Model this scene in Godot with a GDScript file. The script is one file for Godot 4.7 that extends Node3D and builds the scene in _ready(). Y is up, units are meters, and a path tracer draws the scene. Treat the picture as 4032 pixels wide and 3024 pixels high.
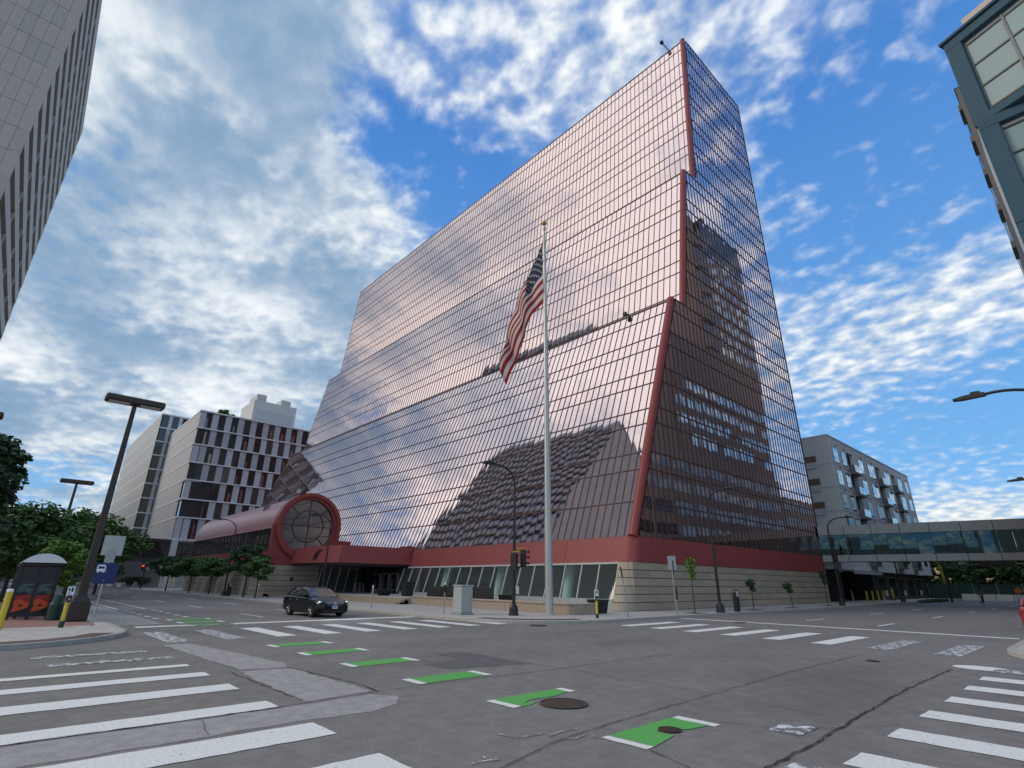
extends Node3D
# A street corner with a copper-mirror office tower. X runs along the right-hand street, -Z along the left-hand one, metres.

var M := {}
var rng := RandomNumberGenerator.new()
var taken := {}

# ------------------------------------------------------------------ mesh collecting
class MB:
	var v := PackedVector3Array()
	var n := PackedVector3Array()
	var u := PackedVector2Array()
	var c := PackedColorArray()
	var tint := Color(1, 1, 1)
	func tri(a: Vector3, b: Vector3, d: Vector3, na: Vector3, nb: Vector3, nd: Vector3) -> void:
		if (b - a).cross(d - a).dot(na + nb + nd) < 0.0:      # keep winding and normals on the same side
			tri(a, d, b, na, nd, nb)
			return
		v.append(a); v.append(d); v.append(b)
		n.append(na); n.append(nd); n.append(nb)
		u.append(Vector2.ZERO); u.append(Vector2.ZERO); u.append(Vector2.ZERO)
		c.append(tint); c.append(tint); c.append(tint)
	# corners counter-clockwise seen from outside
	func quad(a: Vector3, b: Vector3, d: Vector3, e: Vector3) -> void:
		var nn := (d - a).cross(e - b)
		nn = nn.normalized()
		quadn(a, b, d, e, nn, nn, nn, nn)
	func quadn(a: Vector3, b: Vector3, d: Vector3, e: Vector3, na: Vector3, nb: Vector3, nd: Vector3, ne: Vector3) -> void:
		if (d - a).cross(e - b).dot(na + nb + nd + ne) < 0.0:
			quadn(a, e, d, b, na, ne, nd, nb)
			return
		v.append_array([a, d, b, a, e, d])
		n.append_array([na, nd, nb, na, ne, nd])
		u.append_array([Vector2(0, 1), Vector2(1, 0), Vector2(1, 1), Vector2(0, 1), Vector2(0, 0), Vector2(1, 0)])
		c.append_array([tint, tint, tint, tint, tint, tint])
	func quaduv(a: Vector3, b: Vector3, d: Vector3, e: Vector3, ua: Vector2, ub: Vector2, ud: Vector2, ue: Vector2, nn: Vector3) -> void:
		v.append_array([a, d, b, a, e, d])
		n.append_array([nn, nn, nn, nn, nn, nn])
		u.append_array([ua, ud, ub, ua, ue, ud])
		c.append_array([tint, tint, tint, tint, tint, tint])
	func poly(pts: Array, up := Vector3.ZERO) -> void:      # a fan over a convex flat outline
		var nn := up
		if nn == Vector3.ZERO:
			for k in range(1, pts.size() - 1):
				nn += (pts[k] - pts[0]).cross(pts[k + 1] - pts[0])
			nn = nn.normalized()
		for k in range(1, pts.size() - 1):
			tri(pts[0], pts[k], pts[k + 1], nn, nn, nn)
	func box(a: Vector3, b: Vector3, t := Transform3D.IDENTITY) -> void:
		var p: Array[Vector3] = []
		for k in 8:
			p.append(t * Vector3(b.x if k & 1 else a.x, b.y if k & 2 else a.y, b.z if k & 4 else a.z))
		quad(p[4], p[5], p[7], p[6]); quad(p[1], p[0], p[2], p[3])
		quad(p[5], p[1], p[3], p[7]); quad(p[0], p[4], p[6], p[2])
		quad(p[6], p[7], p[3], p[2]); quad(p[0], p[1], p[5], p[4])
	# a box with chamfered edges
	func cbox(a: Vector3, b: Vector3, r: float, t := Transform3D.IDENTITY) -> void:
		var mid := (a + b) / 2
		var h := (b - a).abs() / 2
		r = minf(r, minf(h.x, minf(h.y, h.z)) * 0.9)
		var q := func(sx: int, sy: int, sz: int, ax: int) -> Vector3:
			var e := Vector3(h.x - (0.0 if ax == 0 else r), h.y - (0.0 if ax == 1 else r), h.z - (0.0 if ax == 2 else r))
			return t * (mid + Vector3(e.x * sx, e.y * sy, e.z * sz))
		for s in [-1, 1]:
			var f := [[q.call(s, -1, -1, 0), q.call(s, 1, -1, 0), q.call(s, 1, 1, 0), q.call(s, -1, 1, 0)],
				[q.call(-1, s, -1, 1), q.call(-1, s, 1, 1), q.call(1, s, 1, 1), q.call(1, s, -1, 1)],
				[q.call(-1, -1, s, 2), q.call(1, -1, s, 2), q.call(1, 1, s, 2), q.call(-1, 1, s, 2)]]
			for g in f:
				if s == 1: quad(g[0], g[1], g[2], g[3])
				else: quad(g[3], g[2], g[1], g[0])
			for s2 in [-1, 1]:
				_edge(q.call(s, s2, -1, 0), q.call(s, s2, 1, 0), q.call(s, s2, 1, 1), q.call(s, s2, -1, 1), t.basis * Vector3(s, s2, 0))
				_edge(q.call(-1, s, s2, 1), q.call(1, s, s2, 1), q.call(1, s, s2, 2), q.call(-1, s, s2, 2), t.basis * Vector3(0, s, s2))
				_edge(q.call(s, -1, s2, 0), q.call(s, 1, s2, 0), q.call(s, 1, s2, 2), q.call(s, -1, s2, 2), t.basis * Vector3(s, 0, s2))
				for s3 in [-1, 1]:
					var nn := (t.basis * Vector3(s, s2, s3)).normalized()
					tri(q.call(s, s2, s3, 0), q.call(s, s2, s3, 1), q.call(s, s2, s3, 2), nn, nn, nn)
	func _edge(a: Vector3, b: Vector3, d: Vector3, e: Vector3, nn: Vector3) -> void:
		nn = nn.normalized()
		quadn(a, b, d, e, nn, nn, nn, nn)
	func prism(pts: Array, from: Vector3, along: Vector3, ex: Vector3, ey: Vector3) -> void:   # outline (x,y) swept; counter-clockwise with ex x ey = along
		var f: Array[Vector3] = []
		for p in pts: f.append(from + ex * p.x + ey * p.y)
		var m := f.size()
		for k in m:
			var a := f[k]; var b := f[(k + 1) % m]
			quad(a, b, b + along, a + along)
		var tris := Geometry2D.triangulate_polygon(PackedVector2Array(pts))
		var nn := along.normalized()
		for k in range(0, tris.size(), 3):
			tri(f[tris[k]] + along, f[tris[k + 1]] + along, f[tris[k + 2]] + along, nn, nn, nn)
			tri(f[tris[k]], f[tris[k + 2]], f[tris[k + 1]], -nn, -nn, -nn)
	func tube(path: Array, radii, sides := 10, caps := true) -> void:
		var m := path.size()
		var rings := []
		var dirs := []
		var ref := Vector3.UP
		for k in m:
			var d: Vector3 = (path[mini(k + 1, m - 1)] - path[maxi(k - 1, 0)]).normalized()
			if k == 0: ref = Vector3.RIGHT if absf(d.dot(Vector3.UP)) > 0.9 else Vector3.UP
			var e1 := (ref - d * ref.dot(d)).normalized()
			ref = e1
			var e2 := d.cross(e1)
			var r: float = radii[k] if radii is Array else radii
			var ring := []
			var nr := []
			for s in sides:
				var w := TAU * s / sides
				var o := e1 * cos(w) + e2 * sin(w)
				ring.append(path[k] + o * r); nr.append(o)
			rings.append(ring); dirs.append(nr)
		for k in m - 1:
			for s in sides:
				var s2 := (s + 1) % sides
				quadn(rings[k][s], rings[k][s2], rings[k + 1][s2], rings[k + 1][s], dirs[k][s], dirs[k][s2], dirs[k + 1][s2], dirs[k + 1][s])
		if caps:
			var r0: Array = rings[0].duplicate(); r0.reverse()
			poly(r0); poly(rings[m - 1])
	func lathe(prof: Array, t := Transform3D.IDENTITY, sides := 20, a0 := 0.0, a1 := TAU) -> void:   # (radius, height) from bottom to top, outside
		for k in prof.size() - 1:
			var p: Vector2 = prof[k]; var q: Vector2 = prof[k + 1]
			var e := (q - p)
			if e.length() < 1e-6: continue
			var nn := Vector2(e.y, -e.x).normalized()
			for s in sides:
				var w := a0 + (a1 - a0) * s / sides; var w2 := a0 + (a1 - a0) * (s + 1) / sides
				var d := Vector3(cos(w), 0, -sin(w)); var d2 := Vector3(cos(w2), 0, -sin(w2))
				quadn(t * (d * p.x + Vector3.UP * p.y), t * (d2 * p.x + Vector3.UP * p.y), t * (d2 * q.x + Vector3.UP * q.y), t * (d * q.x + Vector3.UP * q.y),
					(t.basis * (d * nn.x + Vector3.UP * nn.y)).normalized(), (t.basis * (d2 * nn.x + Vector3.UP * nn.y)).normalized(), (t.basis * (d2 * nn.x + Vector3.UP * nn.y)).normalized(), (t.basis * (d * nn.x + Vector3.UP * nn.y)).normalized())
	func mesh() -> ArrayMesh:
		var a := []
		a.resize(Mesh.ARRAY_MAX)
		a[Mesh.ARRAY_VERTEX] = v; a[Mesh.ARRAY_NORMAL] = n; a[Mesh.ARRAY_TEX_UV] = u; a[Mesh.ARRAY_COLOR] = c
		var m := ArrayMesh.new()
		m.add_surface_from_arrays(Mesh.PRIMITIVE_TRIANGLES, a)
		return m

# ------------------------------------------------------------------ nodes
func numbered(called: String) -> String:
	if not taken.has(called):
		taken[called] = 0
		return called
	taken[called] += 1
	return "%s_%03d" % [called, taken[called]]

func inst(called: String, mesh: Mesh, m: Material, parent: Node, t := Transform3D.IDENTITY) -> MeshInstance3D:
	var o := MeshInstance3D.new()
	o.name = numbered(called) if parent == self else called
	o.mesh = mesh
	o.material_override = m
	o.transform = t
	parent.add_child(o, true)
	return o

func part(called: String, mb: MB, m: Material, parent: Node) -> MeshInstance3D:
	return inst(called, mb.mesh(), m, parent)

func thing(called: String, label: String, category: String, at := Vector3.ZERO, turn := 0.0, group := "") -> Node3D:
	var o := Node3D.new()
	o.name = numbered(called)
	add_child(o, true)
	o.position = at; o.rotation.y = turn
	tag(o, label, category, group)
	return o

func tag(o: Node, label: String, category: String, group := "") -> void:
	o.set_meta("label", label); o.set_meta("category", category)
	if group != "": o.set_meta("group", group)

func copy(o: Node3D, at: Vector3, turn := 0.0, label := "") -> Node3D:
	var r: Node3D = o.duplicate()
	r.name = numbered(String(o.name))
	add_child(r, true)
	r.position = at; r.rotation.y = turn
	if label != "": r.set_meta("label", label)
	return r

func structure(o: Node) -> Node:
	o.set_meta("kind", "structure")
	return o

# ------------------------------------------------------------------ materials
func lin(r: float, g: float, b: float) -> Color:
	return Color(r, g, b).linear_to_srgb()

func mat(key: String, r: float, g: float, b: float, rough := 0.7, metal := 0.0, spec := 0.5) -> StandardMaterial3D:
	var m := StandardMaterial3D.new()
	m.albedo_color = lin(r, g, b)
	m.roughness = rough; m.metallic = metal; m.metallic_specular = spec
	M[key] = m
	return m

func noise(seed_: int, freq: float, oct := 4, kind := FastNoiseLite.TYPE_SIMPLEX_SMOOTH) -> FastNoiseLite:
	var f := FastNoiseLite.new()
	f.seed = seed_; f.frequency = freq; f.noise_type = kind
	f.fractal_octaves = oct
	f.fractal_type = FastNoiseLite.FRACTAL_FBM if oct > 1 else FastNoiseLite.FRACTAL_NONE
	return f

# a tiling texture around grey 1.0: layers are [frequency, octaves, contrast]; speckle adds salt-and-pepper grains of stone
func grain(seed_: int, size: int, layers: Array, speckle := 0.0) -> ImageTexture:
	var datas := []
	for k in layers.size():
		var im := noise(seed_ + k * 17, layers[k][0], layers[k][1]).get_seamless_image(size, size, false, false, 0.1, true)
		im.convert(Image.FORMAT_L8)
		datas.append(im.get_data())
	var out := PackedByteArray()
	out.resize(size * size * 3)
	var r := RandomNumberGenerator.new(); r.seed = seed_
	for i in size * size:
		var s := 1.0
		for k in datas.size(): s += (datas[k][i] / 255.0 - 0.5) * layers[k][2]
		if speckle > 0.0: s += (r.randf() - 0.5) * speckle
		var q := int(clampf(s * 0.7, 0.0, 1.0) ** 0.4545 * 255.0)     # 0.7 of the linear range, so that bright grains fit
		out[i * 3] = q; out[i * 3 + 1] = q; out[i * 3 + 2] = q
	return ImageTexture.create_from_image(Image.create_from_data(size, size, false, Image.FORMAT_RGB8, out))

func grained(key: String, r: float, g: float, b: float, tex: Texture2D, scale_: float, rough := 0.8, world := true) -> StandardMaterial3D:
	var m := mat(key, r / 0.7, g / 0.7, b / 0.7, rough)
	m.albedo_texture = tex
	m.uv1_triplanar = true; m.uv1_world_triplanar = world
	m.uv1_scale = Vector3.ONE * scale_
	return m

# ------------------------------------------------------------------ sky
var sky_cover: PackedFloat32Array          # per degree of azimuth and elevation: how much cloud
var sky_kind: PackedFloat32Array           # 0 thick layer .. 1 small puffs and wisps
var nz: Array = []
const CW := 360
const CH := 91

func sky_fields() -> void:
	sky_cover.resize(CW * CH); sky_kind.resize(CW * CH)
	# azimuth, elevation, spreads, weight
	var spots := [[0, 40, 14, 24, 0.26], [8, 22, 14, 12, 0.24], [13, 44, 4.5, 5, 0.20], [14, 30, 8, 8, 0.14], [25, 33, 8, 5, 0.24], [27, 38, 4.0, 2.6, 0.20],
		[22, 53, 8, 6, -0.12], [29, 43.0, 6, 2.6, -0.44], [36, 41, 6, 4.5, -0.34], [21, 47, 4, 2.6, -0.20], [35, 35, 6, 4, -0.42], [41, 36, 7, 6, -0.25],
		[38, 52, 12, 4.5, 0.02], [46, 46, 6, 4, -0.04], [58, 52, 9, 7, 0.24], [66, 45, 4, 5, 0.16],
		[78, 44, 4, 6, -0.12], [88, 37, 9, 5, -0.40], [74, 39, 4, 4, -0.10], [86, 48, 6, 3, 0.06], [75.5, 34.5, 3.5, 1.5, 0.16], [83, 30, 9, 3, -0.34], [80, 39, 4, 3, -0.2],
		[85, 22.5, 8, 4.0, 0.26], [92, 25, 5, 3, 0.18], [75, 19, 6, 4.0, 0.24], [72, 25, 3, 4, 0.12], [80, 12.0, 10, 2.4, -0.46], [88, 14, 6, 3, -0.36], [86, 10.5, 7, 0.7, 0.26], [83, 5.6, 2.6, 1.3, 0.62], [88, 4.2, 8, 1.5, 0.42],
		[96, 44, 8, 8, -0.12], [110, 28, 14, 12, 0.12]]
	for a in CW:
		for e in CH:
			var side := fposmod(a + 180.0, 360.0) - 180.0
			var w := 0.50 - 0.30 * exp(-e / 5.0) + 0.20 * smoothstep(-6.0, -26.0, side) + 0.14 * smoothstep(118.0, 150.0, side)
			for s in spots:
				var da := absf(fposmod(a - float(s[0]) + 180.0, 360.0) - 180.0)
				da *= maxf(cos(deg_to_rad(e)), 0.3)
				var x: float = da / s[2]; var y: float = (e - float(s[1])) / s[3]
				var q := x * x + y * y
				if q < 9.0: w += s[4] * exp(-q * 0.5)
			sky_cover[e * CW + a] = w
			var front := fposmod(a + 180.0, 360.0) - 180.0
			sky_kind[e * CW + a] = clampf(smoothstep(16.0, 34.0, front + (e - 40.0) * 0.35) * (1.0 - smoothstep(110.0, 150.0, front)), 0.0, 1.0)

func field(f: PackedFloat32Array, az: float, el: float) -> float:
	var x := fposmod(az, 360.0); var y := clampf(el, 0.0, 89.99)
	var i := int(x); var j := int(y)
	var fx := x - i; var fy := y - j
	var i2 := (i + 1) % CW
	return lerpf(lerpf(f[j * CW + i], f[j * CW + i2], fx), lerpf(f[(j + 1) * CW + i], f[(j + 1) * CW + i2], fx), fy)

func sky_rows(w: int, h: int, az0: float, az1: float, el1: float, el0: float, out: Array, k: int, bands: int) -> void:
	var y0 := h * k / bands; var y1 := h * (k + 1) / bands
	var b := PackedByteArray()
	b.resize((y1 - y0) * w * 3)
	var n1: FastNoiseLite = nz[0]; var n2: FastNoiseLite = nz[1]; var n3: FastNoiseLite = nz[2]; var n4: FastNoiseLite = nz[3]
	var at := 0
	for y in range(y0, y1):
		var el := el1 + (el0 - el1) * (y + 0.5) / h
		var se := sin(deg_to_rad(el)); var ce := cos(deg_to_rad(el))
		var r := ce / (se + 0.16)
		# clear air: deep blue overhead, pale towards the horizon
		var t := clampf(el / 50.0, 0.0, 1.0)
		var cr := lerpf(0.27, 0.050, pow(t, 0.5)); var cg := lerpf(0.58, 0.195, pow(t, 0.55)); var cb := lerpf(0.86, 0.55, pow(t, 0.75))
		for x in w:
			var az := az0 + (az1 - az0) * (x + 0.5) / w
			var a := deg_to_rad(az)
			var px := sin(a) * r; var pz := -cos(a) * r
			var cov := field(sky_cover, az, el)
			var kind := field(sky_kind, az, el)
			var big := n1.get_noise_2d(px * 100.0, pz * 100.0)
			var mid := n2.get_noise_2d(px * 100.0 + big * 9.0, pz * 100.0 - big * 7.0)
			var fine := n3.get_noise_2d(px * 100.0, pz * 70.0)
			# a thick uneven layer, and thin broken puffs
			var thick := cov + big * 0.60 + mid * 0.18 + fine * 0.07
			var d1 := smoothstep(0.30, 0.74, thick)
			var thin := cov + big * 0.30 + mid * 0.85 + fine * 0.26
			var d2 := smoothstep(0.08, 1.36, thin) * 0.80 + 0.22 * smoothstep(0.30, 0.85, cov + big * 0.6)
			var d := lerpf(d1, d2, kind)
			# brightness of the cloud: white where thin or billowing, blue-grey where deep
			var deep := smoothstep(0.60, 1.15, thick) * (1.0 - kind * 0.7)
			var bil := n4.get_noise_2d(px * 100.0 + 31.0, pz * 100.0 + mid * 6.0)
			var lum := 1.0 / (1.0 + exp(0.55 + deep * 0.8 - bil * 4.0 - mid * 1.7 - fine * 0.8))
			lum = lerpf(lum, clampf(0.66 + mid * 0.55 + fine * 0.25, 0.0, 1.0), kind * 0.8)
			# towards the hidden sun the layer glows warm
			var glow := clampf((ce * (sin(a) * -0.66 - cos(a) * -0.55) + se * 0.52 - 0.70) / 0.28, 0.0, 1.0)
			glow = glow * glow * 0.7
			lum = lerpf(lum, minf(1.0, lum * 0.55 + 0.55), glow)
			lum = minf(1.0, lum + (0.34 + bil * 0.9) * smoothstep(-12.0, -26.0, fposmod(az + 180.0, 360.0) - 180.0))
			var wr := lerpf(0.195, 0.88, lum); var wg := lerpf(0.325, 0.90, lum); var wb := lerpf(0.49, 0.91, lum)
			wr = lerpf(wr, wr * 1.08, glow); wb = lerpf(wb, wb * 0.90, glow)
			# low cloud in the far distance is warmed by the sun
			var low := clampf((14.0 - el) / 12.0, 0.0, 1.0) * 0.5
			wb *= 1.0 - 0.10 * low
			var rr := lerpf(cr, wr, d); var gg := lerpf(cg, wg, d); var bb := lerpf(cb, wb, d)
			b[at] = int(pow(clampf(rr, 0.0, 1.0), 0.4545) * 255.0); b[at + 1] = int(pow(clampf(gg, 0.0, 1.0), 0.4545) * 255.0); b[at + 2] = int(pow(clampf(bb, 0.0, 1.0), 0.4545) * 255.0)
			at += 3
	out[k] = b

func sky_patch(w: int, h: int, az0: float, az1: float, el1: float, el0: float) -> Image:
	var bands := 16
	var out := []
	out.resize(bands)
	var id := WorkerThreadPool.add_group_task(func(k: int) -> void: sky_rows(w, h, az0, az1, el1, el0, out, k, bands), bands)
	WorkerThreadPool.wait_for_group_task_completion(id)
	var all := PackedByteArray()
	for b in out: all.append_array(b)
	return Image.create_from_data(w, h, false, Image.FORMAT_RGB8, all)

func make_sky() -> Sky:
	nz = [noise(11, 0.0065, 5), noise(5, 0.10, 4), noise(23, 0.22, 3), noise(41, 0.016, 4)]
	sky_fields()
	var W := 4096
	# the whole dome at a quarter of the resolution, the part that the camera sees in full
	var whole := sky_patch(1024, 256, 0.0, 360.0, 90.0, 0.0)
	whole.resize(W, 1024, Image.INTERPOLATE_CUBIC)
	var im := Image.create(W, 2048, false, Image.FORMAT_RGB8)
	im.fill(Color(0.36, 0.37, 0.38))
	im.blit_rect(whole, Rect2i(0, 0, W, 1024), Vector2i.ZERO)
	var px := W / 360.0
	var a := sky_patch(int(102 * px), int(76 * px), 0.0, int(102 * px) / px, int(76 * px) / px, 0.0)
	im.blit_rect(a, Rect2i(Vector2i.ZERO, a.get_size()), Vector2i(0, 1024 - a.get_height()))
	var wl := int(18 * px)
	var b := sky_patch(wl, int(60 * px), -wl / px, 0.0, int(60 * px) / px, 0.0)
	im.blit_rect(b, Rect2i(Vector2i.ZERO, b.get_size()), Vector2i(W - wl, 1024 - b.get_height()))
	var m := PanoramaSkyMaterial.new()
	m.panorama = ImageTexture.create_from_image(im)
	var s := Sky.new()
	s.sky_material = m
	return s

func set_view() -> void:
	var cam := Camera3D.new()
	cam.name = "camera"
	add_child(cam)
	cam.position = Vector3(0, 1.85, 0)
	cam.rotation_degrees = Vector3(20.700, -42.403, 0.663)
	cam.fov = 72.33
	cam.near = 0.1; cam.far = 4000.0
	cam.current = true
	var env := Environment.new()
	env.background_mode = Environment.BG_SKY
	env.sky = make_sky()
	env.background_energy_multiplier = 0.88
	env.tonemap_mode = Environment.TONE_MAPPER_LINEAR
	env.tonemap_exposure = 1.32
	env.sdfgi_enabled = true; env.ssao_enabled = true; env.ssil_enabled = true
	var we := WorldEnvironment.new()
	we.name = "world_environment"
	we.environment = env
	add_child(we)
	# the sun stands on the left behind the cloud layer
	var sun := DirectionalLight3D.new()
	sun.name = "sun"
	add_child(sun)
	sun.light_energy = 0.4
	sun.light_color = Color(1.0, 0.94, 0.87)
	sun.light_angular_distance = 24.0
	sun.shadow_enabled = true
	sun.look_at_from_position(Vector3.ZERO, -Vector3(-0.66, 0.52, -0.55))

# ------------------------------------------------------------------ what things are made of
func make_materials() -> void:
	var stone := grain(3, 512, [[0.012, 4, 0.35], [0.10, 3, 0.35]], 0.35)
	var rough := grain(9, 512, [[0.008, 5, 0.30], [0.06, 3, 0.22]], 0.40)
	var soft := grain(15, 512, [[0.006, 5, 0.45], [0.03, 4, 0.25]], 0.06)
	var plain := grain(27, 512, [[0.006, 4, 0.10], [0.05, 3, 0.10]], 0.05)
	var asphalt := grained("asphalt", 0.186, 0.178, 0.165, rough, 0.55, 0.86)
	asphalt.vertex_color_use_as_albedo = true
	grained("asphalt_dark", 0.105, 0.103, 0.104, rough, 0.6, 0.9)
	grained("concrete_patch", 0.30, 0.295, 0.28, stone, 0.45, 0.85)
	grained("far_ground", 0.16, 0.16, 0.15, soft, 0.02, 0.95)
	mat("crack", 0.028, 0.026, 0.026, 0.95)
	mat("joint", 0.085, 0.083, 0.08, 0.95)
	grained("sidewalk", 0.42, 0.40, 0.365, stone, 0.35, 0.85)
	grained("kerb", 0.36, 0.345, 0.31, stone, 0.6, 0.85)
	grained("brick_paving", 0.26, 0.135, 0.115, stone, 0.5, 0.85)
	grained("tactile", 0.105, 0.062, 0.055, stone, 1.2, 0.85)
	grained("grass", 0.05, 0.09, 0.025, stone, 1.0, 0.95)
	# worn road paint
	M.paint = worn_paint("paint", Color(0.75, 0.75, 0.71), 21, 0.16)
	M.paint_worn = worn_paint("paint_worn", Color(0.70, 0.72, 0.72), 33, 0.46)
	M.green_paint = worn_paint("green_paint", Color(0.095, 0.40, 0.075), 45, 0.10)
	# the tower
	var g := mat("copper_glass", 0.84, 0.70, 0.72, 0.02, 1.0)
	g.resource_name = "copper mirror glass"
	mat("copper_glass_b", 0.80, 0.68, 0.71, 0.035, 1.0)
	mat("copper_glass_c", 0.88, 0.725, 0.735, 0.02, 1.0)
	mat("mullion_red", 0.080, 0.026, 0.025, 0.55)
	var red := grained("red_panel", 0.275, 0.056, 0.056, plain, 0.2, 0.48)
	red.metallic_specular = 0.4
	var tube := mat("red_tube", 0.26, 0.042, 0.036, 0.38)
	tube.metallic_specular = 0.45
	var vr := grained("vault_roof", 0.42, 0.15, 0.15, plain, 0.2, 0.40)
	vr.clearcoat_enabled = true; vr.clearcoat = 0.6; vr.clearcoat_roughness = 0.3
	grained("granite", 0.36, 0.305, 0.24, stone, 0.9, 0.7)
	grained("granite_b", 0.325, 0.28, 0.225, stone, 0.9, 0.7)
	grained("granite_c", 0.40, 0.33, 0.25, stone, 0.9, 0.7)
	mat("granite_joint", 0.055, 0.05, 0.045, 0.95)
	grained("planter_stone", 0.36, 0.285, 0.215, stone, 1.0, 0.75)
	grained("step_stone", 0.33, 0.26, 0.19, stone, 0.9, 0.75)
	mat("aluminium", 0.42, 0.42, 0.41, 0.45, 0.6)
	mat("pale_trim", 0.50, 0.49, 0.46, 0.55)
	mat("dark_metal", 0.028, 0.027, 0.027, 0.5)
	mat("black_paint", 0.012, 0.012, 0.013, 0.38)
	mat("bronze", 0.050, 0.038, 0.030, 0.5, 0.3)
	mat("galvanised", 0.36, 0.37, 0.37, 0.5, 0.7)
	mat("sign_back", 0.42, 0.43, 0.41, 0.55, 0.35)
	mat("pole_silver", 0.46, 0.46, 0.44, 0.45, 0.6)
	mat("gold", 0.45, 0.27, 0.07, 0.35, 0.9)
	mat("yellow", 0.62, 0.47, 0.03, 0.5)
	mat("dark_green", 0.012, 0.045, 0.033, 0.5)
	mat("cabinet_grey", 0.36, 0.38, 0.36, 0.55)
	mat("white_plastic", 0.74, 0.76, 0.78, 0.4)
	mat("bus_blue", 0.012, 0.016, 0.11, 0.45)
	mat("black_planter", 0.014, 0.014, 0.014, 0.6)
	mat("seafoam", 0.50, 0.74, 0.66, 0.6)
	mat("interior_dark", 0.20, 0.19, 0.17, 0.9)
	mat("interior_floor", 0.16, 0.15, 0.13, 0.5)
	var gl := mat("clear_glass", 0.30, 0.38, 0.35, 0.02)
	gl.transparency = BaseMaterial3D.TRANSPARENCY_ALPHA
	gl.albedo_color.a = 0.12
	mat("dark_glass", 0.020, 0.026, 0.026, 0.03, 0.0, 0.9)
	mat("office_glass", 0.030, 0.036, 0.034, 0.05, 0.0, 0.6)
	mat("office_glass_b", 0.065, 0.080, 0.072, 0.06, 0.0, 0.6)
	mat("window_mirror", 0.16, 0.155, 0.15, 0.03, 0.85)
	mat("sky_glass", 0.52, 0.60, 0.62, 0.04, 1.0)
	mat("milky_glass", 0.25, 0.34, 0.35, 0.35, 0.0, 0.25)
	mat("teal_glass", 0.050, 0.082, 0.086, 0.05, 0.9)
	mat("pale_glass", 0.46, 0.56, 0.56, 0.05, 0.9)
	grained("zinc", 0.46, 0.475, 0.50, plain, 0.12, 0.55)
	grained("zinc_b", 0.56, 0.575, 0.61, plain, 0.12, 0.55)
	mat("white_slab", 0.80, 0.81, 0.82, 0.6)
	grained("stucco_white", 0.86, 0.87, 0.87, plain, 0.25, 0.85)
	grained("stucco_grey", 0.56, 0.57, 0.545, plain, 0.25, 0.85)
	mat("window_frame", 0.16, 0.17, 0.17, 0.6)
	mat("balcony_wall", 0.14, 0.105, 0.065, 0.85)
	grained("shop_dark", 0.035, 0.034, 0.034, soft, 0.4, 0.7)
	grained("skyway_panel", 0.22, 0.22, 0.21, plain, 0.3, 0.35)
	M.skyway_panel.metallic = 0.75
	grained("precast", 0.53, 0.465, 0.39, plain, 0.22, 0.85)
	grained("precast_b", 0.48, 0.435, 0.37, plain, 0.22, 0.85)
	mat("precast_joint", 0.12, 0.118, 0.11, 0.9)
	grained("brown_brick", 0.135, 0.122, 0.108, stone, 0.5, 0.85)
	grained("tan_brick", 0.155, 0.138, 0.118, stone, 0.5, 0.85)
	mat("blue_frame", 0.060, 0.108, 0.145, 0.75, 0.0, 0.2)
	grained("beige_wall", 0.50, 0.43, 0.29, soft, 0.2, 0.85)
	mat("copper_green", 0.20, 0.34, 0.27, 0.7)
	# plants
	mat("bark", 0.055, 0.045, 0.036, 0.9)
	leaf("leaf_dark", 0.034, 0.075, 0.026)
	leaf("leaf", 0.068, 0.140, 0.032)
	leaf("leaf_bright", 0.115, 0.215, 0.034)
	# vehicles
	var cp := mat("car_black", 0.005, 0.005, 0.006, 0.3, 0.0, 0.2)
	cp.clearcoat_enabled = true; cp.clearcoat = 0.55; cp.clearcoat_roughness = 0.03
	var cr := mat("car_red", 0.30, 0.010, 0.012, 0.3)
	cr.clearcoat_enabled = true; cr.clearcoat = 1.0; cr.clearcoat_roughness = 0.05
	var cw := mat("car_white", 0.6, 0.6, 0.6, 0.3)
	cw.clearcoat_enabled = true; cw.clearcoat = 1.0; cw.clearcoat_roughness = 0.05
	mat("car_glass", 0.016, 0.02, 0.022, 0.02, 0.0, 1.0)
	mat("tyre", 0.015, 0.015, 0.015, 0.85)
	mat("rim", 0.35, 0.34, 0.32, 0.35, 0.9)
	mat("chrome", 0.62, 0.63, 0.65, 0.12, 1.0)
	mat("plate", 0.55, 0.60, 0.66, 0.5)
	mat("plate_blue", 0.08, 0.16, 0.34, 0.5)
	var hl := mat("headlight_glow", 0.9, 0.95, 1.0, 0.2)
	hl.emission_enabled = true; hl.emission = Color(0.85, 0.97, 1.0); hl.emission_energy_multiplier = 1.6
	var rl := mat("signal_red_glow", 0.8, 0.1, 0.05, 0.3)
	rl.emission_enabled = true; rl.emission = Color(1.0, 0.16, 0.08); rl.emission_energy_multiplier = 3.0
	var wl := mat("warm_lamp_glow", 0.8, 0.7, 0.5, 0.3)
	wl.emission_enabled = true; wl.emission = Color(1.0, 0.83, 0.55); wl.emission_energy_multiplier = 1.5
	mat("skin", 0.32, 0.19, 0.13, 0.6)
	mat("shirt_grey", 0.12, 0.12, 0.13, 0.85)
	mat("jeans", 0.02, 0.02, 0.025, 0.9)
	mat("orange", 0.62, 0.12, 0.03, 0.6)
	mat("barrier_white", 0.66, 0.66, 0.63, 0.7)
	grained("fence_green", 0.028, 0.075, 0.06, soft, 0.4, 0.85)

func leaf(key: String, r: float, g: float, b: float) -> void:
	var m := mat(key, r, g, b, 0.75)
	m.vertex_color_use_as_albedo = true
	m.albedo_color = Color(1, 1, 1)
	m.backlight_enabled = true
	m.backlight = lin(r * 0.5, g * 0.6, b * 0.4)
	m.set_meta("base", Color(r, g, b))

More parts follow.
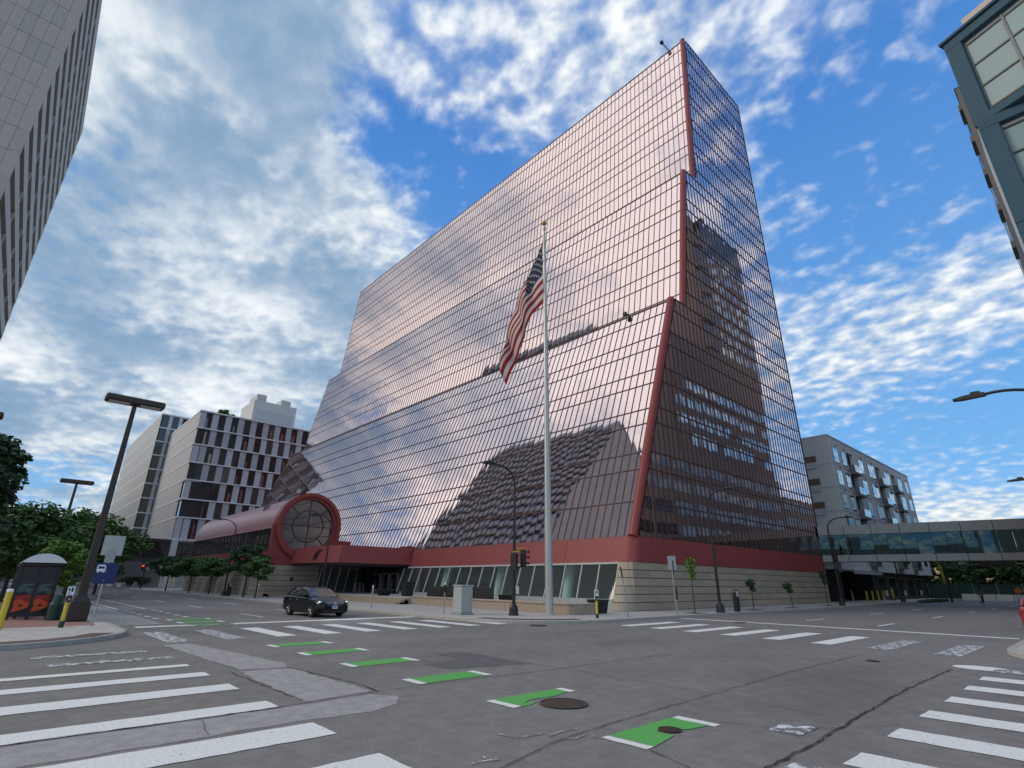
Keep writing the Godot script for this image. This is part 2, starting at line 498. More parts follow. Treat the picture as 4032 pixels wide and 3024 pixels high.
# thermoplastic paint with chips through which the asphalt shows
func worn_paint(key: String, col: Color, seed_: int, bare: float) -> StandardMaterial3D:
	var size := 512
	var a := noise(seed_, 0.02, 5).get_seamless_image(size, size, false, false, 0.1, true)
	var b := noise(seed_ + 5, 0.09, 3).get_seamless_image(size, size, false, false, 0.1, true)
	a.convert(Image.FORMAT_L8); b.convert(Image.FORMAT_L8)
	var da := a.get_data(); var db := b.get_data()
	var out := PackedByteArray(); out.resize(size * size * 3)
	var r := RandomNumberGenerator.new(); r.seed = seed_
	for i in size * size:
		var w: float = da[i] / 255.0 * 0.65 + db[i] / 255.0 * 0.35 + (r.randf() - 0.5) * 0.10
		var gone := 1.0 - smoothstep(bare - 0.03, bare + 0.07, w * 0.9)
		var dirt := 0.80 + 0.28 * db[i] / 255.0 + (r.randf() - 0.5) * 0.08
		var rr := lerpf(col.r * dirt, 0.16, gone); var gg := lerpf(col.g * dirt, 0.158, gone); var bb := lerpf(col.b * dirt, 0.155, gone)
		out[i * 3] = int(clampf(rr, 0, 1) ** 0.4545 * 255.0); out[i * 3 + 1] = int(clampf(gg, 0, 1) ** 0.4545 * 255.0); out[i * 3 + 2] = int(clampf(bb, 0, 1) ** 0.4545 * 255.0)
	var m := mat(key, 1, 1, 1, 0.75)
	m.albedo_texture = ImageTexture.create_from_image(Image.create_from_data(size, size, false, Image.FORMAT_RGB8, out))
	m.uv1_triplanar = true; m.uv1_world_triplanar = true; m.uv1_scale = Vector3.ONE * 0.42
	return m

# ------------------------------------------------------------------ streets
const S := 1.0882
var road: Node3D

func sheet(pts: Array, y: float) -> MB:       # flat outline (x, z) at a height, any turn
	var mb := MB.new()
	var p2 := PackedVector2Array()
	for p in pts: p2.append(p)
	var idx := Geometry2D.triangulate_polygon(p2)
	for k in range(0, idx.size(), 3):
		var a := Vector3(p2[idx[k]].x, y, p2[idx[k]].y); var b := Vector3(p2[idx[k + 1]].x, y, p2[idx[k + 1]].y); var d := Vector3(p2[idx[k + 2]].x, y, p2[idx[k + 2]].y)
		if (b - a).cross(d - a).y < 0: mb.tri(a, d, b, Vector3.UP, Vector3.UP, Vector3.UP)
		else: mb.tri(a, b, d, Vector3.UP, Vector3.UP, Vector3.UP)
	return mb

# an outline with worn, slightly uneven edges
func uneven(pts: Array, amp: float, step := 0.18) -> Array:
	var out := []
	for k in pts.size():
		var a: Vector2 = pts[k]; var b: Vector2 = pts[(k + 1) % pts.size()]
		var m := maxi(1, int(a.distance_to(b) / step))
		var side := (b - a).orthogonal().normalized()
		for i in m:
			var o := 0.0 if i == 0 else rng.randf_range(-amp, amp)
			out.append(a.lerp(b, float(i) / m) + side * o)
	return out

func ribbon(pts: Array, w: float, y: float, wander := 0.05) -> MB:
	var fine := []
	for k in pts.size() - 1:
		var a: Vector2 = pts[k]; var b: Vector2 = pts[k + 1]
		var m := maxi(1, int(a.distance_to(b) / 0.14))
		for i in m: fine.append(a.lerp(b, float(i) / m) + Vector2(rng.randf_range(-wander, wander), rng.randf_range(-wander, wander)))
	fine.append(pts[pts.size() - 1])
	var mb := MB.new()
	var l: Array[Vector3] = []; var r: Array[Vector3] = []
	for k in fine.size():
		var d: Vector2 = (fine[mini(k + 1, fine.size() - 1)] - fine[maxi(k - 1, 0)]).normalized()
		var s := d.orthogonal() * w * 0.5 * rng.randf_range(0.35, 1.35)
		l.append(Vector3(fine[k].x + s.x, y, fine[k].y + s.y)); r.append(Vector3(fine[k].x - s.x, y, fine[k].y - s.y))
	for k in fine.size() - 1:
		var q := [l[k], r[k], r[k + 1], l[k + 1]]
		if (q[1] - q[0]).cross(q[3] - q[0]).y < 0: q.reverse()
		mb.quadn(q[0], q[1], q[2], q[3], Vector3.UP, Vector3.UP, Vector3.UP, Vector3.UP)
	return mb

func V2(x: float, z: float) -> Vector2:
	return Vector2(x * S, z * S)

func rect(x0: float, x1: float, z0: float, z1: float) -> Array:
	return [V2(x0, z0), V2(x1, z0), V2(x1, z1), V2(x0, z1)]

func make_ground() -> void:
	var far := MB.new()
	far.quad(Vector3(-2500, -0.03, 2500), Vector3(2500, -0.03, 2500), Vector3(2500, -0.03, -2500), Vector3(-2500, -0.03, -2500))
	structure(part("ground", far, M.far_ground, self))
	# asphalt with patches of older and newer surface and oil-darkened wheel tracks
	var xs := []; var zs := []
	var x := -70.0
	while x < 190.0:
		xs.append(x); x += 0.45 if x > -3.0 and x < 32.0 else 2.5
	var z := -260.0
	while z < 22.0:
		zs.append(z); z += 0.45 if z > -34.0 and z < 1.0 else 2.5
	var n1 := noise(2, 0.09, 4); var n2 := noise(4, 0.45, 3); var n3 := noise(8, 0.022, 3)
	var mb := MB.new()
	var col := func(px: float, pz: float) -> Color:
		var s := 1.0 + n1.get_noise_2d(px, pz) * 0.20 + n2.get_noise_2d(px, pz) * 0.13 + n3.get_noise_2d(px, pz) * 0.22
		# tyre polish along the lanes of both streets
		var lane := 0.5 + 0.5 * cos((px - 9.6) / 3.5 * TAU) if pz < -26.0 or pz > -2.0 else 0.5 + 0.5 * cos((pz + 6.4) / 3.6 * TAU)
		s *= 1.0 + (lane - 0.5) * 0.09 * (1.0 + n1.get_noise_2d(px * 2.0, pz * 2.0))
		s = clampf(s, 0.6, 1.45)
		return Color(s * 1.0, s * 0.995, s * 0.99)
	var rows := []
	for j in zs.size():
		var row := []
		for i in xs.size(): row.append(col.call(xs[i], zs[j]))
		rows.append(row)
	for j in zs.size() - 1:
		for i in xs.size() - 1:
			var a := Vector3(xs[i], 0, zs[j + 1]); var b := Vector3(xs[i + 1], 0, zs[j + 1]); var d := Vector3(xs[i + 1], 0, zs[j]); var e := Vector3(xs[i], 0, zs[j])
			mb.v.append_array([a, d, b, a, e, d])
			mb.n.append_array([Vector3.UP, Vector3.UP, Vector3.UP, Vector3.UP, Vector3.UP, Vector3.UP])
			mb.u.append_array([Vector2.ZERO, Vector2.ZERO, Vector2.ZERO, Vector2.ZERO, Vector2.ZERO, Vector2.ZERO])
			mb.c.append_array([rows[j + 1][i], rows[j][i + 1], rows[j + 1][i + 1], rows[j + 1][i], rows[j][i], rows[j][i + 1]])
	road = part("road", mb, M.asphalt, self)
	structure(road)
	make_patches()
	make_markings()
	make_sidewalks()

func mark(called: String, pts: Array, m: Material, y := 0.008, amp := 0.014) -> void:
	part(called, sheet(uneven(pts, amp), y), m, road)

const CHALK := [[[4.85, -5.53], [4.92, -5.23], [5.3, -5.16]], [[5.26, -5.05], [5.5, -5.09], [5.77, -5.05], [5.66, -5.06]], [[5.31, -4.86], [5.43, -4.76], [5.7, -4.82]], [[3.91, -4.84], [4.04, -4.83], [4.24, -4.77]], [[4.16, -4.99], [4.15, -4.88]], [[5.66, -4.71], [5.63, -4.64]]]

func make_patches() -> void:
	# concrete repairs and the utility trench along the near side
	mark("concrete_patch", [V2(3.73, -18.08), V2(4.42, -18.25), V2(5.10, -12.9), V2(4.9, -12.2), V2(4.05, -12.4)], M.concrete_patch, 0.004, 0.04)
	mark("concrete_patch", [V2(3.97, -12.25), V2(4.9, -12.05), V2(5.02, -9.3), V2(4.95, -8.75), V2(3.82, -8.72)], M.concrete_patch, 0.004, 0.05)
	mark("concrete_patch", [V2(-3.0, -8.5), V2(3.4, -8.5), V2(4.85, -8.6), V2(5.12, -8.2), V2(4.85, -7.75), V2(4.3, -7.5), V2(3.3, -7.62), V2(1.0, -7.55), V2(-3.0, -7.6)], M.concrete_patch, 0.004, 0.03)
	mark("asphalt_patch", [V2(8.6, -12.2), V2(9.35, -11.95), V2(9.3, -9.45), V2(7.4, -9.9), V2(7.34, -10.85), V2(8.5, -11.0)], M.asphalt_dark, 0.004, 0.02)
	# concrete bus pad along the left kerb
	for k in 6:
		mark("concrete_slab", rect(3.66, 5.35, -26.2 - k * 3.4, -26.2 - k * 3.4 - 3.34), M.concrete_patch, 0.004, 0.01)
	# cracks and the paving seams
	var cracks := [[[[0.0, -8.52], [1.0, -8.6], [2.0, -8.53], [3.3, -8.56], [4.7, -8.72], [6.5, -8.72], [7.3, -8.66], [9.3, -8.5], [14.2, -8.47]], 0.035],
		[[[3.2, -4.35], [4.11, -4.57], [5.0, -4.8], [5.8, -4.9], [7.25, -5.0], [9.0, -5.06], [12.8, -5.2], [17.6, -5.17]], 0.03],
		[[[4.8, -2.6], [6.1, -2.85], [7.25, -2.86], [9.5, -2.96], [12.5, -3.07], [16.1, -3.05]], 0.06],
		[[[5.1, -11.17], [6.7, -11.12], [8.0, -11.1], [12.5, -11.0], [17.0, -10.9]], 0.022],
		[[[4.9, -12.2], [5.15, -9.4], [5.05, -8.7]], 0.05], [[[3.8, -12.3], [3.85, -8.8]], 0.04], [[[3.75, -17.9], [4.0, -12.6]], 0.02],
		[[[9.4, -11.9], [9.3, -9.3], [9.25, -5.1], [8.9, -3.0]], 0.02], [[[7.5, -4.1], [7.75, -3.4], [8.4, -2.9], [9.2, -2.45]], 0.022],
		[[[13.2, -16.5], [13.0, -12.0], [13.1, -8.5], [12.9, -5.2], [12.5, -3.1]], 0.02], [[[17.2, -14.8], [17.4, -10.0], [17.5, -5.2], [17.2, -3.0]], 0.02],
		[[[5.2, -15.0], [9.0, -14.7], [14.0, -14.5], [18.0, -14.4]], 0.02], [[[2.4, -8.5], [2.25, -7.6]], 0.012], [[[5.7, -3.95], [5.5, -3.4], [5.2, -2.9]], 0.025], [[[10.2, -2.2], [10.5, -3.0]], 0.02], [[[13.6, -2.2], [13.8, -3.05]], 0.02]]
	for c in cracks:
		var pts := []
		for p in c[0]: pts.append(V2(p[0], p[1]))
		part("crack", ribbon(pts, c[1] * 0.55, 0.014, 0.022), M.crack, road)
	# chalk marks left by surveyors
	for c in CHALK:
		var pts := []
		for p in c: pts.append(V2(p[0], p[1]))
		part("chalk_mark", ribbon(pts, 0.022, 0.016, 0.008), M.paint_worn, road)
	manhole(V2(6.73, -6.14), 0.40)
	manhole(V2(6.62, -4.27), 0.155)
	manhole(V2(17.4, -17.2), 0.42)
	manhole(V2(16.2, -4.6), 0.16)
	manhole(V2(27.0, -13.0), 0.35)

func manhole(at: Vector2, r: float) -> void:
	var mb := MB.new()
	var t := Transform3D(Basis.IDENTITY, Vector3(at.x, 0.012, at.y))
	mb.lathe([Vector2(r, 0.0), Vector2(r, 0.008), Vector2(r * 0.9, 0.010), Vector2(r * 0.9, 0.002), Vector2(0.001, 0.002)], t, 28)
	for k in range(-3, 4):
		var w := sqrt(maxf(0.0, 0.7 - pow(k / 3.8, 2))) * r
		mb.box(Vector3(k * r / 4.2 - r * 0.05, 0.002, -w), Vector3(k * r / 4.2 + r * 0.05, 0.009, w), t)
	part("manhole_cover", mb, M.bronze, road)

func make_markings() -> void:
	# zebra across the near end of the right-hand street
	var bars := [[-13.9, -13.55], [-12.55, -12.05], [-10.95, -10.33], [-9.12, -8.58], [-7.43, -6.75], [-5.75, -5.1], [-4.1, -3.45]]
	for b in bars:
		mark("crosswalk_bar", rect(-0.35, 3.42, b[0], b[1]), M.paint)
	mark("crosswalk_bar", rect(1.2, 3.44, -15.5, -15.1), M.paint_worn)
	mark("crosswalk_bar", rect(1.0, 3.2, -17.1, -16.7), M.paint_worn)
	# zebra across the far end of the left-hand street
	for k in 9:
		var x := 3.98 + k * 1.555
		mark("crosswalk_bar", rect(x, x + 0.62, -22.6, -18.7), M.paint_worn if k < 2 else M.paint)
	# zebra across the far end of the right-hand street
	for k in 8:
		var z := -15.3 + k * 1.62
		mark("crosswalk_bar", rect(20.45 - k * 0.18, 24.5 - k * 0.2, z, z + 0.6), M.paint_worn if k > 5 else M.paint)
	# zebra in front of the camera
	for k in 7:
		var x := 6.82 + k * 1.585
		mark("crosswalk_bar", rect(x, x + 0.6, -2.4, 1.4), M.paint_worn if k == 6 else M.paint)
	# stop lines
	mark("stop_line", rect(4.2, 16.2, -25.35, -24.75), M.paint)
	mark("stop_line", rect(27.3, 27.75, -16.5, -3.0), M.paint)
	mark("worn_marking", rect(7.6, 8.2, -3.5, -3.1), M.paint_worn)
	mark("worn_marking", rect(5.9, 6.5, -2.75, -2.35), M.paint_worn)
	var oval := []
	for k in 24: oval.append(V2(16.85 + 0.42 * cos(TAU * k / 24), -2.66 + 0.5 * sin(TAU * k / 24)))
	mark("worn_marking", oval, M.paint)
	# green bicycle crossing with white ends
	var gz := [-28.7, -26.75, -24.95, -16.2, -14.05, -11.7, -9.15, -6.72, -4.3]
	for k in gz.size():
		var z: float = gz[k]
		var h := 0.31 if k > 2 else 0.4
		var x0 := 5.95 if k != 8 else 5.7
		var x1 := 7.65 if k != 8 else 7.38
		if k == 7:     # partly lost to the manhole and to wear
			part("bicycle_marking", sheet(uneven([V2(x0 + 0.17, z - h), V2(x1 - 0.19, z - h), V2(x1 - 0.19, z + 0.0), V2(x1 - 0.6, z + 0.10), V2(6.55, z + 0.05), V2(6.3, z + 0.16), V2(6.55, z + 0.22), V2(6.3, z + h), V2(x0 + 0.17, z + h)], 0.012), 0.008), M.green_paint, road)
		elif k == 8:
			part("bicycle_marking", sheet(uneven([V2(x0 + 0.12, z - h), V2(x1 - 0.14, z - h), V2(x1 - 0.14, z + h * 0.75), V2(6.82, z + 0.16), V2(6.62, z - 0.12), V2(6.42, z - 0.02), V2(6.45, z + 0.20), V2(x0 + 0.15, z + h)], 0.008), 0.008), M.green_paint, road)
		else:
			mark("bicycle_marking", rect(x0 + 0.17, x1 - 0.17, z - h, z + h), M.green_paint)
		mark("bicycle_marking_end", rect(x0, x0 + 0.165, z - h, z + h), M.paint)
		mark("bicycle_marking_end", rect(x1 - 0.165, x1, z - h, z + h * (0.1 if k == 7 else 1.0)), M.paint)
	# dotted and solid lane lines down the left-hand street
	for k in 5:
		mark("lane_dot", rect(5.62, 5.85, -37.9 + k * 1.9, -37.3 + k * 1.9), M.paint)
		mark("lane_dot", rect(6.96, 7.2, -38.1 + k * 1.8, -37.5 + k * 1.8), M.paint)
	mark("lane_line", rect(5.50, 5.62, -90.0, -39.2), M.paint)
	mark("lane_line", rect(6.85, 6.97, -90.0, -39.5), M.paint)
	for k in 8:
		mark("lane_line", rect(9.9, 10.03, -32.0 - k * 11.0, -28.5 - k * 11.0), M.paint)
		mark("lane_line", rect(13.1, 13.23, -36.0 - k * 11.0, -32.5 - k * 11.0), M.paint)
	for k in 9:
		mark("lane_line", rect(31.6 + k * 11.0, 34.4 + k * 11.0, -11.75, -11.6), M.paint)
		mark("lane_line", rect(30.4 + k * 11.0, 33.2 + k * 11.0, -8.2, -8.05), M.paint)

# a raised pavement: outline (x, z) in metres, kerb round it
func block(called: String, outline: Array, m: Material) -> Node3D:
	var o := Node3D.new()
	o.name = numbered(called)
	add_child(o, true)
	structure(o)
	var area := 0.0
	for k in outline.size(): area += outline[k].cross(outline[(k + 1) % outline.size()])
	if area < 0.0: outline.reverse()
	var mb := sheet(outline, 0.13)
	part("paving", mb, m, o)
	var kb := MB.new()
	for k in outline.size():
		var a: Vector2 = outline[k]; var b: Vector2 = outline[(k + 1) % outline.size()]
		var p: Vector2 = outline[(k - 1 + outline.size()) % outline.size()]; var q: Vector2 = outline[(k + 2) % outline.size()]
		var na := ((a - p).normalized() + (b - a).normalized()).normalized().orthogonal()
		var nb := ((b - a).normalized() + (q - b).normalized()).normalized().orthogonal()
		var out := 0.02
		var a0 := Vector3(a.x + na.x * 0.03, -0.02, a.y + na.y * 0.03); var b0 := Vector3(b.x + nb.x * 0.03, -0.02, b.y + nb.y * 0.03)
		var a1 := Vector3(a.x + na.x * out, 0.115, a.y + na.y * out); var b1 := Vector3(b.x + nb.x * out, 0.115, b.y + nb.y * out)
		var a2 := Vector3(a.x, 0.136, a.y); var b2 := Vector3(b.x, 0.136, b.y)
		var a3 := Vector3(a.x - na.x * 0.17, 0.136, a.y - na.y * 0.17); var b3 := Vector3(b.x - nb.x * 0.17, 0.136, b.y - nb.y * 0.17)
		kb.quad(b0, a0, a1, b1); kb.quad(b1, a1, a2, b2); kb.quad(b2, a2, a3, b3)
	part("kerb", kb, M.kerb, o)
	return o

func arc(cx: float, cz: float, r: float, a0: float, a1: float, m := 12) -> Array:
	var out := []
	for k in m + 1:
		var a := deg_to_rad(lerpf(a0, a1, float(k) / m))
		out.append(Vector2(cx + r * cos(a), cz + r * sin(a)))
	return out

func joints(o: Node3D, x0: float, x1: float, z0: float, z1: float, stepx: float, stepz: float) -> void:
	var mb := MB.new()
	var x := x0 + stepx
	while x < x1 - 0.2:
		mb.quad(Vector3(x - 0.011, 0.134, z1), Vector3(x + 0.011, 0.134, z1), Vector3(x + 0.011, 0.134, z0), Vector3(x - 0.011, 0.134, z0)); x += stepx
	var z := z0 + stepz
	while z < z1 - 0.2:
		mb.quad(Vector3(x0, 0.1345, z + 0.011), Vector3(x1, 0.1345, z + 0.011), Vector3(x1, 0.1345, z - 0.011), Vector3(x0, 0.1345, z - 0.011)); z += stepz
	part("paving_joints", mb, M.joint, o)

func make_sidewalks() -> void:
	# in front of the tower; outlines run so that the kerb normal points to the road
	var e := [Vector2(17.75, -127.0)]
	e.append_array(arc(23.6, -24.1, 5.85, 180.0, 90.0))
	e.append_array([Vector2(140.0, -18.25), Vector2(140.0, -127.0)])
	e.reverse()
	var o := block("sidewalk", e, M.sidewalk)
	joints(o, 19.0, 25.0, -118.0, -25.0, 1.6, 1.6)
	joints(o, 25.0, 70.0, -22.4, -18.6, 1.6, 1.6)
	var t := MB.new()
	var o1 := arc(23.6, -24.1, 5.35, 164.0, 104.0, 24); var o2 := arc(23.6, -24.1, 4.6, 164.0, 104.0, 24)
	for k in 24:
		t.quad(Vector3(o1[k + 1].x, 0.1405, o1[k + 1].y), Vector3(o2[k + 1].x, 0.1405, o2[k + 1].y), Vector3(o2[k].x, 0.1405, o2[k].y), Vector3(o1[k].x, 0.1405, o1[k].y))
	part("tactile_strip", t, M.tactile, o)
	# left-hand corner with the bus stop
	var l := [Vector2(3.85, -127.0)]
	l.append_array(arc(-0.2, -24.75, 4.05, 0.0, 90.0))
	l.append_array([Vector2(-40.0, -20.7), Vector2(-40.0, -127.0)])
	var o3 := block("sidewalk", l, M.sidewalk)
	part("brick_paving", sheet([Vector2(3.3, -27.4), Vector2(3.3, -60.0), Vector2(-20.0, -60.0), Vector2(-20.0, -27.4)], 0.135), M.brick_paving, o3)
	part("tactile_strip", sheet([Vector2(0.3, -20.95), Vector2(1.6, -21.25), Vector2(2.7, -22.0), Vector2(3.35, -23.3), Vector2(2.75, -23.5), Vector2(2.2, -22.5), Vector2(1.35, -21.85), Vector2(0.2, -21.6)], 0.1405), M.tactile, o3)
	# near right-hand corner
	var n := [Vector2(28.4, -2.9), Vector2(30.6, -1.6), Vector2(140.0, -1.6), Vector2(140.0, 60.0), Vector2(20.2, 60.0)]
	n.append_array(arc(23.6, 0.5, 3.4, 180.0, 270.0))
	n.reverse()
	block("sidewalk", n, M.sidewalk)
	# the next blocks down both streets
	block("sidewalk", [Vector2(19.0, -139.0), Vector2(140.0, -139.0), Vector2(140.0, -255.0), Vector2(19.0, -255.0)], M.sidewalk)
	block("sidewalk", [Vector2(3.85, -139.0), Vector2(3.85, -255.0), Vector2(-60.0, -255.0), Vector2(-60.0, -139.0)], M.sidewalk)

# ------------------------------------------------------------------ the copper-glass tower
const ZR := -22.58        # plane of the side on the right-hand street
const ZL := -119.0
const XB := 69.3
const PITCH := 0.735
var tiers := [[Vector2(53.0, 74.3), Vector2(50.2, 47.9)], [Vector2(47.9, 47.5), Vector2(44.0, 28.1)], [Vector2(41.8, 27.9), Vector2(32.75, 5.05)]]
var tower: Node3D

# one pane, its corner normals bent so that it mirrors like a slightly bowed sheet of tempered glass
func pane_quad(mb: MB, a: Vector3, b: Vector3, d: Vector3, e: Vector3, r: RandomNumberGenerator, bow: float, tilt: float) -> void:
	var n := (b - a).cross(e - a).normalized()
	var ex := (b - a).normalized(); var ey := (e - a).normalized()
	n = (n + ex * r.randfn(0.0, tilt) + ey * r.randfn(0.0, tilt)).normalized()
	var bx := bow * r.randf_range(0.3, 1.3); var by := bow * r.randf_range(0.3, 1.3)
	mb.quadn(a, b, d, e, (n - ex * bx - ey * by).normalized(), (n + ex * bx - ey * by).normalized(), (n + ex * bx + ey * by).normalized(), (n - ex * bx + ey * by).normalized())

func row_ends(rows: String) -> Array:          # s short spandrel, t tall window; cumulative shares 0..1
	var out := [0.0]; var sum := 0.0
	for ch in rows: sum += 1.545 if ch == "s" else 2.76
	var at := 0.0
	for ch in rows:
		at += 1.545 if ch == "s" else 2.76
		out.append(at / sum)
	return out

func make_tower() -> void:
	tower = thing("office_tower", "stepped wedge-shaped office tower of copper mirror glass with red edge tubes on a granite base", "office tower")
	var r := RandomNumberGenerator.new(); r.seed = 77
	var rows := ["sttstststtsts", "ststststs", "ststststtst".replace("tst", "stt")]
	rows = ["sttststststs", "ststststs", "ststststst" + "t"]
	var eye := Vector3(0, 1.85, 0)
	# core behind the glass
	var o := 0.10
	var outline := [Vector2(XB, 4.9), Vector2(XB, 74.25)]
	for t in tiers:
		outline.append(t[0] + Vector2(o, -0.05)); outline.append(t[1] + Vector2(o, -0.02))
	outline[outline.size() - 1].y = 4.9
	outline.reverse()
	# back to counter-clockwise in x,y
	var core := MB.new()
	core.prism(outline, Vector3(0, 0, ZL), Vector3(0, 0, ZR - 0.1 - ZL), Vector3(1, 0, 0), Vector3(0, 1, 0))
	part("core", core, M.red_panel, tower)
	var mats := [M.copper_glass, M.copper_glass, M.copper_glass_b, M.copper_glass_c]
	var panes := []      # [size seen, corners]
	var bars := []       # upright mullions
	var levels := []
	for k in 3:
		var A: Vector2 = tiers[k][0]; var B: Vector2 = tiers[k][1]
		var n := Vector3(-(A.y - B.y), A.x - B.x, 0).normalized()
		var ends := row_ends(rows[k])
		var z0 := ZR - 0.33
		var cols := int((z0 - ZL) / PITCH)
		for q in ends.size():
			var p := A.lerp(B, ends[q])
			levels.append(p.y)
			# horizontal transom
			var tb := MB.new()
			var d := Vector3(B.x - A.x, B.y - A.y, 0).normalized()
			var c := Vector3(p.x, p.y, 0) + n * 0.0
			var h := 0.036 if q > 0 else 0.09
			tb.quad(c + d * h + n * 0.05 + Vector3(0, 0, ZL), c + d * h + n * 0.05 + Vector3(0, 0, z0), c - d * h + n * 0.05 + Vector3(0, 0, z0), c - d * h + n * 0.05 + Vector3(0, 0, ZL))
			tb.quad(c + d * h + Vector3(0, 0, ZL), c + d * h + Vector3(0, 0, z0), c + d * h + n * 0.05 + Vector3(0, 0, z0), c + d * h + n * 0.05 + Vector3(0, 0, ZL))
			tb.quad(c - d * h + n * 0.05 + Vector3(0, 0, ZL), c - d * h + n * 0.05 + Vector3(0, 0, z0), c - d * h + Vector3(0, 0, z0), c - d * h + Vector3(0, 0, ZL))
			part("transom", tb, M.mullion_red, tower)
		for j in cols + 1:
			var z := z0 - j * PITCH
			bars.append([Vector3((A.x + B.x) / 2, (A.y + B.y) / 2, z).distance_to(eye), Vector3(A.x, A.y, z), Vector3(B.x, B.y, z), n, Vector3(0, 0, 1)])
		for j in cols:
			var za := z0 - j * PITCH - 0.02; var zb := z0 - (j + 1) * PITCH + 0.02
			for q in ends.size() - 1:
				var p := A.lerp(B, ends[q] + 0.001); var s := A.lerp(B, ends[q + 1] - 0.001)
				var mid := Vector3((p.x + s.x) / 2, (p.y + s.y) / 2, za)
				var away := eye - mid
				panes.append([(p - s).length() * absf(away.normalized().dot(n)) / away.length_squared(), [Vector3(s.x, s.y, zb), Vector3(s.x, s.y, za), Vector3(p.x, p.y, za), Vector3(p.x, p.y, zb)]])
		# ledge on top of each lower step
		if k > 0:
			var up: Vector2 = tiers[k - 1][1]
			var lb := MB.new()
			lb.prism([Vector2(A.x - 0.03, A.y - 0.02), Vector2(up.x + 0.2, up.y - 0.25), Vector2(up.x + 0.2, up.y - 0.05), Vector2(A.x - 0.03, A.y + 0.1)], Vector3(0, 0, ZL), Vector3(0, 0, ZR - ZL), Vector3(1, 0, 0), Vector3(0, 1, 0))
			part("ledge", lb, M.mullion_red, tower)
		# edge tube
		var tb2 := MB.new()
		var top := Vector3(A.x, A.y + 0.1, ZR - 0.3); var bot := Vector3(B.x, B.y, ZR - 0.3)
		tb2.tube([bot, bot.lerp(top, 0.5), top, top + Vector3(0.05, 0.12, -0.1)], [0.33, 0.33, 0.33, 0.16], 16)
		part("edge_tube", tb2, M.red_tube, tower)
	# side on the right-hand street: the same levels, cut by the stepped outline
	var cut := PackedVector2Array()
	for p in [Vector2(XB - 0.05, 5.05), Vector2(XB - 0.05, 74.2)]: cut.append(p)
	for t in tiers:
		cut.append(t[0] + Vector2(0.30, -0.06)); cut.append(t[1] + Vector2(0.30, 0.0))
	levels.sort()
	var ly := [5.05]
	for y in levels:
		if y - ly[ly.size() - 1] > 0.9: ly.append(y)
	ly[ly.size() - 1] = 74.2
	var xcols := int((XB - 32.7) / PITCH)
	for i in xcols:
		var x1 := XB - 0.05 - i * PITCH; var x0 := x1 - PITCH
		var ytop := 0.0
		for q in ly.size() - 1:
			var cell := PackedVector2Array([Vector2(x0 + 0.02, ly[q] + 0.02), Vector2(x1 - 0.02, ly[q] + 0.02), Vector2(x1 - 0.02, ly[q + 1] - 0.02), Vector2(x0 + 0.02, ly[q + 1] - 0.02)])
			for g in Geometry2D.intersect_polygons(cell, cut):
				var pts := []
				for p in g: pts.append(Vector3(p.x, p.y, ZR))
				if Geometry2D.is_polygon_clockwise(g) : pts.reverse()
				var mid := Vector3((x0 + x1) / 2, (ly[q] + ly[q + 1]) / 2, ZR)
				var away := eye - mid
				panes.append([(ly[q + 1] - ly[q]) * absf(away.normalized().z) / away.length_squared() * (1.0 if pts.size() == 4 else 0.5), pts])
				ytop = ly[q + 1]
		if ytop > 6.0:
			var yy := 5.05
			# where the outline crosses this column
			for k in 3:
				var A: Vector2 = tiers[k][0]; var B: Vector2 = tiers[k][1]
				if x0 >= A.x + 0.3: yy = maxf(yy, A.y - 0.1)
				elif x0 > B.x + 0.3: yy = maxf(yy, B.y + (A.y - B.y) * (x0 - 0.3 - B.x) / (A.x - B.x))
			if yy > 5.5: bars.append([Vector3(x0, yy / 2, ZR).distance_to(eye), Vector3(x0, minf(yy, 74.2), ZR), Vector3(x0, 5.05, ZR), Vector3(0, 0, 1), Vector3(1, 0, 0)])
	for q in range(1, ly.size()):
		var xa := XB
		for k in 3:
			var A: Vector2 = tiers[k][0]; var B: Vector2 = tiers[k][1]
			if ly[q] <= A.y and ly[q] >= B.y: xa = minf(xa, lerpf(B.x, A.x, (ly[q] - B.y) / (A.y - B.y)) + 0.3)
			elif k < 2 and ly[q] < B.y and ly[q] > tiers[k + 1][0].y: xa = minf(xa, B.x)
		if xa > XB - 1.0: continue
		var tb := MB.new()
		tb.box(Vector3(xa, ly[q] - 0.05, ZR - 0.05), Vector3(XB, ly[q] + 0.05, ZR + 0.05))
		part("transom", tb, M.mullion_red, tower)
	var rear := MB.new()
	rear.quad(Vector3(XB + 0.02, 0.2, ZR - 0.2), Vector3(XB + 0.02, 0.2, ZL), Vector3(XB + 0.02, 74.2, ZL), Vector3(XB + 0.02, 74.2, ZR - 0.2))
	part("rear_bounce_glazing", rear, M.copper_glass, tower)  # unseen mirror sheet on the back, added to bounce light onto the flats
	var back := MB.new()
	back.box(Vector3(XB - 0.06, 5.0, ZR - 0.12), Vector3(XB + 0.06, 74.3, ZR + 0.07))
	part("edge_trim", back, M.mullion_red, tower)
	# the 300 panes that show largest are parts of their own
	panes.sort_custom(func(a, b): return a[0] > b[0])
	var rest := MB.new()
	for k in panes.size():
		var p: Array = panes[k][1]
		var mb := rest if k >= 300 else MB.new()
		if p.size() == 4: pane_quad(mb, p[0], p[1], p[2], p[3], r, 0.0042, 0.0020)
		else: mb.poly(p)
		if k < 300: part("pane", mb, mats[r.randi() % 4], tower)
	part("panes", rest, M.copper_glass, tower).set_meta("kind", "stuff")
	bars.sort_custom(func(a, b): return a[0] < b[0])
	var more := MB.new()
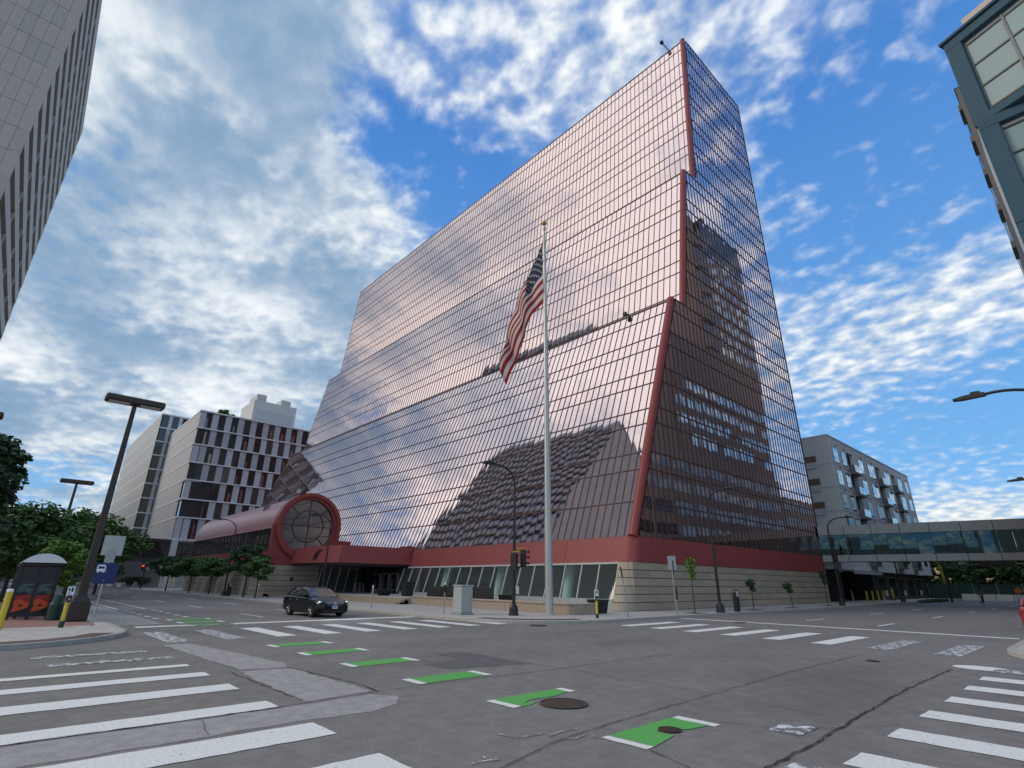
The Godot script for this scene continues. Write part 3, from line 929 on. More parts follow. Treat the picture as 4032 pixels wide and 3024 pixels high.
	for k in bars.size():
		var b: Array = bars[k]
		var mb := more if k >= 300 else MB.new()
		var n: Vector3 = b[3] * 0.045; var s: Vector3 = b[4] * 0.027
		var t0: Vector3 = b[1]; var t1: Vector3 = b[2]
		mb.quad(t1 - s + n, t1 + s + n, t0 + s + n, t0 - s + n)
		mb.quad(t1 + s, t0 + s, t0 + s + n, t1 + s + n)
		mb.quad(t1 - s + n, t0 - s + n, t0 - s, t1 - s)
		if k < 300: part("mullion", mb, M.mullion_red, tower)
	part("mullions", more, M.mullion_red, tower).set_meta("kind", "stuff")
	# roof-edge beacon and camera on the ledge
	var bc := MB.new()
	bc.tube([Vector3(52.95, 74.3, -25.0), Vector3(52.3, 75.1, -25.3), Vector3(52.1, 75.6, -25.5)], 0.07, 8)
	bc.cbox(Vector3(51.8, 75.5, -25.75), Vector3(52.35, 75.95, -25.3), 0.08)
	part("roof_camera", bc, M.dark_metal, tower)
	var b2 := MB.new()
	b2.tube([Vector3(42.5, 28.0, -28.0), Vector3(41.9, 28.3, -28.0), Vector3(41.5, 28.25, -28.0)], 0.05, 8)
	b2.cbox(Vector3(41.2, 27.9, -28.2), Vector3(41.6, 28.35, -27.8), 0.06)
	part("ledge_camera", b2, M.dark_metal, tower)
	make_base(r)

# granite, red band, lobby
func granite_wall(parent: Node, from: Vector3, along: Vector3, length: float, heights: Array, out: Vector3, r: RandomNumberGenerator, blockw := 2.1) -> void:
	var mats := [M.granite, M.granite, M.granite_b, M.granite_c]
	var back := MB.new()
	var h: float = heights[heights.size() - 1] - heights[0]
	back.quad(from - out * 0.05, from + along * length - out * 0.05, from + along * length - out * 0.05 + Vector3.UP * h, from - out * 0.05 + Vector3.UP * h)
	part("joint_backing", back, M.granite_joint, parent)
	for q in heights.size() - 1:
		var at := 0.0
		var first := blockw * (0.5 if q % 2 else 1.0)
		while at < length - 0.05:
			var w := minf(first if at == 0.0 else blockw, length - at)
			if length - at - w < 0.4: w = length - at
			var mb := MB.new()
			var b := Basis(along, Vector3.UP, out)
			mb.cbox(Vector3(at + 0.006, heights[q] - heights[0] + 0.022, -0.3), Vector3(at + w - 0.006, heights[q + 1] - heights[0] - 0.022, r.randf_range(-0.004, 0.004)), 0.012, Transform3D(b, from))
			part("granite_block", mb, mats[r.randi() % 4], parent)
			at += w

func make_base(r: RandomNumberGenerator) -> void:
	var hs := [0.13, 0.66, 1.18, 1.71, 2.24, 2.77, 3.30]
	granite_wall(tower, Vector3(32.1, 0.13, ZR), Vector3(1, 0, 0), XB - 32.1, hs, Vector3(0, 0, 1), r)
	# rounded granite corner, its front leaning back with the lobby glass
	for q in 6:
		var mb := MB.new()
		var y0: float = hs[q] + 0.022; var y1: float = hs[q + 1] - 0.022
		var f := func(y: float) -> float: return 31.0 + (y - 0.13) * 0.33
		for k in 8:
			var a := PI / 2 + PI / 2 * k / 8; var a2 := PI / 2 + PI / 2 * (k + 1) / 8
			var pts := []
			for w in [[a, y0], [a2, y0], [a2, y1], [a, y1]]:
				var cx: float = f.call(w[1]) + 1.1
				pts.append(Vector3(cx + cos(w[0]) * 1.1, w[1], ZR - 1.0 + sin(w[0]) * 1.0))
			mb.quad(pts[1], pts[0], pts[3], pts[2])
		var xa: float = f.call(y0); var xb: float = f.call(y1)
		mb.quad(Vector3(xa, y0, ZR - 1.15), Vector3(xa, y0, ZR - 1.0), Vector3(xb, y1, ZR - 1.0), Vector3(xb, y1, ZR - 1.15))
		part("granite_block", mb, M.granite_c if q % 2 else M.granite, tower)
	var jb := MB.new()
	jb.prism([Vector2(31.22, 0.13), Vector2(33.0, 0.13), Vector2(33.0, 3.3), Vector2(32.28, 3.3)], Vector3(0, 0, ZR - 1.15), Vector3(0, 0, 0.25), Vector3(1, 0, 0), Vector3(0, 1, 0))
	for k in 6:      # rounded backing just inside the blocks
		var a := PI / 2 + PI / 2 * k / 6; var a2 := PI / 2 + PI / 2 * (k + 1) / 6
		jb.quad(Vector3(32.12 + cos(a2) * 1.02, 0.13, ZR - 1.0 + sin(a2) * 0.94), Vector3(32.12 + cos(a) * 1.02, 0.13, ZR - 1.0 + sin(a) * 0.94), Vector3(33.2 + cos(a) * 1.02, 3.3, ZR - 1.0 + sin(a) * 0.94), Vector3(33.2 + cos(a2) * 1.02, 3.3, ZR - 1.0 + sin(a2) * 0.94))
	part("joint_backing", jb, M.granite_joint, tower)
	# red band in panels
	var z := ZR - 0.7
	while z > -51.2:
		var z2 := maxf(z - 5.72, -51.25)
		var mb := MB.new()
		mb.quad(Vector3(32.20, 3.3, z2 + 0.01), Vector3(32.20, 3.3, z - 0.01), Vector3(32.62, 5.06, z - 0.01), Vector3(32.62, 5.06, z2 + 0.01))
		mb.quad(Vector3(32.62, 5.06, z2 + 0.01), Vector3(32.62, 5.06, z - 0.01), Vector3(33.0, 5.08, z - 0.01), Vector3(33.0, 5.08, z2 + 0.01))
		mb.quad(Vector3(33.6, 3.3, z2 + 0.01), Vector3(33.6, 3.3, z - 0.01), Vector3(32.2, 3.3, z - 0.01), Vector3(32.2, 3.3, z2 + 0.01))
		part("band_panel", mb, M.red_panel, tower)
		z = z2
	var cb := MB.new()
	for k in 10:
		var a := PI / 2 + PI / 2 * k / 10; var a2 := PI / 2 + PI / 2 * (k + 1) / 10
		var p := func(w: float, y: float) -> Vector3:
			var x: float = 32.2 + (y - 3.3) * 0.239
			return Vector3(x + 0.7 + cos(w) * 0.7, y, ZR + 0.06 - 0.76 + sin(w) * 0.76)
		var nn := func(w: float) -> Vector3: return Vector3(cos(w), 0.2, sin(w)).normalized()
		cb.quadn(p.call(a2, 3.3), p.call(a, 3.3), p.call(a, 5.06), p.call(a2, 5.06), nn.call(a2), nn.call(a), nn.call(a), nn.call(a2))
		cb.tri(p.call(a2, 5.06), p.call(a, 5.06), Vector3(33.4, 5.06, ZR - 0.8), Vector3.UP, Vector3.UP, Vector3.UP)
	part("band_corner", cb, M.red_panel, tower)
	var x := 32.95
	while x < XB - 0.1:
		var x2 := minf(x + 6.06, XB)
		var mb := MB.new()
		mb.box(Vector3(x + 0.008, 3.3, ZR - 0.4), Vector3(x2 - 0.008, 5.05, ZR + 0.06))
		part("band_panel", mb, M.red_panel, tower)
		x = x2
	# lobby room behind sloping glass
	var fl := MB.new(); fl.box(Vector3(31.3, 0.05, -64.5), Vector3(42.0, 0.16, ZR - 1.2)); part("lobby_floor", fl, M.interior_floor, tower)
	var cl := MB.new(); cl.box(Vector3(33.1, 3.32, -119.0), Vector3(69.2, 4.9, ZR - 0.45)); part("lobby_ceiling", cl, M.interior_dark, tower)
	var bw := MB.new(); bw.box(Vector3(41.0, 0.1, -119.0), Vector3(69.2, 3.32, ZR - 0.35)); part("lobby_wall", bw, M.interior_dark, tower)
	var si := MB.new(); si.box(Vector3(31.15, 0.13, -51.2), Vector3(31.55, 0.85, ZR - 1.16)); part("sill", si, M.cabinet_grey, tower)
	var hd := MB.new(); hd.box(Vector3(32.05, 3.16, -51.2), Vector3(32.24, 3.298, ZR - 1.16)); part("window_head", hd, M.pale_trim, tower)
	var lo := Vector3(31.36, 0.85, 0); var hi := Vector3(32.12, 3.17, 0)
	var zs := []
	for k in 18: zs.append(ZR - 1.2 - k * 1.66)
	for k in 17:
		var mb := MB.new()
		pane_quad(mb, lo + Vector3(0, 0, zs[k + 1]), lo + Vector3(0, 0, zs[k]), hi + Vector3(0, 0, zs[k]), hi + Vector3(0, 0, zs[k + 1]), r, 0.003, 0.0015)
		part("lobby_pane", mb, M.clear_glass, tower)
	for k in 18:
		var mb := MB.new()
		mb.prism([Vector2(lo.x - 0.05, lo.y), Vector2(lo.x + 0.06, lo.y), Vector2(hi.x + 0.06, hi.y), Vector2(hi.x - 0.05, hi.y)], Vector3(0, 0, zs[k] - 0.035), Vector3(0, 0, 0.07), Vector3(1, 0, 0), Vector3(0, 1, 0))
		part("lobby_mullion", mb, M.pale_trim, tower)
	for zc in [-30.2, -38.6, -47.0]:
		var mb := MB.new()
		mb.tube([Vector3(33.6, 0.16, zc), Vector3(34.4, 3.3, zc)], 0.42, 20)
		part("column", mb, M.seafoam, tower)
	# furniture against the lobby glass
	for f in [[-31.8, 0.5], [-36.0, 0.7], [-41.0, 0.6]]:
		var mb := MB.new()
		mb.cbox(Vector3(33.0, 0.16, f[0] - 0.9), Vector3(34.0, 0.16 + f[1], f[0] + 0.9), 0.06)
		part("lobby_bench", mb, M.dark_metal, tower)
	make_entrance(r)

func make_entrance(r: RandomNumberGenerator) -> void:
	# canopy: sloping fascia round a flat deck
	var b := [Vector3(24.1, 3.5, -51.3), Vector3(33.0, 3.5, -51.3), Vector3(33.0, 3.5, -64.0), Vector3(24.1, 3.6, -61.6)]
	var t := [Vector3(24.66, 5.2, -51.75), Vector3(33.0, 5.2, -51.75), Vector3(33.0, 5.2, -64.0), Vector3(24.66, 5.3, -61.45)]
	var canopy := Node3D.new(); canopy.name = "entrance_canopy"; tower.add_child(canopy)
	var f1 := MB.new(); f1.quad(b[3], b[0], t[0], t[3]); part("street_fascia", f1, M.red_panel, canopy)
	var f2 := MB.new(); f2.quad(b[0], b[1], t[1], t[0]); part("side_fascia", f2, M.red_panel, canopy)
	var f3 := MB.new(); f3.quad(t[0], t[1], t[2], t[3]); f3.quad(b[3] + Vector3(0, 0, -2.0), b[3], t[3], t[3] + Vector3(0, 0, -2.0)); part("deck", f3, M.red_panel, canopy)
	var f4 := MB.new(); f4.quad(b[3] + Vector3(0.3, 0.02, 0), b[2] + Vector3(0, 0.02, 0), b[1] + Vector3(0, 0.02, -0.3), b[0] + Vector3(0.3, 0.02, -0.3)); part("soffit", f4, M.pale_trim, canopy)
	var f5 := MB.new(); f5.box(Vector3(24.35, 3.3, -61.5), Vector3(32.6, 3.5, -51.55)); part("soffit_edge", f5, M.dark_metal, canopy)
	# the black monogram on the fascia: a ring cut by a stem, with a flag of two arms
	var lean: Vector3 = t[0] - b[0]; lean.z = 0
	var ey := lean.normalized(); var ez := Vector3(0, 0, 1)
	var n := ez.cross(ey).normalized()
	if n.x > 0: n = -n
	var c := Vector3(24.1, 3.5, -57.05) + ey * 0.82 + n * 0.03
	var mono := MB.new()
	var basis := Basis(ez, ey, n)
	for k in 26:
		var a := deg_to_rad(50.0) + deg_to_rad(320.0) * k / 26; var a2 := deg_to_rad(50.0) + deg_to_rad(320.0) * (k + 1) / 26
		if cos(a) > 0.2 and sin(a) > 0.35: continue
		var ring := [Vector2(cos(a), sin(a)) * 0.30, Vector2(cos(a), sin(a)) * 0.50, Vector2(cos(a2), sin(a2)) * 0.50, Vector2(cos(a2), sin(a2)) * 0.30]
		mono.prism(ring, c, n * 0.07, ez, ey)
	var tm := Transform3D(basis, c)
	mono.box(Vector3(-0.06, -0.36, 0), Vector3(0.12, 0.66, 0.07), tm)
	mono.box(Vector3(0.12, 0.44, 0), Vector3(0.82, 0.66, 0.07), tm)
	mono.box(Vector3(0.12, 0.16, 0), Vector3(0.50, 0.32, 0.07), tm)
	part("monogram", mono, M.black_paint, canopy)
	# recessed doors and glazing under the canopy
	var wall := MB.new(); wall.box(Vector3(33.5, 0.13, -64.3), Vector3(33.7, 3.32, -51.2)); part("entrance_wall", wall, M.interior_dark, tower)
	for k in 6:
		var g := MB.new()
		var z := -51.6 - k * 2.05
		pane_quad(g, Vector3(33.3, 0.62, z - 1.98), Vector3(33.3, 0.62, z), Vector3(33.3, 3.3, z), Vector3(33.3, 3.3, z - 1.98), r, 0.002, 0.002)
		part("entrance_pane", g, M.dark_glass, tower)
		var m := MB.new(); m.box(Vector3(33.16, 0.6, z - 2.05), Vector3(33.34, 3.3, z - 1.97)); part("door_frame", m, M.dark_metal, tower)
	for k in 3:
		var d := MB.new()
		var z := -55.0 - k * 1.9
		d.box(Vector3(33.05, 2.6, z - 1.8), Vector3(33.3, 2.7, z)); d.box(Vector3(33.05, 0.6, z - 0.06), Vector3(33.3, 2.65, z + 0.02)); d.box(Vector3(33.0, 1.3, z - 0.95), Vector3(33.06, 1.9, z - 0.88))
		part("door", d, M.aluminium, tower)
	# sloping glazing screen between the granite and the doors
	for k in 5:
		var xb := 27.4 + k * 1.15
		var g := MB.new()
		pane_quad(g, Vector3(xb, 0.62, -63.2), Vector3(xb + 1.1, 0.62, -63.2), Vector3(xb + 1.9, 3.3, -63.9), Vector3(xb + 0.8, 3.3, -63.9), r, 0.002, 0.002)
		part("entrance_pane", g, M.office_glass_b, tower)
		var m := MB.new(); m.tube([Vector3(xb, 0.62, -63.15), Vector3(xb + 0.8, 3.3, -63.85)], 0.05, 6); part("door_frame", m, M.pale_trim, tower)
	# raised terrace and steps
	var terr := Node3D.new(); terr.name = "terrace"; tower.add_child(terr)
	var tt := MB.new(); tt.box(Vector3(24.9, 0.12, -63.5), Vector3(33.4, 0.60, -39.4)); part("terrace_floor", tt, M.sidewalk, terr)
	for k in 3:
		var st := MB.new()
		st.cbox(Vector3(23.7 + k * 0.4, 0.12, -63.6), Vector3(24.92, 0.13 + 0.15 * (k + 1), -39.35), 0.015)
		part("step", st, M.step_stone, terr)
	for k in 3:
		var st := MB.new()
		st.cbox(Vector3(21.9, 0.12, -61.6 - k * 0.42), Vector3(23.75, 0.13 + 0.15 * (k + 1), -64.0), 0.015)
		part("step", st, M.step_stone, terr)
	# handrail by the doors
	var hr := MB.new()
	for k in 5: hr.tube([Vector3(27.6, 0.75 + k * 0.2, -54.0), Vector3(29.6, 0.75 + k * 0.2, -56.0)], 0.022, 6)
	for q in [0.0, 0.5, 1.0]:
		var p := Vector3(27.6, 0.6, -54.0).lerp(Vector3(29.6, 0.6, -56.0), q)
		hr.tube([p, p + Vector3(0, 1.0, 0)], 0.028, 6)
	part("handrail", hr, M.galvanised, terr)

# ------------------------------------------------------------------ the barrel-vaulted wing
func make_vault() -> void:
	var w := thing("vaulted_wing", "red barrel-vaulted wing with a big round window beside the tower entrance", "building")
	var r := RandomNumberGenerator.new(); r.seed = 5
	var c := Vector3(25.85, 7.85, 0); var R := 3.85; var zr := -64.0; var zf := -100.0
	# roof in curved sheets
	for k in 12:
		var za := zr - 0.5 - k * 2.96; var zb := za - 2.94
		var mb := MB.new()
		var rr := R - 0.22
		for q in 20:
			var a := deg_to_rad(-4.0) + deg_to_rad(188.0) * q / 20; var a2 := deg_to_rad(-4.0) + deg_to_rad(188.0) * (q + 1) / 20
			var d := Vector3(cos(a), sin(a), 0); var d2 := Vector3(cos(a2), sin(a2), 0)
			mb.quadn(c + d * rr + Vector3(0, 0, za), c + d2 * rr + Vector3(0, 0, za), c + d2 * rr + Vector3(0, 0, zb), c + d * rr + Vector3(0, 0, zb), d, d2, d2, d)
		part("roof_sheet", mb, M.vault_roof, w)
	var ed := MB.new()
	for q in 20:
		var a := PI * q / 20; var a2 := PI * (q + 1) / 20
		ed.tri(c + Vector3(0, 0, zf), c + Vector3(cos(a2), sin(a2), 0) * 3.6 + Vector3(0, 0, zf), c + Vector3(cos(a), sin(a), 0) * 3.6 + Vector3(0, 0, zf), Vector3(0, 0, -1), Vector3(0, 0, -1), Vector3(0, 0, -1))
	part("end_wall", ed, M.red_panel, w)
	var ev := MB.new(); ev.cbox(Vector3(21.95, 7.42, zf), Vector3(22.4, 7.62, zr - 0.8), 0.04); part("eave", ev, M.vault_roof, w)
	# glazed side
	var xw := 22.25
	for k in 24:
		var z := zr - 1.0 - k * 1.46
		var g := MB.new()
		pane_quad(g, Vector3(xw, 5.15, z - 1.4), Vector3(xw, 5.15, z), Vector3(xw, 7.45, z), Vector3(xw, 7.45, z - 1.4), r, 0.003, 0.003)
		part("side_pane", g, M.office_glass, w)
		var m := MB.new(); m.box(Vector3(xw - 0.09, 5.1, z - 1.46), Vector3(xw + 0.05, 7.45, z - 1.38)); part("side_mullion", m, M.mullion_red, w)
	var mr := MB.new(); mr.box(Vector3(xw - 0.06, 6.28, zf), Vector3(xw + 0.04, 6.34, zr - 1.0)); part("side_transom", mr, M.mullion_red, w)
	var rb := MB.new(); rb.box(Vector3(22.05, 3.42, zf), Vector3(29.6, 5.14, zr - 0.45)); part("red_base", rb, M.red_panel, w)
	var inside := MB.new(); inside.box(Vector3(22.6, 5.14, zf + 0.1), Vector3(29.3, 7.9, zr - 8.0)); part("interior", inside, M.interior_dark, w)
	# round window wall
	var fw := MB.new()
	var steps := 40
	for q in steps:
		var a := TAU * q / steps; var a2 := TAU * (q + 1) / steps
		var edge := func(v: float) -> Vector2:
			var d := Vector2(cos(v), sin(v))
			var half := Vector2(4.0, 4.4)
			var k := minf(half.x / maxf(absf(d.x), 1e-5), half.y / maxf(absf(d.y), 1e-5))
			if d.y > 0.0: return d * 3.55
			return d * minf(k, 8.0)
		var p: Vector2 = edge.call(a); var p2: Vector2 = edge.call(a2)
		var i := Vector2(cos(a), sin(a)) * 3.1; var i2 := Vector2(cos(a2), sin(a2)) * 3.1
		fw.quad(Vector3(c.x + p.x, c.y + p.y, zr), Vector3(c.x + p2.x, c.y + p2.y, zr), Vector3(c.x + i2.x, c.y + i2.y, zr), Vector3(c.x + i.x, c.y + i.y, zr))
	fw.box(Vector3(21.85, 3.42, zr - 0.6), Vector3(22.3, 7.85, zr - 0.003)); fw.box(Vector3(29.4, 3.42, zr - 0.6), Vector3(31.5, 6.4, zr - 0.003))
	part("window_wall", fw, M.red_panel, w)
	var ring := func(r0: float, r1: float, depth: float, z: float) -> MB:
		var mb := MB.new()
		for q in 56:
			var a := TAU * q / 56; var a2 := TAU * (q + 1) / 56
			var d := Vector3(cos(a), sin(a), 0); var d2 := Vector3(cos(a2), sin(a2), 0)
			var o := Vector3(c.x, c.y, z); var f := Vector3(0, 0, depth)
			mb.quadn(o + d * r1 + f, o + d2 * r1 + f, o + d2 * r0 + f, o + d * r0 + f, Vector3(0, 0, 1), Vector3(0, 0, 1), Vector3(0, 0, 1), Vector3(0, 0, 1))
			mb.quadn(o + d * r1, o + d2 * r1, o + d2 * r1 + f, o + d * r1 + f, d, d2, d2, d)
			mb.quadn(o + d * r0 + f, o + d2 * r0 + f, o + d2 * r0, o + d * r0, -d, -d2, -d2, -d)
		return mb
	var rw := Node3D.new(); rw.name = "round_window"; w.add_child(rw)
	part("outer_ring", ring.call(3.42, 3.86, 1.0, zr - 0.5), M.red_tube, rw)
	part("inner_ring", ring.call(3.08, 3.45, 0.45, zr - 0.25), M.red_panel, rw)
	part("muntin_ring", ring.call(1.78, 1.90, 0.09, zr - 0.15), M.mullion_red, rw)
	var cuts := [0.0, 1.84, 3.1]
	for q in 8:
		var a := TAU * q / 8
		var d := Vector3(cos(a), sin(a), 0); var s := Vector3(-sin(a), cos(a), 0) * 0.045
		var o := Vector3(c.x, c.y, zr - 0.06)
		var i0 := 0.0 if q % 2 == 0 else 1.84
		var mb := MB.new()
		mb.quad(o + d * i0 - s, o + d * 3.1 - s, o + d * 3.1 + s, o + d * i0 + s)
		mb.quad(o + d * i0 + s, o + d * 3.1 + s, o + d * 3.1 + s - Vector3(0, 0, 0.1), o + d * i0 + s - Vector3(0, 0, 0.1))
		mb.quad(o + d * i0 - s - Vector3(0, 0, 0.1), o + d * 3.1 - s - Vector3(0, 0, 0.1), o + d * 3.1 - s, o + d * i0 - s)
		part("muntin", mb, M.mullion_red, rw)
	for q in 12:      # panes: an inner and an outer ring of sectors
		var outer := q < 8
		var m := 8 if outer else 4
		var k := q if outer else q - 8
		var r0 := 1.84 if outer else 0.0; var r1 := 3.1 if outer else 1.84
		var mb := MB.new()
		var tilt := Vector3(r.randfn(0, 0.004), r.randfn(0, 0.004), 1).normalized()
		for s in 6:
			var a := TAU * (k + s / 6.0) / m; var a2 := TAU * (k + (s + 1) / 6.0) / m
			var o := Vector3(c.x, c.y, zr - 0.13)
			mb.quadn(o + Vector3(cos(a), sin(a), 0) * r1, o + Vector3(cos(a2), sin(a2), 0) * r1, o + Vector3(cos(a2), sin(a2), 0) * r0, o + Vector3(cos(a), sin(a), 0) * r0, tilt, tilt, tilt, tilt)
		part("pane", mb, M.window_mirror, rw)
	var dk := MB.new(); dk.box(Vector3(22.9, 4.8, zr - 7.9), Vector3(28.8, 10.8, zr - 7.7)); part("inner_wall", dk, M.interior_dark, w)
	# granite base to the street and beside the entrance
	var hs := [0.13, 0.68, 1.23, 1.78, 2.33, 2.88, 3.42]
	granite_wall(w, Vector3(21.9, 0.13, zf), Vector3(0, 0, 1), zr - zf, hs, Vector3(-1, 0, 0), r, 2.4)
	granite_wall(w, Vector3(21.9, 0.13, zr), Vector3(1, 0, 0), 6.0, hs, Vector3(0, 0, 1), r, 2.0)
	# buttress fins on the street wall
	for k in 6:
		var mb := MB.new(); mb.prism([Vector2(21.2, 0.13), Vector2(21.9, 0.13), Vector2(21.9, 3.4), Vector2(21.75, 3.4)], Vector3(0, 0, -70.0 - k * 5.2), Vector3(0, 0, 0.7), Vector3(1, 0, 0), Vector3(0, 1, 0)); part("buttress", mb, M.granite_b, w)
	var cm := MB.new(); cm.cbox(Vector3(21.6, 3.5, zr - 1.6), Vector3(22.0, 3.75, zr - 0.6), 0.05); part("camera_housing", cm, M.white_plastic, w)
	var bx := MB.new(); bx.cbox(Vector3(24.6, 1.75, zr), Vector3(24.9, 2.15, zr + 0.12), 0.03); part("wall_box", bx, M.dark_metal, w)

# ------------------------------------------------------------------ the other buildings
func solid(called: String, a: Vector3, b: Vector3, m: Material, parent: Node) -> MeshInstance3D:
	var mb := MB.new(); mb.box(a, b)
	return part(called, mb, m, parent)

func make_grey_office() -> void:
	var o := thing("grey_office", "grey metal office block with staggered dark windows and folded panels beyond the vault", "office building")
	var r := RandomNumberGenerator.new(); r.seed = 31
	var X := 27.9; var Z := -147.0
	var ys := [10.4, 15.4, 19.7, 24.3, 28.6, 33.1, 37.3, 41.7]
	solid("core", Vector3(X + 0.35, 5.5, Z - 34.0), Vector3(82.0, 41.4, Z - 0.35), M.dark_metal, o)
	var bay := 3.12
	# folded panel and window shapes, shared
	var panel := func(w: float, h: float) -> ArrayMesh:
		var mb := MB.new()
		mb.quad(Vector3(0, 0, 0), Vector3(w * 0.55, 0, 0.20), Vector3(w * 0.42, h, 0.05), Vector3(0, h, 0.0))
		mb.quad(Vector3(w * 0.55, 0, 0.20), Vector3(w, 0, 0), Vector3(w, h, 0.0), Vector3(w * 0.42, h, 0.05))
		mb.tri(Vector3(0, 0, 0), Vector3(w, 0, 0), Vector3(w * 0.55, 0, 0.20), Vector3.DOWN, Vector3.DOWN, Vector3.DOWN)
		return mb.mesh()
	var fin := func(h: float) -> ArrayMesh:       # street side: narrow, deep pleats
		var mb := MB.new()
		mb.quad(Vector3(0, 0, 0.30), Vector3(1.25, 0, 0.0), Vector3(1.25, h, 0.0), Vector3(0, h, 0.30))
		mb.quad(Vector3(0, 0, 0.0), Vector3(0, 0, 0.30), Vector3(0, h, 0.30), Vector3(0, h, 0.0))
		return mb.mesh()
	var side := Basis(Vector3(0, 0, 1), Vector3.UP, Vector3(-1, 0, 0))       # x along +z, out to -x
	for f in 7:
		var y0: float = ys[f] + 0.22; var y1: float = ys[f + 1] - 0.12
		var h := y1 - y0
		var pm: ArrayMesh = panel.call(1.48, h)
		var fm: ArrayMesh = fin.call(h)
		# slab edge
		var sl := MB.new(); sl.cbox(Vector3(X - 0.32, ys[f] - 0.1, Z - 34.2), Vector3(62.0, ys[f] + 0.2, Z + 0.34), 0.05)
		part("slab_edge", sl, M.white_slab, o)
		var off := 0.0 if f % 2 == 0 else 1.5
		if f == 6: off = 1.3
		for k in 11:
			var x := X + off + k * bay - 0.2
			var notch := (f == 1 or f == 2) and x < X + 3.2
			if notch: continue
			var wx := x; var px := x + 1.62
			var g := MB.new()
			pane_quad(g, Vector3(wx, y0, Z - 0.1), Vector3(wx + 1.6, y0, Z - 0.1), Vector3(wx + 1.6, y1, Z - 0.1), Vector3(wx, y1, Z - 0.1), r, 0.002, 0.004)
			part("window", g, [M.office_glass, M.office_glass, M.office_glass, M.office_glass_b][r.randi() % 4], o)
			if r.randf() < 0.35:      # a blind or a curtain seen behind the glass
				var bl := MB.new(); var cw := r.randf_range(0.35, 0.7); var ch := h * r.randf_range(0.35, 0.9)
				var bx := wx + r.randf_range(0.1, 0.8)
				bl.quad(Vector3(bx, y0 + 0.05, Z - 0.085), Vector3(bx + cw, y0 + 0.05, Z - 0.085), Vector3(bx + cw, y0 + ch, Z - 0.085), Vector3(bx, y0 + ch, Z - 0.085))
				part("curtain", bl, M.pale_glass, o)
			inst("folded_panel", pm, M.zinc_b if r.randf() < 0.5 else M.zinc, o, Transform3D(Basis.IDENTITY, Vector3(px, y0, Z - 0.05)))
		if f == 0 or f == 2 or f == 4 or f == 6:
			inst("folded_panel", pm, M.zinc_b, o, Transform3D(Basis.IDENTITY.scaled(Vector3(0.9, 1, 1)), Vector3(X - 0.1, y0, Z - 0.02)))
		for k in 24:
			var z := Z - 33.8 + k * 1.4
			if (f == 1 or f == 2) and z > Z - 3.6: continue
			inst("pleat", fm, M.zinc if k % 2 else M.zinc_b, o, Transform3D(side, Vector3(X + 0.02, y0, z)))
	# recessed glazed corner two storeys high
	solid("loggia_soffit", Vector3(X - 0.1, 24.0, Z - 3.6), Vector3(X + 3.3, 24.2, Z + 0.1), M.zinc, o)
	for k in 3:
		var g := MB.new()
		pane_quad(g, Vector3(X + 0.2 + k * 1.02, 15.6, Z - 0.28 - 0.3), Vector3(X + 1.18 + k * 1.02, 15.6, Z - 0.58), Vector3(X + 1.18 + k * 1.02, 24.0, Z - 0.58), Vector3(X + 0.2 + k * 1.02, 24.0, Z - 0.58), r, 0.002, 0.003)
		part("loggia_pane", g, M.office_glass, o)
		var g2 := MB.new()
		pane_quad(g2, Vector3(X + 0.18, 15.6, Z - 3.4 + k * 0.95), Vector3(X + 0.18, 15.6, Z - 2.5 + k * 0.95), Vector3(X + 0.18, 24.0, Z - 2.5 + k * 0.95), Vector3(X + 0.18, 24.0, Z - 3.4 + k * 0.95), r, 0.002, 0.003)
		part("loggia_pane", g2, M.pale_glass, o)
	solid("parapet", Vector3(X - 0.3, 41.6, Z - 34.0), Vector3(82.0, 41.95, Z + 0.3), M.white_slab, o)
	# set-back left volume
	var X2 := 24.4; var Z2 := -181.0
	solid("rear_core", Vector3(X2 + 0.4, 8.0, Z2 - 60.0), Vector3(X + 10.0, 47.0, Z2 - 0.4), M.dark_metal, o)
	for f in 9:
		var y0 := 11.0 + f * 4.1; var h := 3.7
		solid("slab_edge", Vector3(X2 - 0.15, y0 - 0.35, Z2 - 60.0), Vector3(X + 6.0, y0 - 0.02, Z2 + 0.25), M.white_slab, o)
		var fm: ArrayMesh = fin.call(h)
		for k in 28: inst("pleat", fm, M.zinc, o, Transform3D(Basis(Vector3(0, 0, 1.5), Vector3.UP, Vector3(-1, 0, 0)), Vector3(X2 + 0.02, y0, Z2 - 59.6 + k * 2.13)))
		for k in 2:
			var g := MB.new(); var wx := X2 + 0.3 + k * 2.6
			pane_quad(g, Vector3(wx, y0, Z2), Vector3(wx + 1.7, y0, Z2), Vector3(wx + 1.7, y0 + h, Z2), Vector3(wx, y0 + h, Z2), r, 0.002, 0.003)
			part("window", g, M.office_glass_b, o)
			solid("side_panel", Vector3(wx + 1.7, y0, Z2 - 0.2), Vector3(wx + 2.6, y0 + h, Z2 + 0.05), M.zinc_b, o)
	solid("rear_parapet", Vector3(X2 - 0.1, 47.6, Z2 - 60.0), Vector3(X + 8.0, 48.0, Z2 + 0.2), M.white_slab, o)
	# plant room on the roof
	solid("plant_room", Vector3(43.5, 41.9, Z - 26.0), Vector3(56.0, 52.0, Z - 14.0), M.stucco_grey, o)
	solid("plant_louvre", Vector3(44.5, 46.0, Z - 14.0), Vector3(55.0, 49.0, Z - 13.8), M.zinc, o)
	solid("cooling_unit", Vector3(44.3, 52.0, Z - 22.0), Vector3(47.0, 54.3, Z - 15.0), M.stucco_grey, o)
	solid("cooling_unit", Vector3(51.5, 52.0, Z - 22.0), Vector3(54.3, 54.0, Z - 15.0), M.stucco_grey, o)
	# open ground floor with pillars
	solid("lobby_wall", Vector3(X + 3.0, 0.13, Z - 33.0), Vector3(80.0, 5.6, Z - 3.0), M.stucco_grey, o)
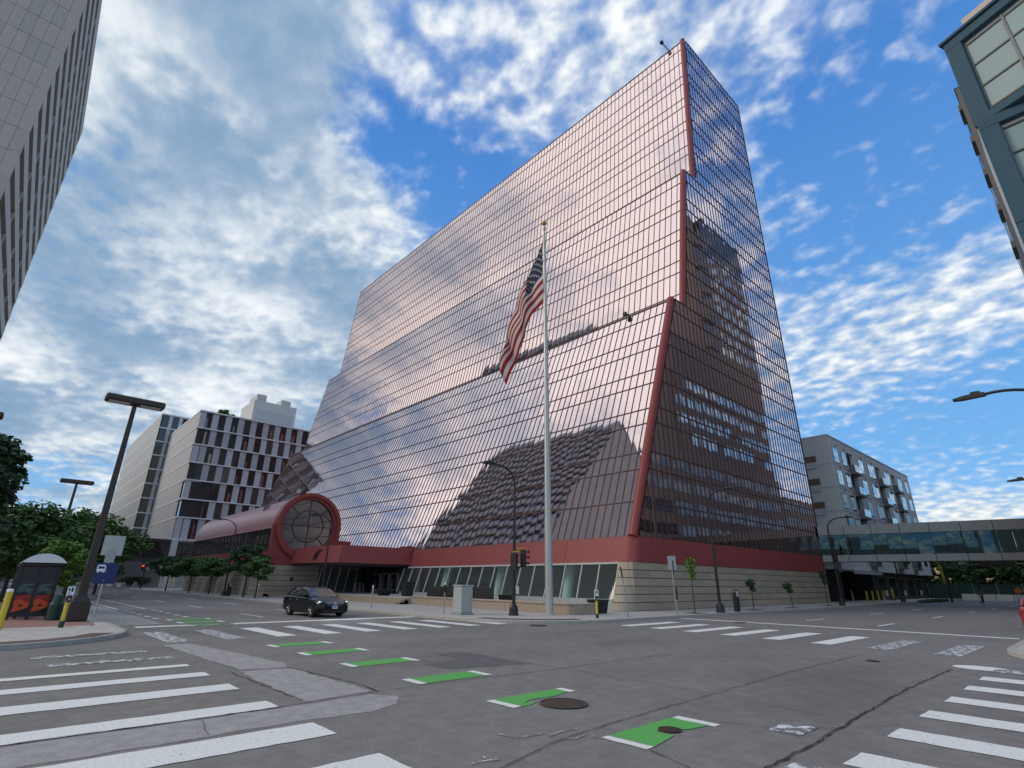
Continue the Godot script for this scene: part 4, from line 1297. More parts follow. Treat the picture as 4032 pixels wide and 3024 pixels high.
	solid("ground_soffit", Vector3(X - 0.2, 9.2, Z - 34.0), Vector3(60.0, 10.4, Z + 0.2), M.zinc, o)
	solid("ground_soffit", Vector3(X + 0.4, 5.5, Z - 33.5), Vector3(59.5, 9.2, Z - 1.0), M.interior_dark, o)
	for k in 4:
		var p := MB.new(); p.tube([Vector3(X + 0.9, 0.13, Z - 0.8 - k * 8.0), Vector3(X + 0.9, 9.2, Z - 0.8 - k * 8.0)], 0.45, 14); part("pillar", p, M.zinc, o)
	for k in 6:
		var l := MB.new(); l.cbox(Vector3(X + 1.5 + k * 1.6, 8.6, Z - 0.8), Vector3(X + 2.1 + k * 1.6, 8.9, Z - 0.4), 0.05); part("soffit_light", l, M.warm_lamp_glow, o)

func make_tile_tower() -> void:
	var o := thing("precast_tower", "tall pale precast tower with square blank panels and dark ribbon windows", "tower")
	var N := Vector3(-13.8, 0, -100.7); var F := Vector3(-12.7, 0, -160.0)
	var H := 115.0
	var dirv := (F - N).normalized()
	solid("core", Vector3(-52.0, 0, -159.0), Vector3(-14.6, H - 0.4, -101.2), M.precast_joint, o)
	var floors := 25
	var fh := 4.5
	var r := RandomNumberGenerator.new(); r.seed = 8
	# blank panels on the end wall
	var pm := MB.new(); pm.cbox(Vector3(-1.485, 0.03, -0.3), Vector3(-0.015, fh - 0.03, 0.0), 0.02)
	var mesh := pm.mesh()
	var panels := 0
	var rest := MB.new()
	for f in range(floors - 1, -1, -1):
		for k in 13:
			var at := Vector3(N.x - k * 1.5, H - (floors - f) * fh - 1.2, N.z)
			if panels < 300:
				inst("wall_panel", mesh, M.precast if r.randf() < 0.7 else M.precast_b, o, Transform3D(Basis.IDENTITY, at))
				panels += 1
			else: rest.cbox(at + Vector3(-1.485, 0.03, -0.3), at + Vector3(-0.015, fh - 0.03, 0.0), 0.02)
	rest.box(Vector3(-52.0, 0, -101.4), Vector3(-33.4, H - 0.5, -100.75))
	part("wall_panels", rest, M.precast, o).set_meta("kind", "stuff")
	# ribbon windows on the street wall: long dark slots between precast bands, split by uprights
	var out := Vector3(-dirv.z, 0, dirv.x)
	if out.x < 0: out = -out
	var L := N.distance_to(F)
	var b := Basis(dirv, Vector3.UP, out)
	for f in floors:
		var y := H - (floors - f) * fh - 1.2
		var band := MB.new(); band.box(Vector3(0, y + 2.2, -0.9), Vector3(L, y + fh + (1.2 if f == floors - 1 else 0.0), 0.0), Transform3D(b, N)); part("spandrel", band, M.precast, o)
		var g := MB.new(); g.box(Vector3(0.6, y, -0.9), Vector3(L - 0.6, y + 2.2, -0.65), Transform3D(b, N)); part("ribbon_window", g, M.dark_glass, o)
		for k in 5:
			var x := 0.0 if k == 0 else 1.2 + k * (L - 1.6) / 4.0 - 0.6
			var u := MB.new(); u.box(Vector3(x, y, -0.85), Vector3(x + 0.6, y + 2.2, -0.02), Transform3D(b, N)); part("upright", u, M.precast_b, o)
	solid("roof", Vector3(-52.0, H - 0.5, -160.0), Vector3(-13.9, H, -100.75), M.precast_b, o)

func make_blue_building() -> void:
	var o := thing("blue_frame_building", "blue steel-framed building with large square panes rising at the near corner", "building")
	var r := RandomNumberGenerator.new(); r.seed = 3
	var xb := 50.0; var zc := 1.45
	# lower storeys face the left-hand street squarely; the top storey is turned
	var bays := func(name_: String, from: Vector3, along: Vector3, outv: Vector3, y0: float, y1: float, count: int, w: float) -> void:
		var stack := Node3D.new(); stack.name = name_; o.add_child(stack, true)
		var b := Basis(along, Vector3.UP, outv)
		var t := Transform3D(b, from)
		var fr := MB.new()
		var len_ := count * w + 2.2
		fr.cbox(Vector3(0, y0, -1.2), Vector3(1.2, y1, 0.0), 0.05, t)
		fr.cbox(Vector3(0.0, y1 - 0.9, -1.2), Vector3(len_, y1 + 0.002, 0.03), 0.05, t)
		fr.cbox(Vector3(0.0, y0, -1.2), Vector3(len_, y0 + 0.7, 0.03), 0.05, t)
		part("frame", fr, M.blue_frame, stack)
		var rows := [y0 + 0.7]
		for k in 3: rows.append(y0 + 1.15 + (y1 - y0 - 2.5) * (k / 3.0))
		rows.append(y1 - 1.35); rows.append(y1 - 0.9)
		for k in count:
			for q in rows.size() - 1:
				var g := MB.new()
				var p := func(x: float, y: float) -> Vector3: return t * Vector3(x, y, -0.45)
				pane_quad(g, p.call(1.2 + k * w, rows[q] + 0.05), p.call(1.2 + (k + 1) * w, rows[q] + 0.05), p.call(1.2 + (k + 1) * w, rows[q + 1] - 0.05), p.call(1.2 + k * w, rows[q + 1] - 0.05), r, 0.003, 0.003)
				part("pane", g, M.stucco_grey if q == 0 or q == rows.size() - 2 else M.milky_glass, stack)
			var mu := MB.new(); mu.box(Vector3(1.2 + k * w - 0.09, y0 + 0.7, -0.5), Vector3(1.2 + k * w + 0.09, y1 - 0.9, -0.34), t); part("mullion", mu, M.window_frame, stack)
		for q in range(1, rows.size() - 1):
			var tr := MB.new(); tr.box(Vector3(1.2, rows[q] - 0.07, -0.5), Vector3(1.2 + count * w, rows[q] + 0.07, -0.36), t); part("transom", tr, M.dark_metal, stack)
	bays.call("storey", Vector3(xb, 0, zc), Vector3(0, 0, 1), Vector3(-1, 0, 0), 27.6, 37.6, 6, 2.75)
	bays.call("storey", Vector3(xb, 0, zc), Vector3(0, 0, 1), Vector3(-1, 0, 0), 17.5, 27.58, 6, 2.75)
	bays.call("storey", Vector3(xb - 0.6, 0, zc + 0.7), Vector3(0, 0, 1), Vector3(-1, 0, 0), 8.0, 24.2, 6, 2.75)
	var d := Vector3(-0.36, 0, 0.933).normalized()
	var topz := 0.0253 * (xb + 0.6)
	bays.call("top_storey", Vector3(xb + 0.6, 0, topz), d, Vector3(-d.z, 0, d.x), 37.62, 47.2, 7, 2.75)
	solid("core", Vector3(xb + 1.2, 0.13, zc + 0.2), Vector3(66.0, 44.0, 22.0), M.stucco_grey, o)
	var co := MB.new()
	co.cbox(Vector3(-0.2, 47.2, -8.0), Vector3(21.0, 47.5, 0.25), 0.05, Transform3D(Basis(d, Vector3.UP, Vector3(-d.z, 0, d.x)), Vector3(xb + 0.6, 0, topz)))
	part("cornice", co, M.blue_frame, o)
	var pa := MB.new()
	pa.cbox(Vector3(1.6, 47.5, -6.0), Vector3(20.0, 48.6, -0.3), 0.05, Transform3D(Basis(d, Vector3.UP, Vector3(-d.z, 0, d.x)), Vector3(xb + 0.6, 0, topz)))
	part("roof_wall", pa, M.precast, o)

func make_brown_tower() -> void:
	# stands across the right-hand street and shows in the mirror glass and as a thin strip beside the blue frame
	var o := thing("brown_tower", "brown brick apartment tower on a parking base across the street, mirrored in the tower's side", "tower")
	var r := RandomNumberGenerator.new(); r.seed = 13
	var zf := 2.0
	solid("base", Vector3(66.2, 0.13, zf), Vector3(126.0, 24.0, zf + 30.0), M.tan_brick, o)
	solid("middle", Vector3(84.0, 24.0, zf), Vector3(124.5, 48.0, zf + 30.0), M.brown_brick, o)
	solid("shaft", Vector3(98.0, 48.0, zf), Vector3(124.5, 80.0, zf + 26.0), M.brown_brick, o)
	solid("crown", Vector3(101.0, 80.0, zf + 2.0), Vector3(122.5, 86.0, zf + 24.0), M.brown_brick, o)
	solid("low_wing", Vector3(66.2, 24.0, zf + 0.5), Vector3(84.0, 40.0, zf + 28.0), M.tan_brick, o)
	# parking slots
	for f in 5:
		for k in 9:
			var x := 68.0 + k * 6.4
			solid("parking_slot", Vector3(x, 5.6 + f * 3.7, zf - 0.05), Vector3(x + 5.2, 7.4 + f * 3.7, zf + 0.2), M.dark_glass, o)
	# ribbon of bright bays, then flats
	for f in 4:
		for k in 12:
			if r.randf() < 0.15: continue
			var x := 85.2 + k * 3.25
			solid("window", Vector3(x, 26.2 + f * 3.6, zf - 0.05), Vector3(x + 2.2, 28.0 + f * 3.6, zf + 0.2), M.pale_glass, o)
	for f in 9:
		for k in 7:
			var x := 99.2 + k * 3.6
			solid("window", Vector3(x, 50.0 + f * 3.4, zf - 0.05), Vector3(x + (1.9 if k > 1 else 2.6), 51.9 + f * 3.4, zf + 0.2), M.teal_glass if k < 2 else M.pale_glass, o)
		if f % 2 == 0: solid("balcony", Vector3(99.0, 49.2 + f * 3.4, zf - 0.45), Vector3(103.5, 50.3 + f * 3.4, zf + 0.1), M.tan_brick, o)
	for k in 8:
		solid("crown_pane", Vector3(104.0 + k * 2.5, 76.0, zf - 0.08), Vector3(106.3 + k * 2.5, 85.0, zf + 1.9), M.teal_glass, o)
	var low := thing("low_brick_building", "low brown brick building with tan bands further down the right-hand street", "building")
	solid("wall", Vector3(127.0, 0.13, 2.5), Vector3(170.0, 21.0, 30.0), M.tan_brick, low)
	for f in 5:
		for k in 9: solid("window", Vector3(128.5 + k * 4.6, 3.0 + f * 3.8, 2.42), Vector3(131.0 + k * 4.6, 5.0 + f * 3.8, 2.6), M.office_glass_b, low)

func make_apartments() -> void:
	var o := thing("apartment_building", "white and grey six-storey apartment block with recessed balconies behind the skyway", "apartment building")
	var r := RandomNumberGenerator.new(); r.seed = 19
	var X0 := 79.72; var X1 := 122.65; var Z := ZR; var top := 21.45
	# front wall left open where the balconies are cut in
	var cols := [[80.95, 82.95, "w"], [84.52, 86.15, "w"], [86.98, 89.95, "b"], [92.15, 94.3, "w"], [96.83, 99.99, "w"], [100.99, 103.86, "b"], [105.83, 108.83, "w"], [110.1, 112.87, "b"], [113.95, 116.47, "w"], [118.8, 120.9, "w"]]
	var tops := [20.0, 16.85, 13.70, 10.55, 7.40]
	var x := X0
	for c in cols:
		if c[2] != "b": continue
		solid("front_wall", Vector3(x, 3.8, Z - 0.5), Vector3(c[0], top, Z), M.stucco_white, o)
		x = c[1]
		solid("front_wall", Vector3(c[0], 20.25, Z - 0.5), Vector3(c[1], top, Z), M.stucco_white, o)
		solid("recess_wall", Vector3(c[0], 3.8, Z - 2.3), Vector3(c[1], 20.3, Z - 2.1), M.balcony_wall, o)
		for f in 5:
			var y: float = tops[f] - 2.75
			solid("balcony_floor", Vector3(c[0], y - 0.25, Z - 2.1), Vector3(c[1], y, Z + 0.75), M.window_frame, o)
			for k in 2:
				var g := MB.new()
				var xa: float = lerpf(c[0] + 0.08, c[1] - 0.08, k / 2.0); var xb: float = lerpf(c[0] + 0.08, c[1] - 0.08, (k + 1) / 2.0)
				g.cbox(Vector3(xa + 0.03, y + 0.08, Z + 0.68), Vector3(xb - 0.03, y + 1.08, Z + 0.72), 0.01)
				part("balcony_glass", g, M.pale_glass, o)
			solid("balcony_side", Vector3(c[0] + 0.02, y + 0.05, Z + 0.01), Vector3(c[0] + 0.06, y + 1.05, Z + 0.66), M.window_frame, o)
			solid("balcony_side", Vector3(c[1] - 0.06, y + 0.05, Z + 0.01), Vector3(c[1] - 0.02, y + 1.05, Z + 0.66), M.window_frame, o)
			solid("balcony_door", Vector3(c[0] + 0.5, y, Z - 2.09), Vector3(c[1] - 0.4, y + 2.2, Z - 2.04), M.dark_glass, o)
	solid("front_wall", Vector3(x, 3.8, Z - 0.5), Vector3(X1, top, Z), M.stucco_white, o)
	solid("core", Vector3(X0, 3.8, Z - 30.0), Vector3(X1, top - 0.1, Z - 2.35), M.stucco_grey, o)
	solid("end_wall", Vector3(X0 - 0.02, 3.8, Z - 30.0), Vector3(X0 + 0.3, top, Z - 0.01), M.stucco_grey, o)
	solid("parapet", Vector3(X0 - 0.08, top, Z - 30.0), Vector3(X1 + 0.08, top + 0.14, Z + 0.08), M.white_slab, o)
	for c in cols:
		if c[2] != "w": continue
		for f in 5:
			var wn := Node3D.new(); wn.name = "window"; o.add_child(wn, true)
			var y1: float = tops[f]; var y0: float = y1 - 2.05
			solid("frame", Vector3(c[0] - 0.06, y0 - 0.08, Z - 0.1), Vector3(c[1] + 0.06, y1 + 0.06, Z + 0.03), M.window_frame, wn)
			var m := 3 if c[1] - c[0] > 2.4 else 2
			for k in m:
				var xa: float = lerpf(c[0], c[1], float(k) / m) + 0.05; var xb: float = lerpf(c[0], c[1], float(k + 1) / m) - 0.05
				var low := y0 + 0.62 if k == 0 else y0
				for q in 2:
					if q == 1 and k > 0: continue
					var ya := low + 0.04 if q == 0 else y0 + 0.04; var yb := y1 - 0.04 if q == 0 else low - 0.03
					var g := MB.new()
					pane_quad(g, Vector3(xa, ya, Z + 0.045), Vector3(xb, ya, Z + 0.045), Vector3(xb, yb, Z + 0.045), Vector3(xa, yb, Z + 0.045), r, 0.004, 0.006)
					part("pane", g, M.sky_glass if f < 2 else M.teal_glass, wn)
			solid("lintel_vent", Vector3((c[0] + c[1]) / 2 + 0.6, y1 + 0.45, Z), Vector3((c[0] + c[1]) / 2 + 1.0, y1 + 0.55, Z + 0.12), M.window_frame, o)
	for y in [17.55, 14.4, 11.25, 8.1]:
		solid("floor_band", Vector3(X0 - 0.06, y - 0.09, Z - 29.0), Vector3(X0 - 0.021, y + 0.09, Z + 0.0), M.zinc, o)
		for c in [[X0, 86.98], [89.95, 100.99], [103.86, 110.1], [112.87, X1]]:
			solid("floor_band", Vector3(c[0], y - 0.08, Z + 0.001), Vector3(c[1], y + 0.08, Z + 0.025), M.zinc_b, o)
	for k in 4:
		solid("wall_vent", Vector3(X0 - 0.12, 18.0 - k * 3.15, Z - 3.6), Vector3(X0 - 0.02, 18.8 - k * 3.15, Z - 1.9), M.balcony_wall, o)
		solid("vent_hood", Vector3(X0 - 0.18, 17.1 - k * 3.15, Z - 3.5), Vector3(X0 - 0.02, 17.25 - k * 3.15, Z - 2.0), M.zinc, o)
	# dark ground floor: garage mouth, shop fronts
	solid("ground_wall", Vector3(89.2, 0.13, Z - 20.0), Vector3(X1 - 0.5, 3.8, Z - 0.7), M.shop_dark, o)
	solid("garage_back", Vector3(70.5, 0.13, Z - 24.0), Vector3(89.2, 3.8, Z - 12.0), M.interior_dark, o)
	solid("garage_side", Vector3(75.0, 0.13, Z - 12.0), Vector3(76.2, 3.8, Z - 0.6), M.shop_dark, o)
	solid("garage_roof", Vector3(72.4, 3.8, Z - 26.0), Vector3(89.2, 5.3, Z - 0.02), M.stucco_white, o)
	solid("red_door", Vector3(70.6, 0.13, Z - 3.2), Vector3(74.0, 3.4, Z - 3.0), M.red_panel, o)
	solid("fascia", Vector3(80.0, 3.35, Z - 0.2), Vector3(90.0, 3.8, Z + 0.5), M.zinc_b, o)
	for k in 6:
		var xs := 91.5 + k * 5.1
		var sf := Node3D.new(); sf.name = "shop_front"; o.add_child(sf, true)
		solid("frame", Vector3(xs, 0.3, Z - 0.72), Vector3(xs + 3.6, 3.2, Z - 0.6), M.window_frame, sf)
		for q in 2:
			var g := MB.new(); var xa := xs + 0.15 + q * 1.7
			pane_quad(g, Vector3(xa, 0.5, Z - 0.58), Vector3(xa + 1.55, 0.5, Z - 0.58), Vector3(xa + 1.55, 3.05, Z - 0.58), Vector3(xa, 3.05, Z - 0.58), r, 0.003, 0.004)
			part("pane", g, M.teal_glass, sf)
		if k % 2 == 0: solid("notice", Vector3(xs + 1.9, 0.6, Z - 0.56), Vector3(xs + 3.2, 1.4, Z - 0.55), M.white_plastic, sf)
	# chimney shaft between the tower and the flats
	solid("service_shaft", Vector3(70.2, 0.13, Z - 20.0), Vector3(75.6, 33.0, Z - 6.0), M.stucco_grey, o)

func make_skyways() -> void:
	var o := thing("skyway", "glazed metal skyway bridge with dark teal windows crossing the right-hand street", "footbridge")
	var r := RandomNumberGenerator.new(); r.seed = 23
	var from := Vector3(68.9, 0, ZR + 0.1); var d := Vector3(0.25, 0, 0.968).normalized()
	var out := Vector3(-d.z, 0, d.x)
	var t := Transform3D(Basis(d, Vector3.UP, out), from)
	var n := 15; var w := 2.6
	for k in n:
		var x := k * w
		var a := MB.new(); a.cbox(Vector3(x + 0.012, 7.32, -0.25), Vector3(x + w - 0.012, 8.36, 0.0), 0.02, t); part("upper_panel", a, M.skyway_panel, o)
		var b := MB.new(); b.cbox(Vector3(x + 0.012, 4.42, -0.25), Vector3(x + w - 0.012, 5.14, 0.0), 0.02, t); part("lower_panel", b, M.skyway_panel, o)
		var g := MB.new()
		for q in 2:
			var xa := x + 0.02 + q * w / 2; var xb := xa + w / 2 - 0.03
			pane_quad(g, t * Vector3(xa, 5.16, -0.10), t * Vector3(xb, 5.16, -0.10), t * Vector3(xb, 7.30, -0.10), t * Vector3(xa, 7.30, -0.10), r, 0.05, 0.02)
		part("pane", g, M.teal_glass, o)
	var bd := MB.new()
	bd.box(Vector3(0, 4.5, -4.2), Vector3(n * w, 5.1, -0.26), t); bd.box(Vector3(0, 7.4, -4.2), Vector3(n * w, 8.3, -0.26), t)
	part("deck_and_roof", bd, M.dark_metal, o)
	var rg := MB.new()
	for k in n: rg.box(Vector3(k * w, 5.1, -4.2), Vector3(k * w + 1.9, 7.4, -4.1), t)
	part("far_side", rg, M.dark_glass, o)
	# dark truss bridge far down the left-hand street
	var s := thing("truss_bridge", "dark enclosed truss footbridge over the left-hand street beside the grey office", "footbridge")
	var z := -132.0
	solid("lower_chord", Vector3(-30.0, 5.0, z - 4.0), Vector3(25.0, 5.7, z), M.dark_metal, s)
	solid("upper_chord", Vector3(-30.0, 9.0, z - 4.0), Vector3(25.0, 9.5, z), M.dark_metal, s)
	for k in 11:
		var x := -30.0 + k * 5.0
		solid("post", Vector3(x, 5.7, z - 0.2), Vector3(x + 0.3, 9.0, z - 0.02), M.bronze, s)
		var dg := MB.new(); dg.tube([Vector3(x + 0.2, 5.7 if k % 2 else 9.0, z - 0.1), Vector3(x + 5.0, 9.0 if k % 2 else 5.7, z - 0.1)], 0.13, 6); part("diagonal", dg, M.bronze, s)
		solid("glazing", Vector3(x + 0.3, 5.7, z - 0.5), Vector3(x + 5.0, 9.0, z - 0.4), M.dark_glass, s)
	solid("abutment", Vector3(25.0, 0.13, z - 3.0), Vector3(26.2, 9.5, z + 0.1), M.stucco_grey, s)
	solid("glazed_landing", Vector3(26.2, 5.4, z - 3.5), Vector3(33.0, 9.2, z - 0.4), M.dark_glass, s)

func make_far_things() -> void:
	# end of the left-hand street
	var a := thing("far_hall", "low tan building with a green copper roof edge above the street trees", "building")
	solid("wall", Vector3(-8.0, 0.1, -290.0), Vector3(75.0, 17.0, -262.0), M.tan_brick, a)
	solid("roof_edge", Vector3(-9.0, 17.0, -291.0), Vector3(75.0, 18.6, -261.0), M.copper_green, a)
	var c := thing("church_spire", "small copper-green church gable with a dark pinnacle far down the street", "church")
	solid("gable", Vector3(-12.5, 0.1, -205.0), Vector3(-3.2, 24.5, -196.0), M.copper_green, c)
	var sp := MB.new(); sp.lathe([Vector2(0.8, 0), Vector2(0.8, 4), Vector2(1.1, 4.1), Vector2(0.5, 5.0), Vector2(0.25, 9.0), Vector2(0.01, 9.6)], Transform3D(Basis.IDENTITY, Vector3(-2.4, 23.0, -196.0)), 8); part("pinnacle", sp, M.mullion_red, c)
	solid("nave", Vector3(-12.0, 0.1, -204.0), Vector3(-1.5, 18.0, -190.0), M.stucco_grey, c)
	var w := thing("retaining_wall", "long pale concrete retaining wall beyond the truss bridge", "wall")
	solid("wall", Vector3(19.5, 0.13, -141.0), Vector3(27.0, 3.6, -140.2), M.concrete_patch, w)
	var h := thing("clipped_hedge", "dark clipped hedge standing in front of the retaining wall", "hedge")
	var mb := MB.new(); leaves(mb, Vector3(21.5, 1.4, -139.6), Vector3(3.2, 0.9, 0.5), 900, 0.3, "leaf_dark", 4)
	part("foliage", mb, M.leaf_dark, h)
	for k in 7:
		var j := thing("slanted_barrier", "short slanted concrete barrier standing in a row by the far crossing", "barrier", Vector3(10.5 + k * 1.7, 0.0, -134.0 - (k % 2) * 1.5), 0.3, "slanted concrete barriers")
		var jm := MB.new(); jm.prism([Vector2(-0.4, 0), Vector2(0.5, 0), Vector2(0.15, 1.1), Vector2(-0.05, 1.1)], Vector3(0, 0, -0.4), Vector3(0, 0, 0.8), Vector3(1, 0, 0), Vector3(0, 1, 0)); part("block", jm, M.concrete_patch, j)
	# grey-panelled ramp on the left side, which the lower glass mirrors
	var p := thing("parking_ramp", "grey-panelled parking ramp down the left-hand street, mirrored in the tower's lowest panes", "building")
	for f in 9:
		solid("spandrel", Vector3(-60.0, 1.5 + f * 5.0, -262.0), Vector3(-13.5, 5.0 + f * 5.0, -176.0), M.precast_b, p)
		solid("gap", Vector3(-59.0, f * 5.0 + 0.1, -261.0), Vector3(-14.5, 1.6 + f * 5.0, -177.0), M.dark_glass, p)
	# beyond the skyway
	var b := thing("beige_building", "long beige building with pale panels behind the far trees", "building")
	for k in 6: solid("wall_panel", Vector3(205.0, 0.1, -70.0 + k * 12.0), Vector3(215.0, 17.5, -58.2 + k * 12.0), M.beige_wall, b)
	solid("roof_edge", Vector3(204.8, 17.5, -70.0), Vector3(215.0, 18.2, 2.0), M.pale_trim, b)
	var fe := thing("site_fence", "green screened construction fence behind the white barriers", "fence")
	for k in 8: solid("screen_panel", Vector3(119.0, 0.05, -26.0 + k * 3.05), Vector3(119.08, 2.4, -23.0 + k * 3.05), M.fence_green, fe)
	for k in 9: solid("post", Vector3(118.9, 0.0, -26.05 + k * 3.05), Vector3(119.0, 2.6, -25.97 + k * 3.05), M.galvanised, fe)
	for k in 8:
		var wb := thing("water_barrier", "white plastic water-filled barrier in the line across the far street", "barrier", Vector3(112.5, 0, -16.6 + k * 2.05), 0.0, "white plastic barriers")
		var wm := MB.new(); wm.prism([Vector2(-0.3, 0), Vector2(0.3, 0), Vector2(0.24, 0.35), Vector2(0.1, 0.95), Vector2(-0.1, 0.95), Vector2(-0.24, 0.35)], Vector3(0, 0, -0.98), Vector3(0, 0, 1.96), Vector3(1, 0, 0), Vector3(0, 1, 0)); part("shell", wm, M.barrier_white, wb)
	var wsn := thing("work_sign", "orange diamond roadworks sign propped beside the far barriers", "road sign", Vector3(111.4, 0, -10.7))
	var dm := MB.new(); dm.box(Vector3(-0.03, -0.36, -0.36), Vector3(0.03, 0.36, 0.36), Transform3D(Basis(Vector3.RIGHT, PI / 4), Vector3(0, 1.5, 0))); part("diamond", dm, M.orange, wsn)
	solid("leg", Vector3(-0.03, 0, -0.3), Vector3(0.03, 1.2, -0.24), M.dark_metal, wsn); solid("leg", Vector3(-0.03, 0, 0.24), Vector3(0.03, 1.2, 0.3), M.dark_metal, wsn)
	var island := thing("grass_island", "low strip of dark ground cover along the far kerb", "planting", Vector3(93.0, 0, -17.6))
	var gm := MB.new(); leaves(gm, Vector3(0, 0.2, 0), Vector3(9.0, 0.22, 0.7), 1500, 0.22, "leaf_dark", 6); part("ground_cover", gm, M.leaf_dark, island)
	island.set_meta("kind", "stuff")

# ------------------------------------------------------------------ street furniture
func black_lamp(label: String, at: Vector3, arm: Vector3, h := 8.2, reach := 1.7, heavy := true) -> Node3D:
	var o := thing("street_lamp", label, "street lamp", at, 0.0, "black curved-arm street lamps")
	var b := MB.new()
	b.lathe([Vector2(0.30, 0.0), Vector2(0.30, 0.08), Vector2(0.26, 0.12), Vector2(0.24, 0.42), Vector2(0.19, 0.52), Vector2(0.12, 0.60), Vector2(0.11, 0.66)], Transform3D.IDENTITY, 12)
	if heavy: part("base", b, M.black_paint, o)
	var p := MB.new(); p.tube([Vector3(0, 0.0, 0), Vector3(0, 2, 0), Vector3(0, h - 1.0, 0)], [0.105, 0.098, 0.072], 12); part("pole", p, M.black_paint, o)
	var path := []
	for k in 11:
		var a := PI / 2 * k / 10.0
		path.append(Vector3(0, h - 1.0, 0) + Vector3.UP * sin(a) * 1.0 + arm * (1.0 - cos(a)) * (reach - 0.5))
	path.append(path[10] + arm * 0.35 - Vector3.UP * 0.02)
	var am := MB.new(); am.tube(path, 0.052, 10); part("arm", am, M.black_paint, o)
	var e: Vector3 = path[11]
	var hb := Basis(arm, Vector3.UP, arm.cross(Vector3.UP))
	var hm := MB.new()
	hm.prism([Vector2(-0.1, -0.05), Vector2(0.55, -0.07), Vector2(0.82, -0.05), Vector2(0.80, 0.0), Vector2(0.5, 0.05), Vector2(0.12, 0.08), Vector2(-0.1, 0.05)], e - hb.z * 0.15, hb.z * 0.30, arm, Vector3.UP)
	hm.cbox(Vector3(0.02, 0.06, -0.07), Vector3(0.3, 0.16, 0.07), 0.02, Transform3D(hb, e))
	part("lamp_head", hm, M.black_paint, o)
	return o

func shoebox_lamp(label: String, at: Vector3) -> void:
	var o := thing("parking_lamp", label, "street lamp", at, 0.0, "bronze shoebox street lamps")
	var b := MB.new()
	b.cbox(Vector3(-0.37, 0, -0.37), Vector3(0.37, 0.72, 0.37), 0.05)
	var p := [Vector3(-0.35, 0.72, 0.35), Vector3(0.35, 0.72, 0.35), Vector3(0.35, 0.72, -0.35), Vector3(-0.35, 0.72, -0.35)]
	var q := [Vector3(-0.16, 1.05, 0.16), Vector3(0.16, 1.05, 0.16), Vector3(0.16, 1.05, -0.16), Vector3(-0.16, 1.05, -0.16)]
	for k in 4: b.quad(p[k], p[(k + 1) % 4], q[(k + 1) % 4], q[k])
	part("base", b, M.bronze, o)
	var pm := MB.new()
	var bot := 0.155; var top := 0.085
	var c := [Vector2(-1, 1), Vector2(1, 1), Vector2(1, -1), Vector2(-1, -1)]
	for k in 4:
		var u: Vector2 = c[k]; var v: Vector2 = c[(k + 1) % 4]
		pm.quad(Vector3(u.x * bot, 1.0, u.y * bot), Vector3(v.x * bot, 1.0, v.y * bot), Vector3(v.x * top, 9.6, v.y * top), Vector3(u.x * top, 9.6, u.y * top))
	part("pole", pm, M.bronze, o)
	var h := MB.new(); h.cbox(Vector3(-1.2, 9.55, -0.36), Vector3(1.2, 9.86, 0.36), 0.06); part("lamp_head", h, M.bronze, o)
	var l := MB.new(); l.box(Vector3(-1.05, 9.535, -0.28), Vector3(-0.2, 9.549, 0.28)); l.box(Vector3(0.2, 9.535, -0.28), Vector3(1.05, 9.549, 0.28)); part("lens", l, M.pale_trim, o)

func signal_head(o: Node3D, at: Vector3, turn: float, m: Material) -> void:
	var t := Transform3D(Basis(Vector3.UP, turn), at)
	var b := MB.new(); b.cbox(Vector3(-0.19, -0.5, -0.14), Vector3(0.19, 0.5, 0.1), 0.03, t)
	var hd := part("housing", b, m, o)
	for k in 3:
		var v := MB.new()
		for q in 8:
			var a := PI * q / 8; var a2 := PI * (q + 1) / 8
			v.quad(t * Vector3(cos(a) * 0.13, 0.32 - k * 0.32 + sin(a) * 0.13, 0.1), t * Vector3(cos(a) * 0.13, 0.32 - k * 0.32 + sin(a) * 0.13, 0.34), t * Vector3(cos(a2) * 0.13, 0.32 - k * 0.32 + sin(a2) * 0.13, 0.34), t * Vector3(cos(a2) * 0.13, 0.32 - k * 0.32 + sin(a2) * 0.13, 0.1))
		part("visor", v, m, hd)

func button_post(label: String, at: Vector3, turn: float) -> void:
	var o := thing("push_button_post", label, "crossing post", at, turn, "yellow push-button posts")
	var b := MB.new(); b.tube([Vector3(0, 0, 0), Vector3(0, 0.22, 0)], 0.085, 12); part("base", b, M.dark_green, o)
	var p := MB.new(); p.tube([Vector3(0, 0.2, 0), Vector3(0, 0.98, 0)], 0.06, 12); part("post", p, M.yellow, o)
	var k := MB.new(); k.cbox(Vector3(-0.07, 0.86, 0.03), Vector3(0.07, 1.08, 0.12), 0.02); part("button_box", k, M.black_paint, o)
	var q := MB.new(); q.lathe([Vector2(0.04, 0), Vector2(0.04, 0.02), Vector2(0.001, 0.03)], Transform3D(Basis(Vector3.RIGHT, PI / 2), Vector3(0, 0.96, 0.12)), 12); part("button", q, M.galvanised, o)
	var s := MB.new(); s.box(Vector3(-0.11, 1.06, 0.02), Vector3(0.11, 1.40, 0.035)); var pl := part("sign", s, M.white_plastic, o)
	var w := MB.new()
	w.box(Vector3(-0.09, 1.08, 0.0351), Vector3(0.09, 1.10, 0.037)); w.box(Vector3(-0.07, 1.16, 0.0351), Vector3(0.0, 1.19, 0.037)); w.box(Vector3(0.0, 1.22, 0.0351), Vector3(0.07, 1.36, 0.037)); w.box(Vector3(-0.08, 1.24, 0.0351), Vector3(-0.03, 1.34, 0.037))
	part("print", w, M.dark_metal, pl)

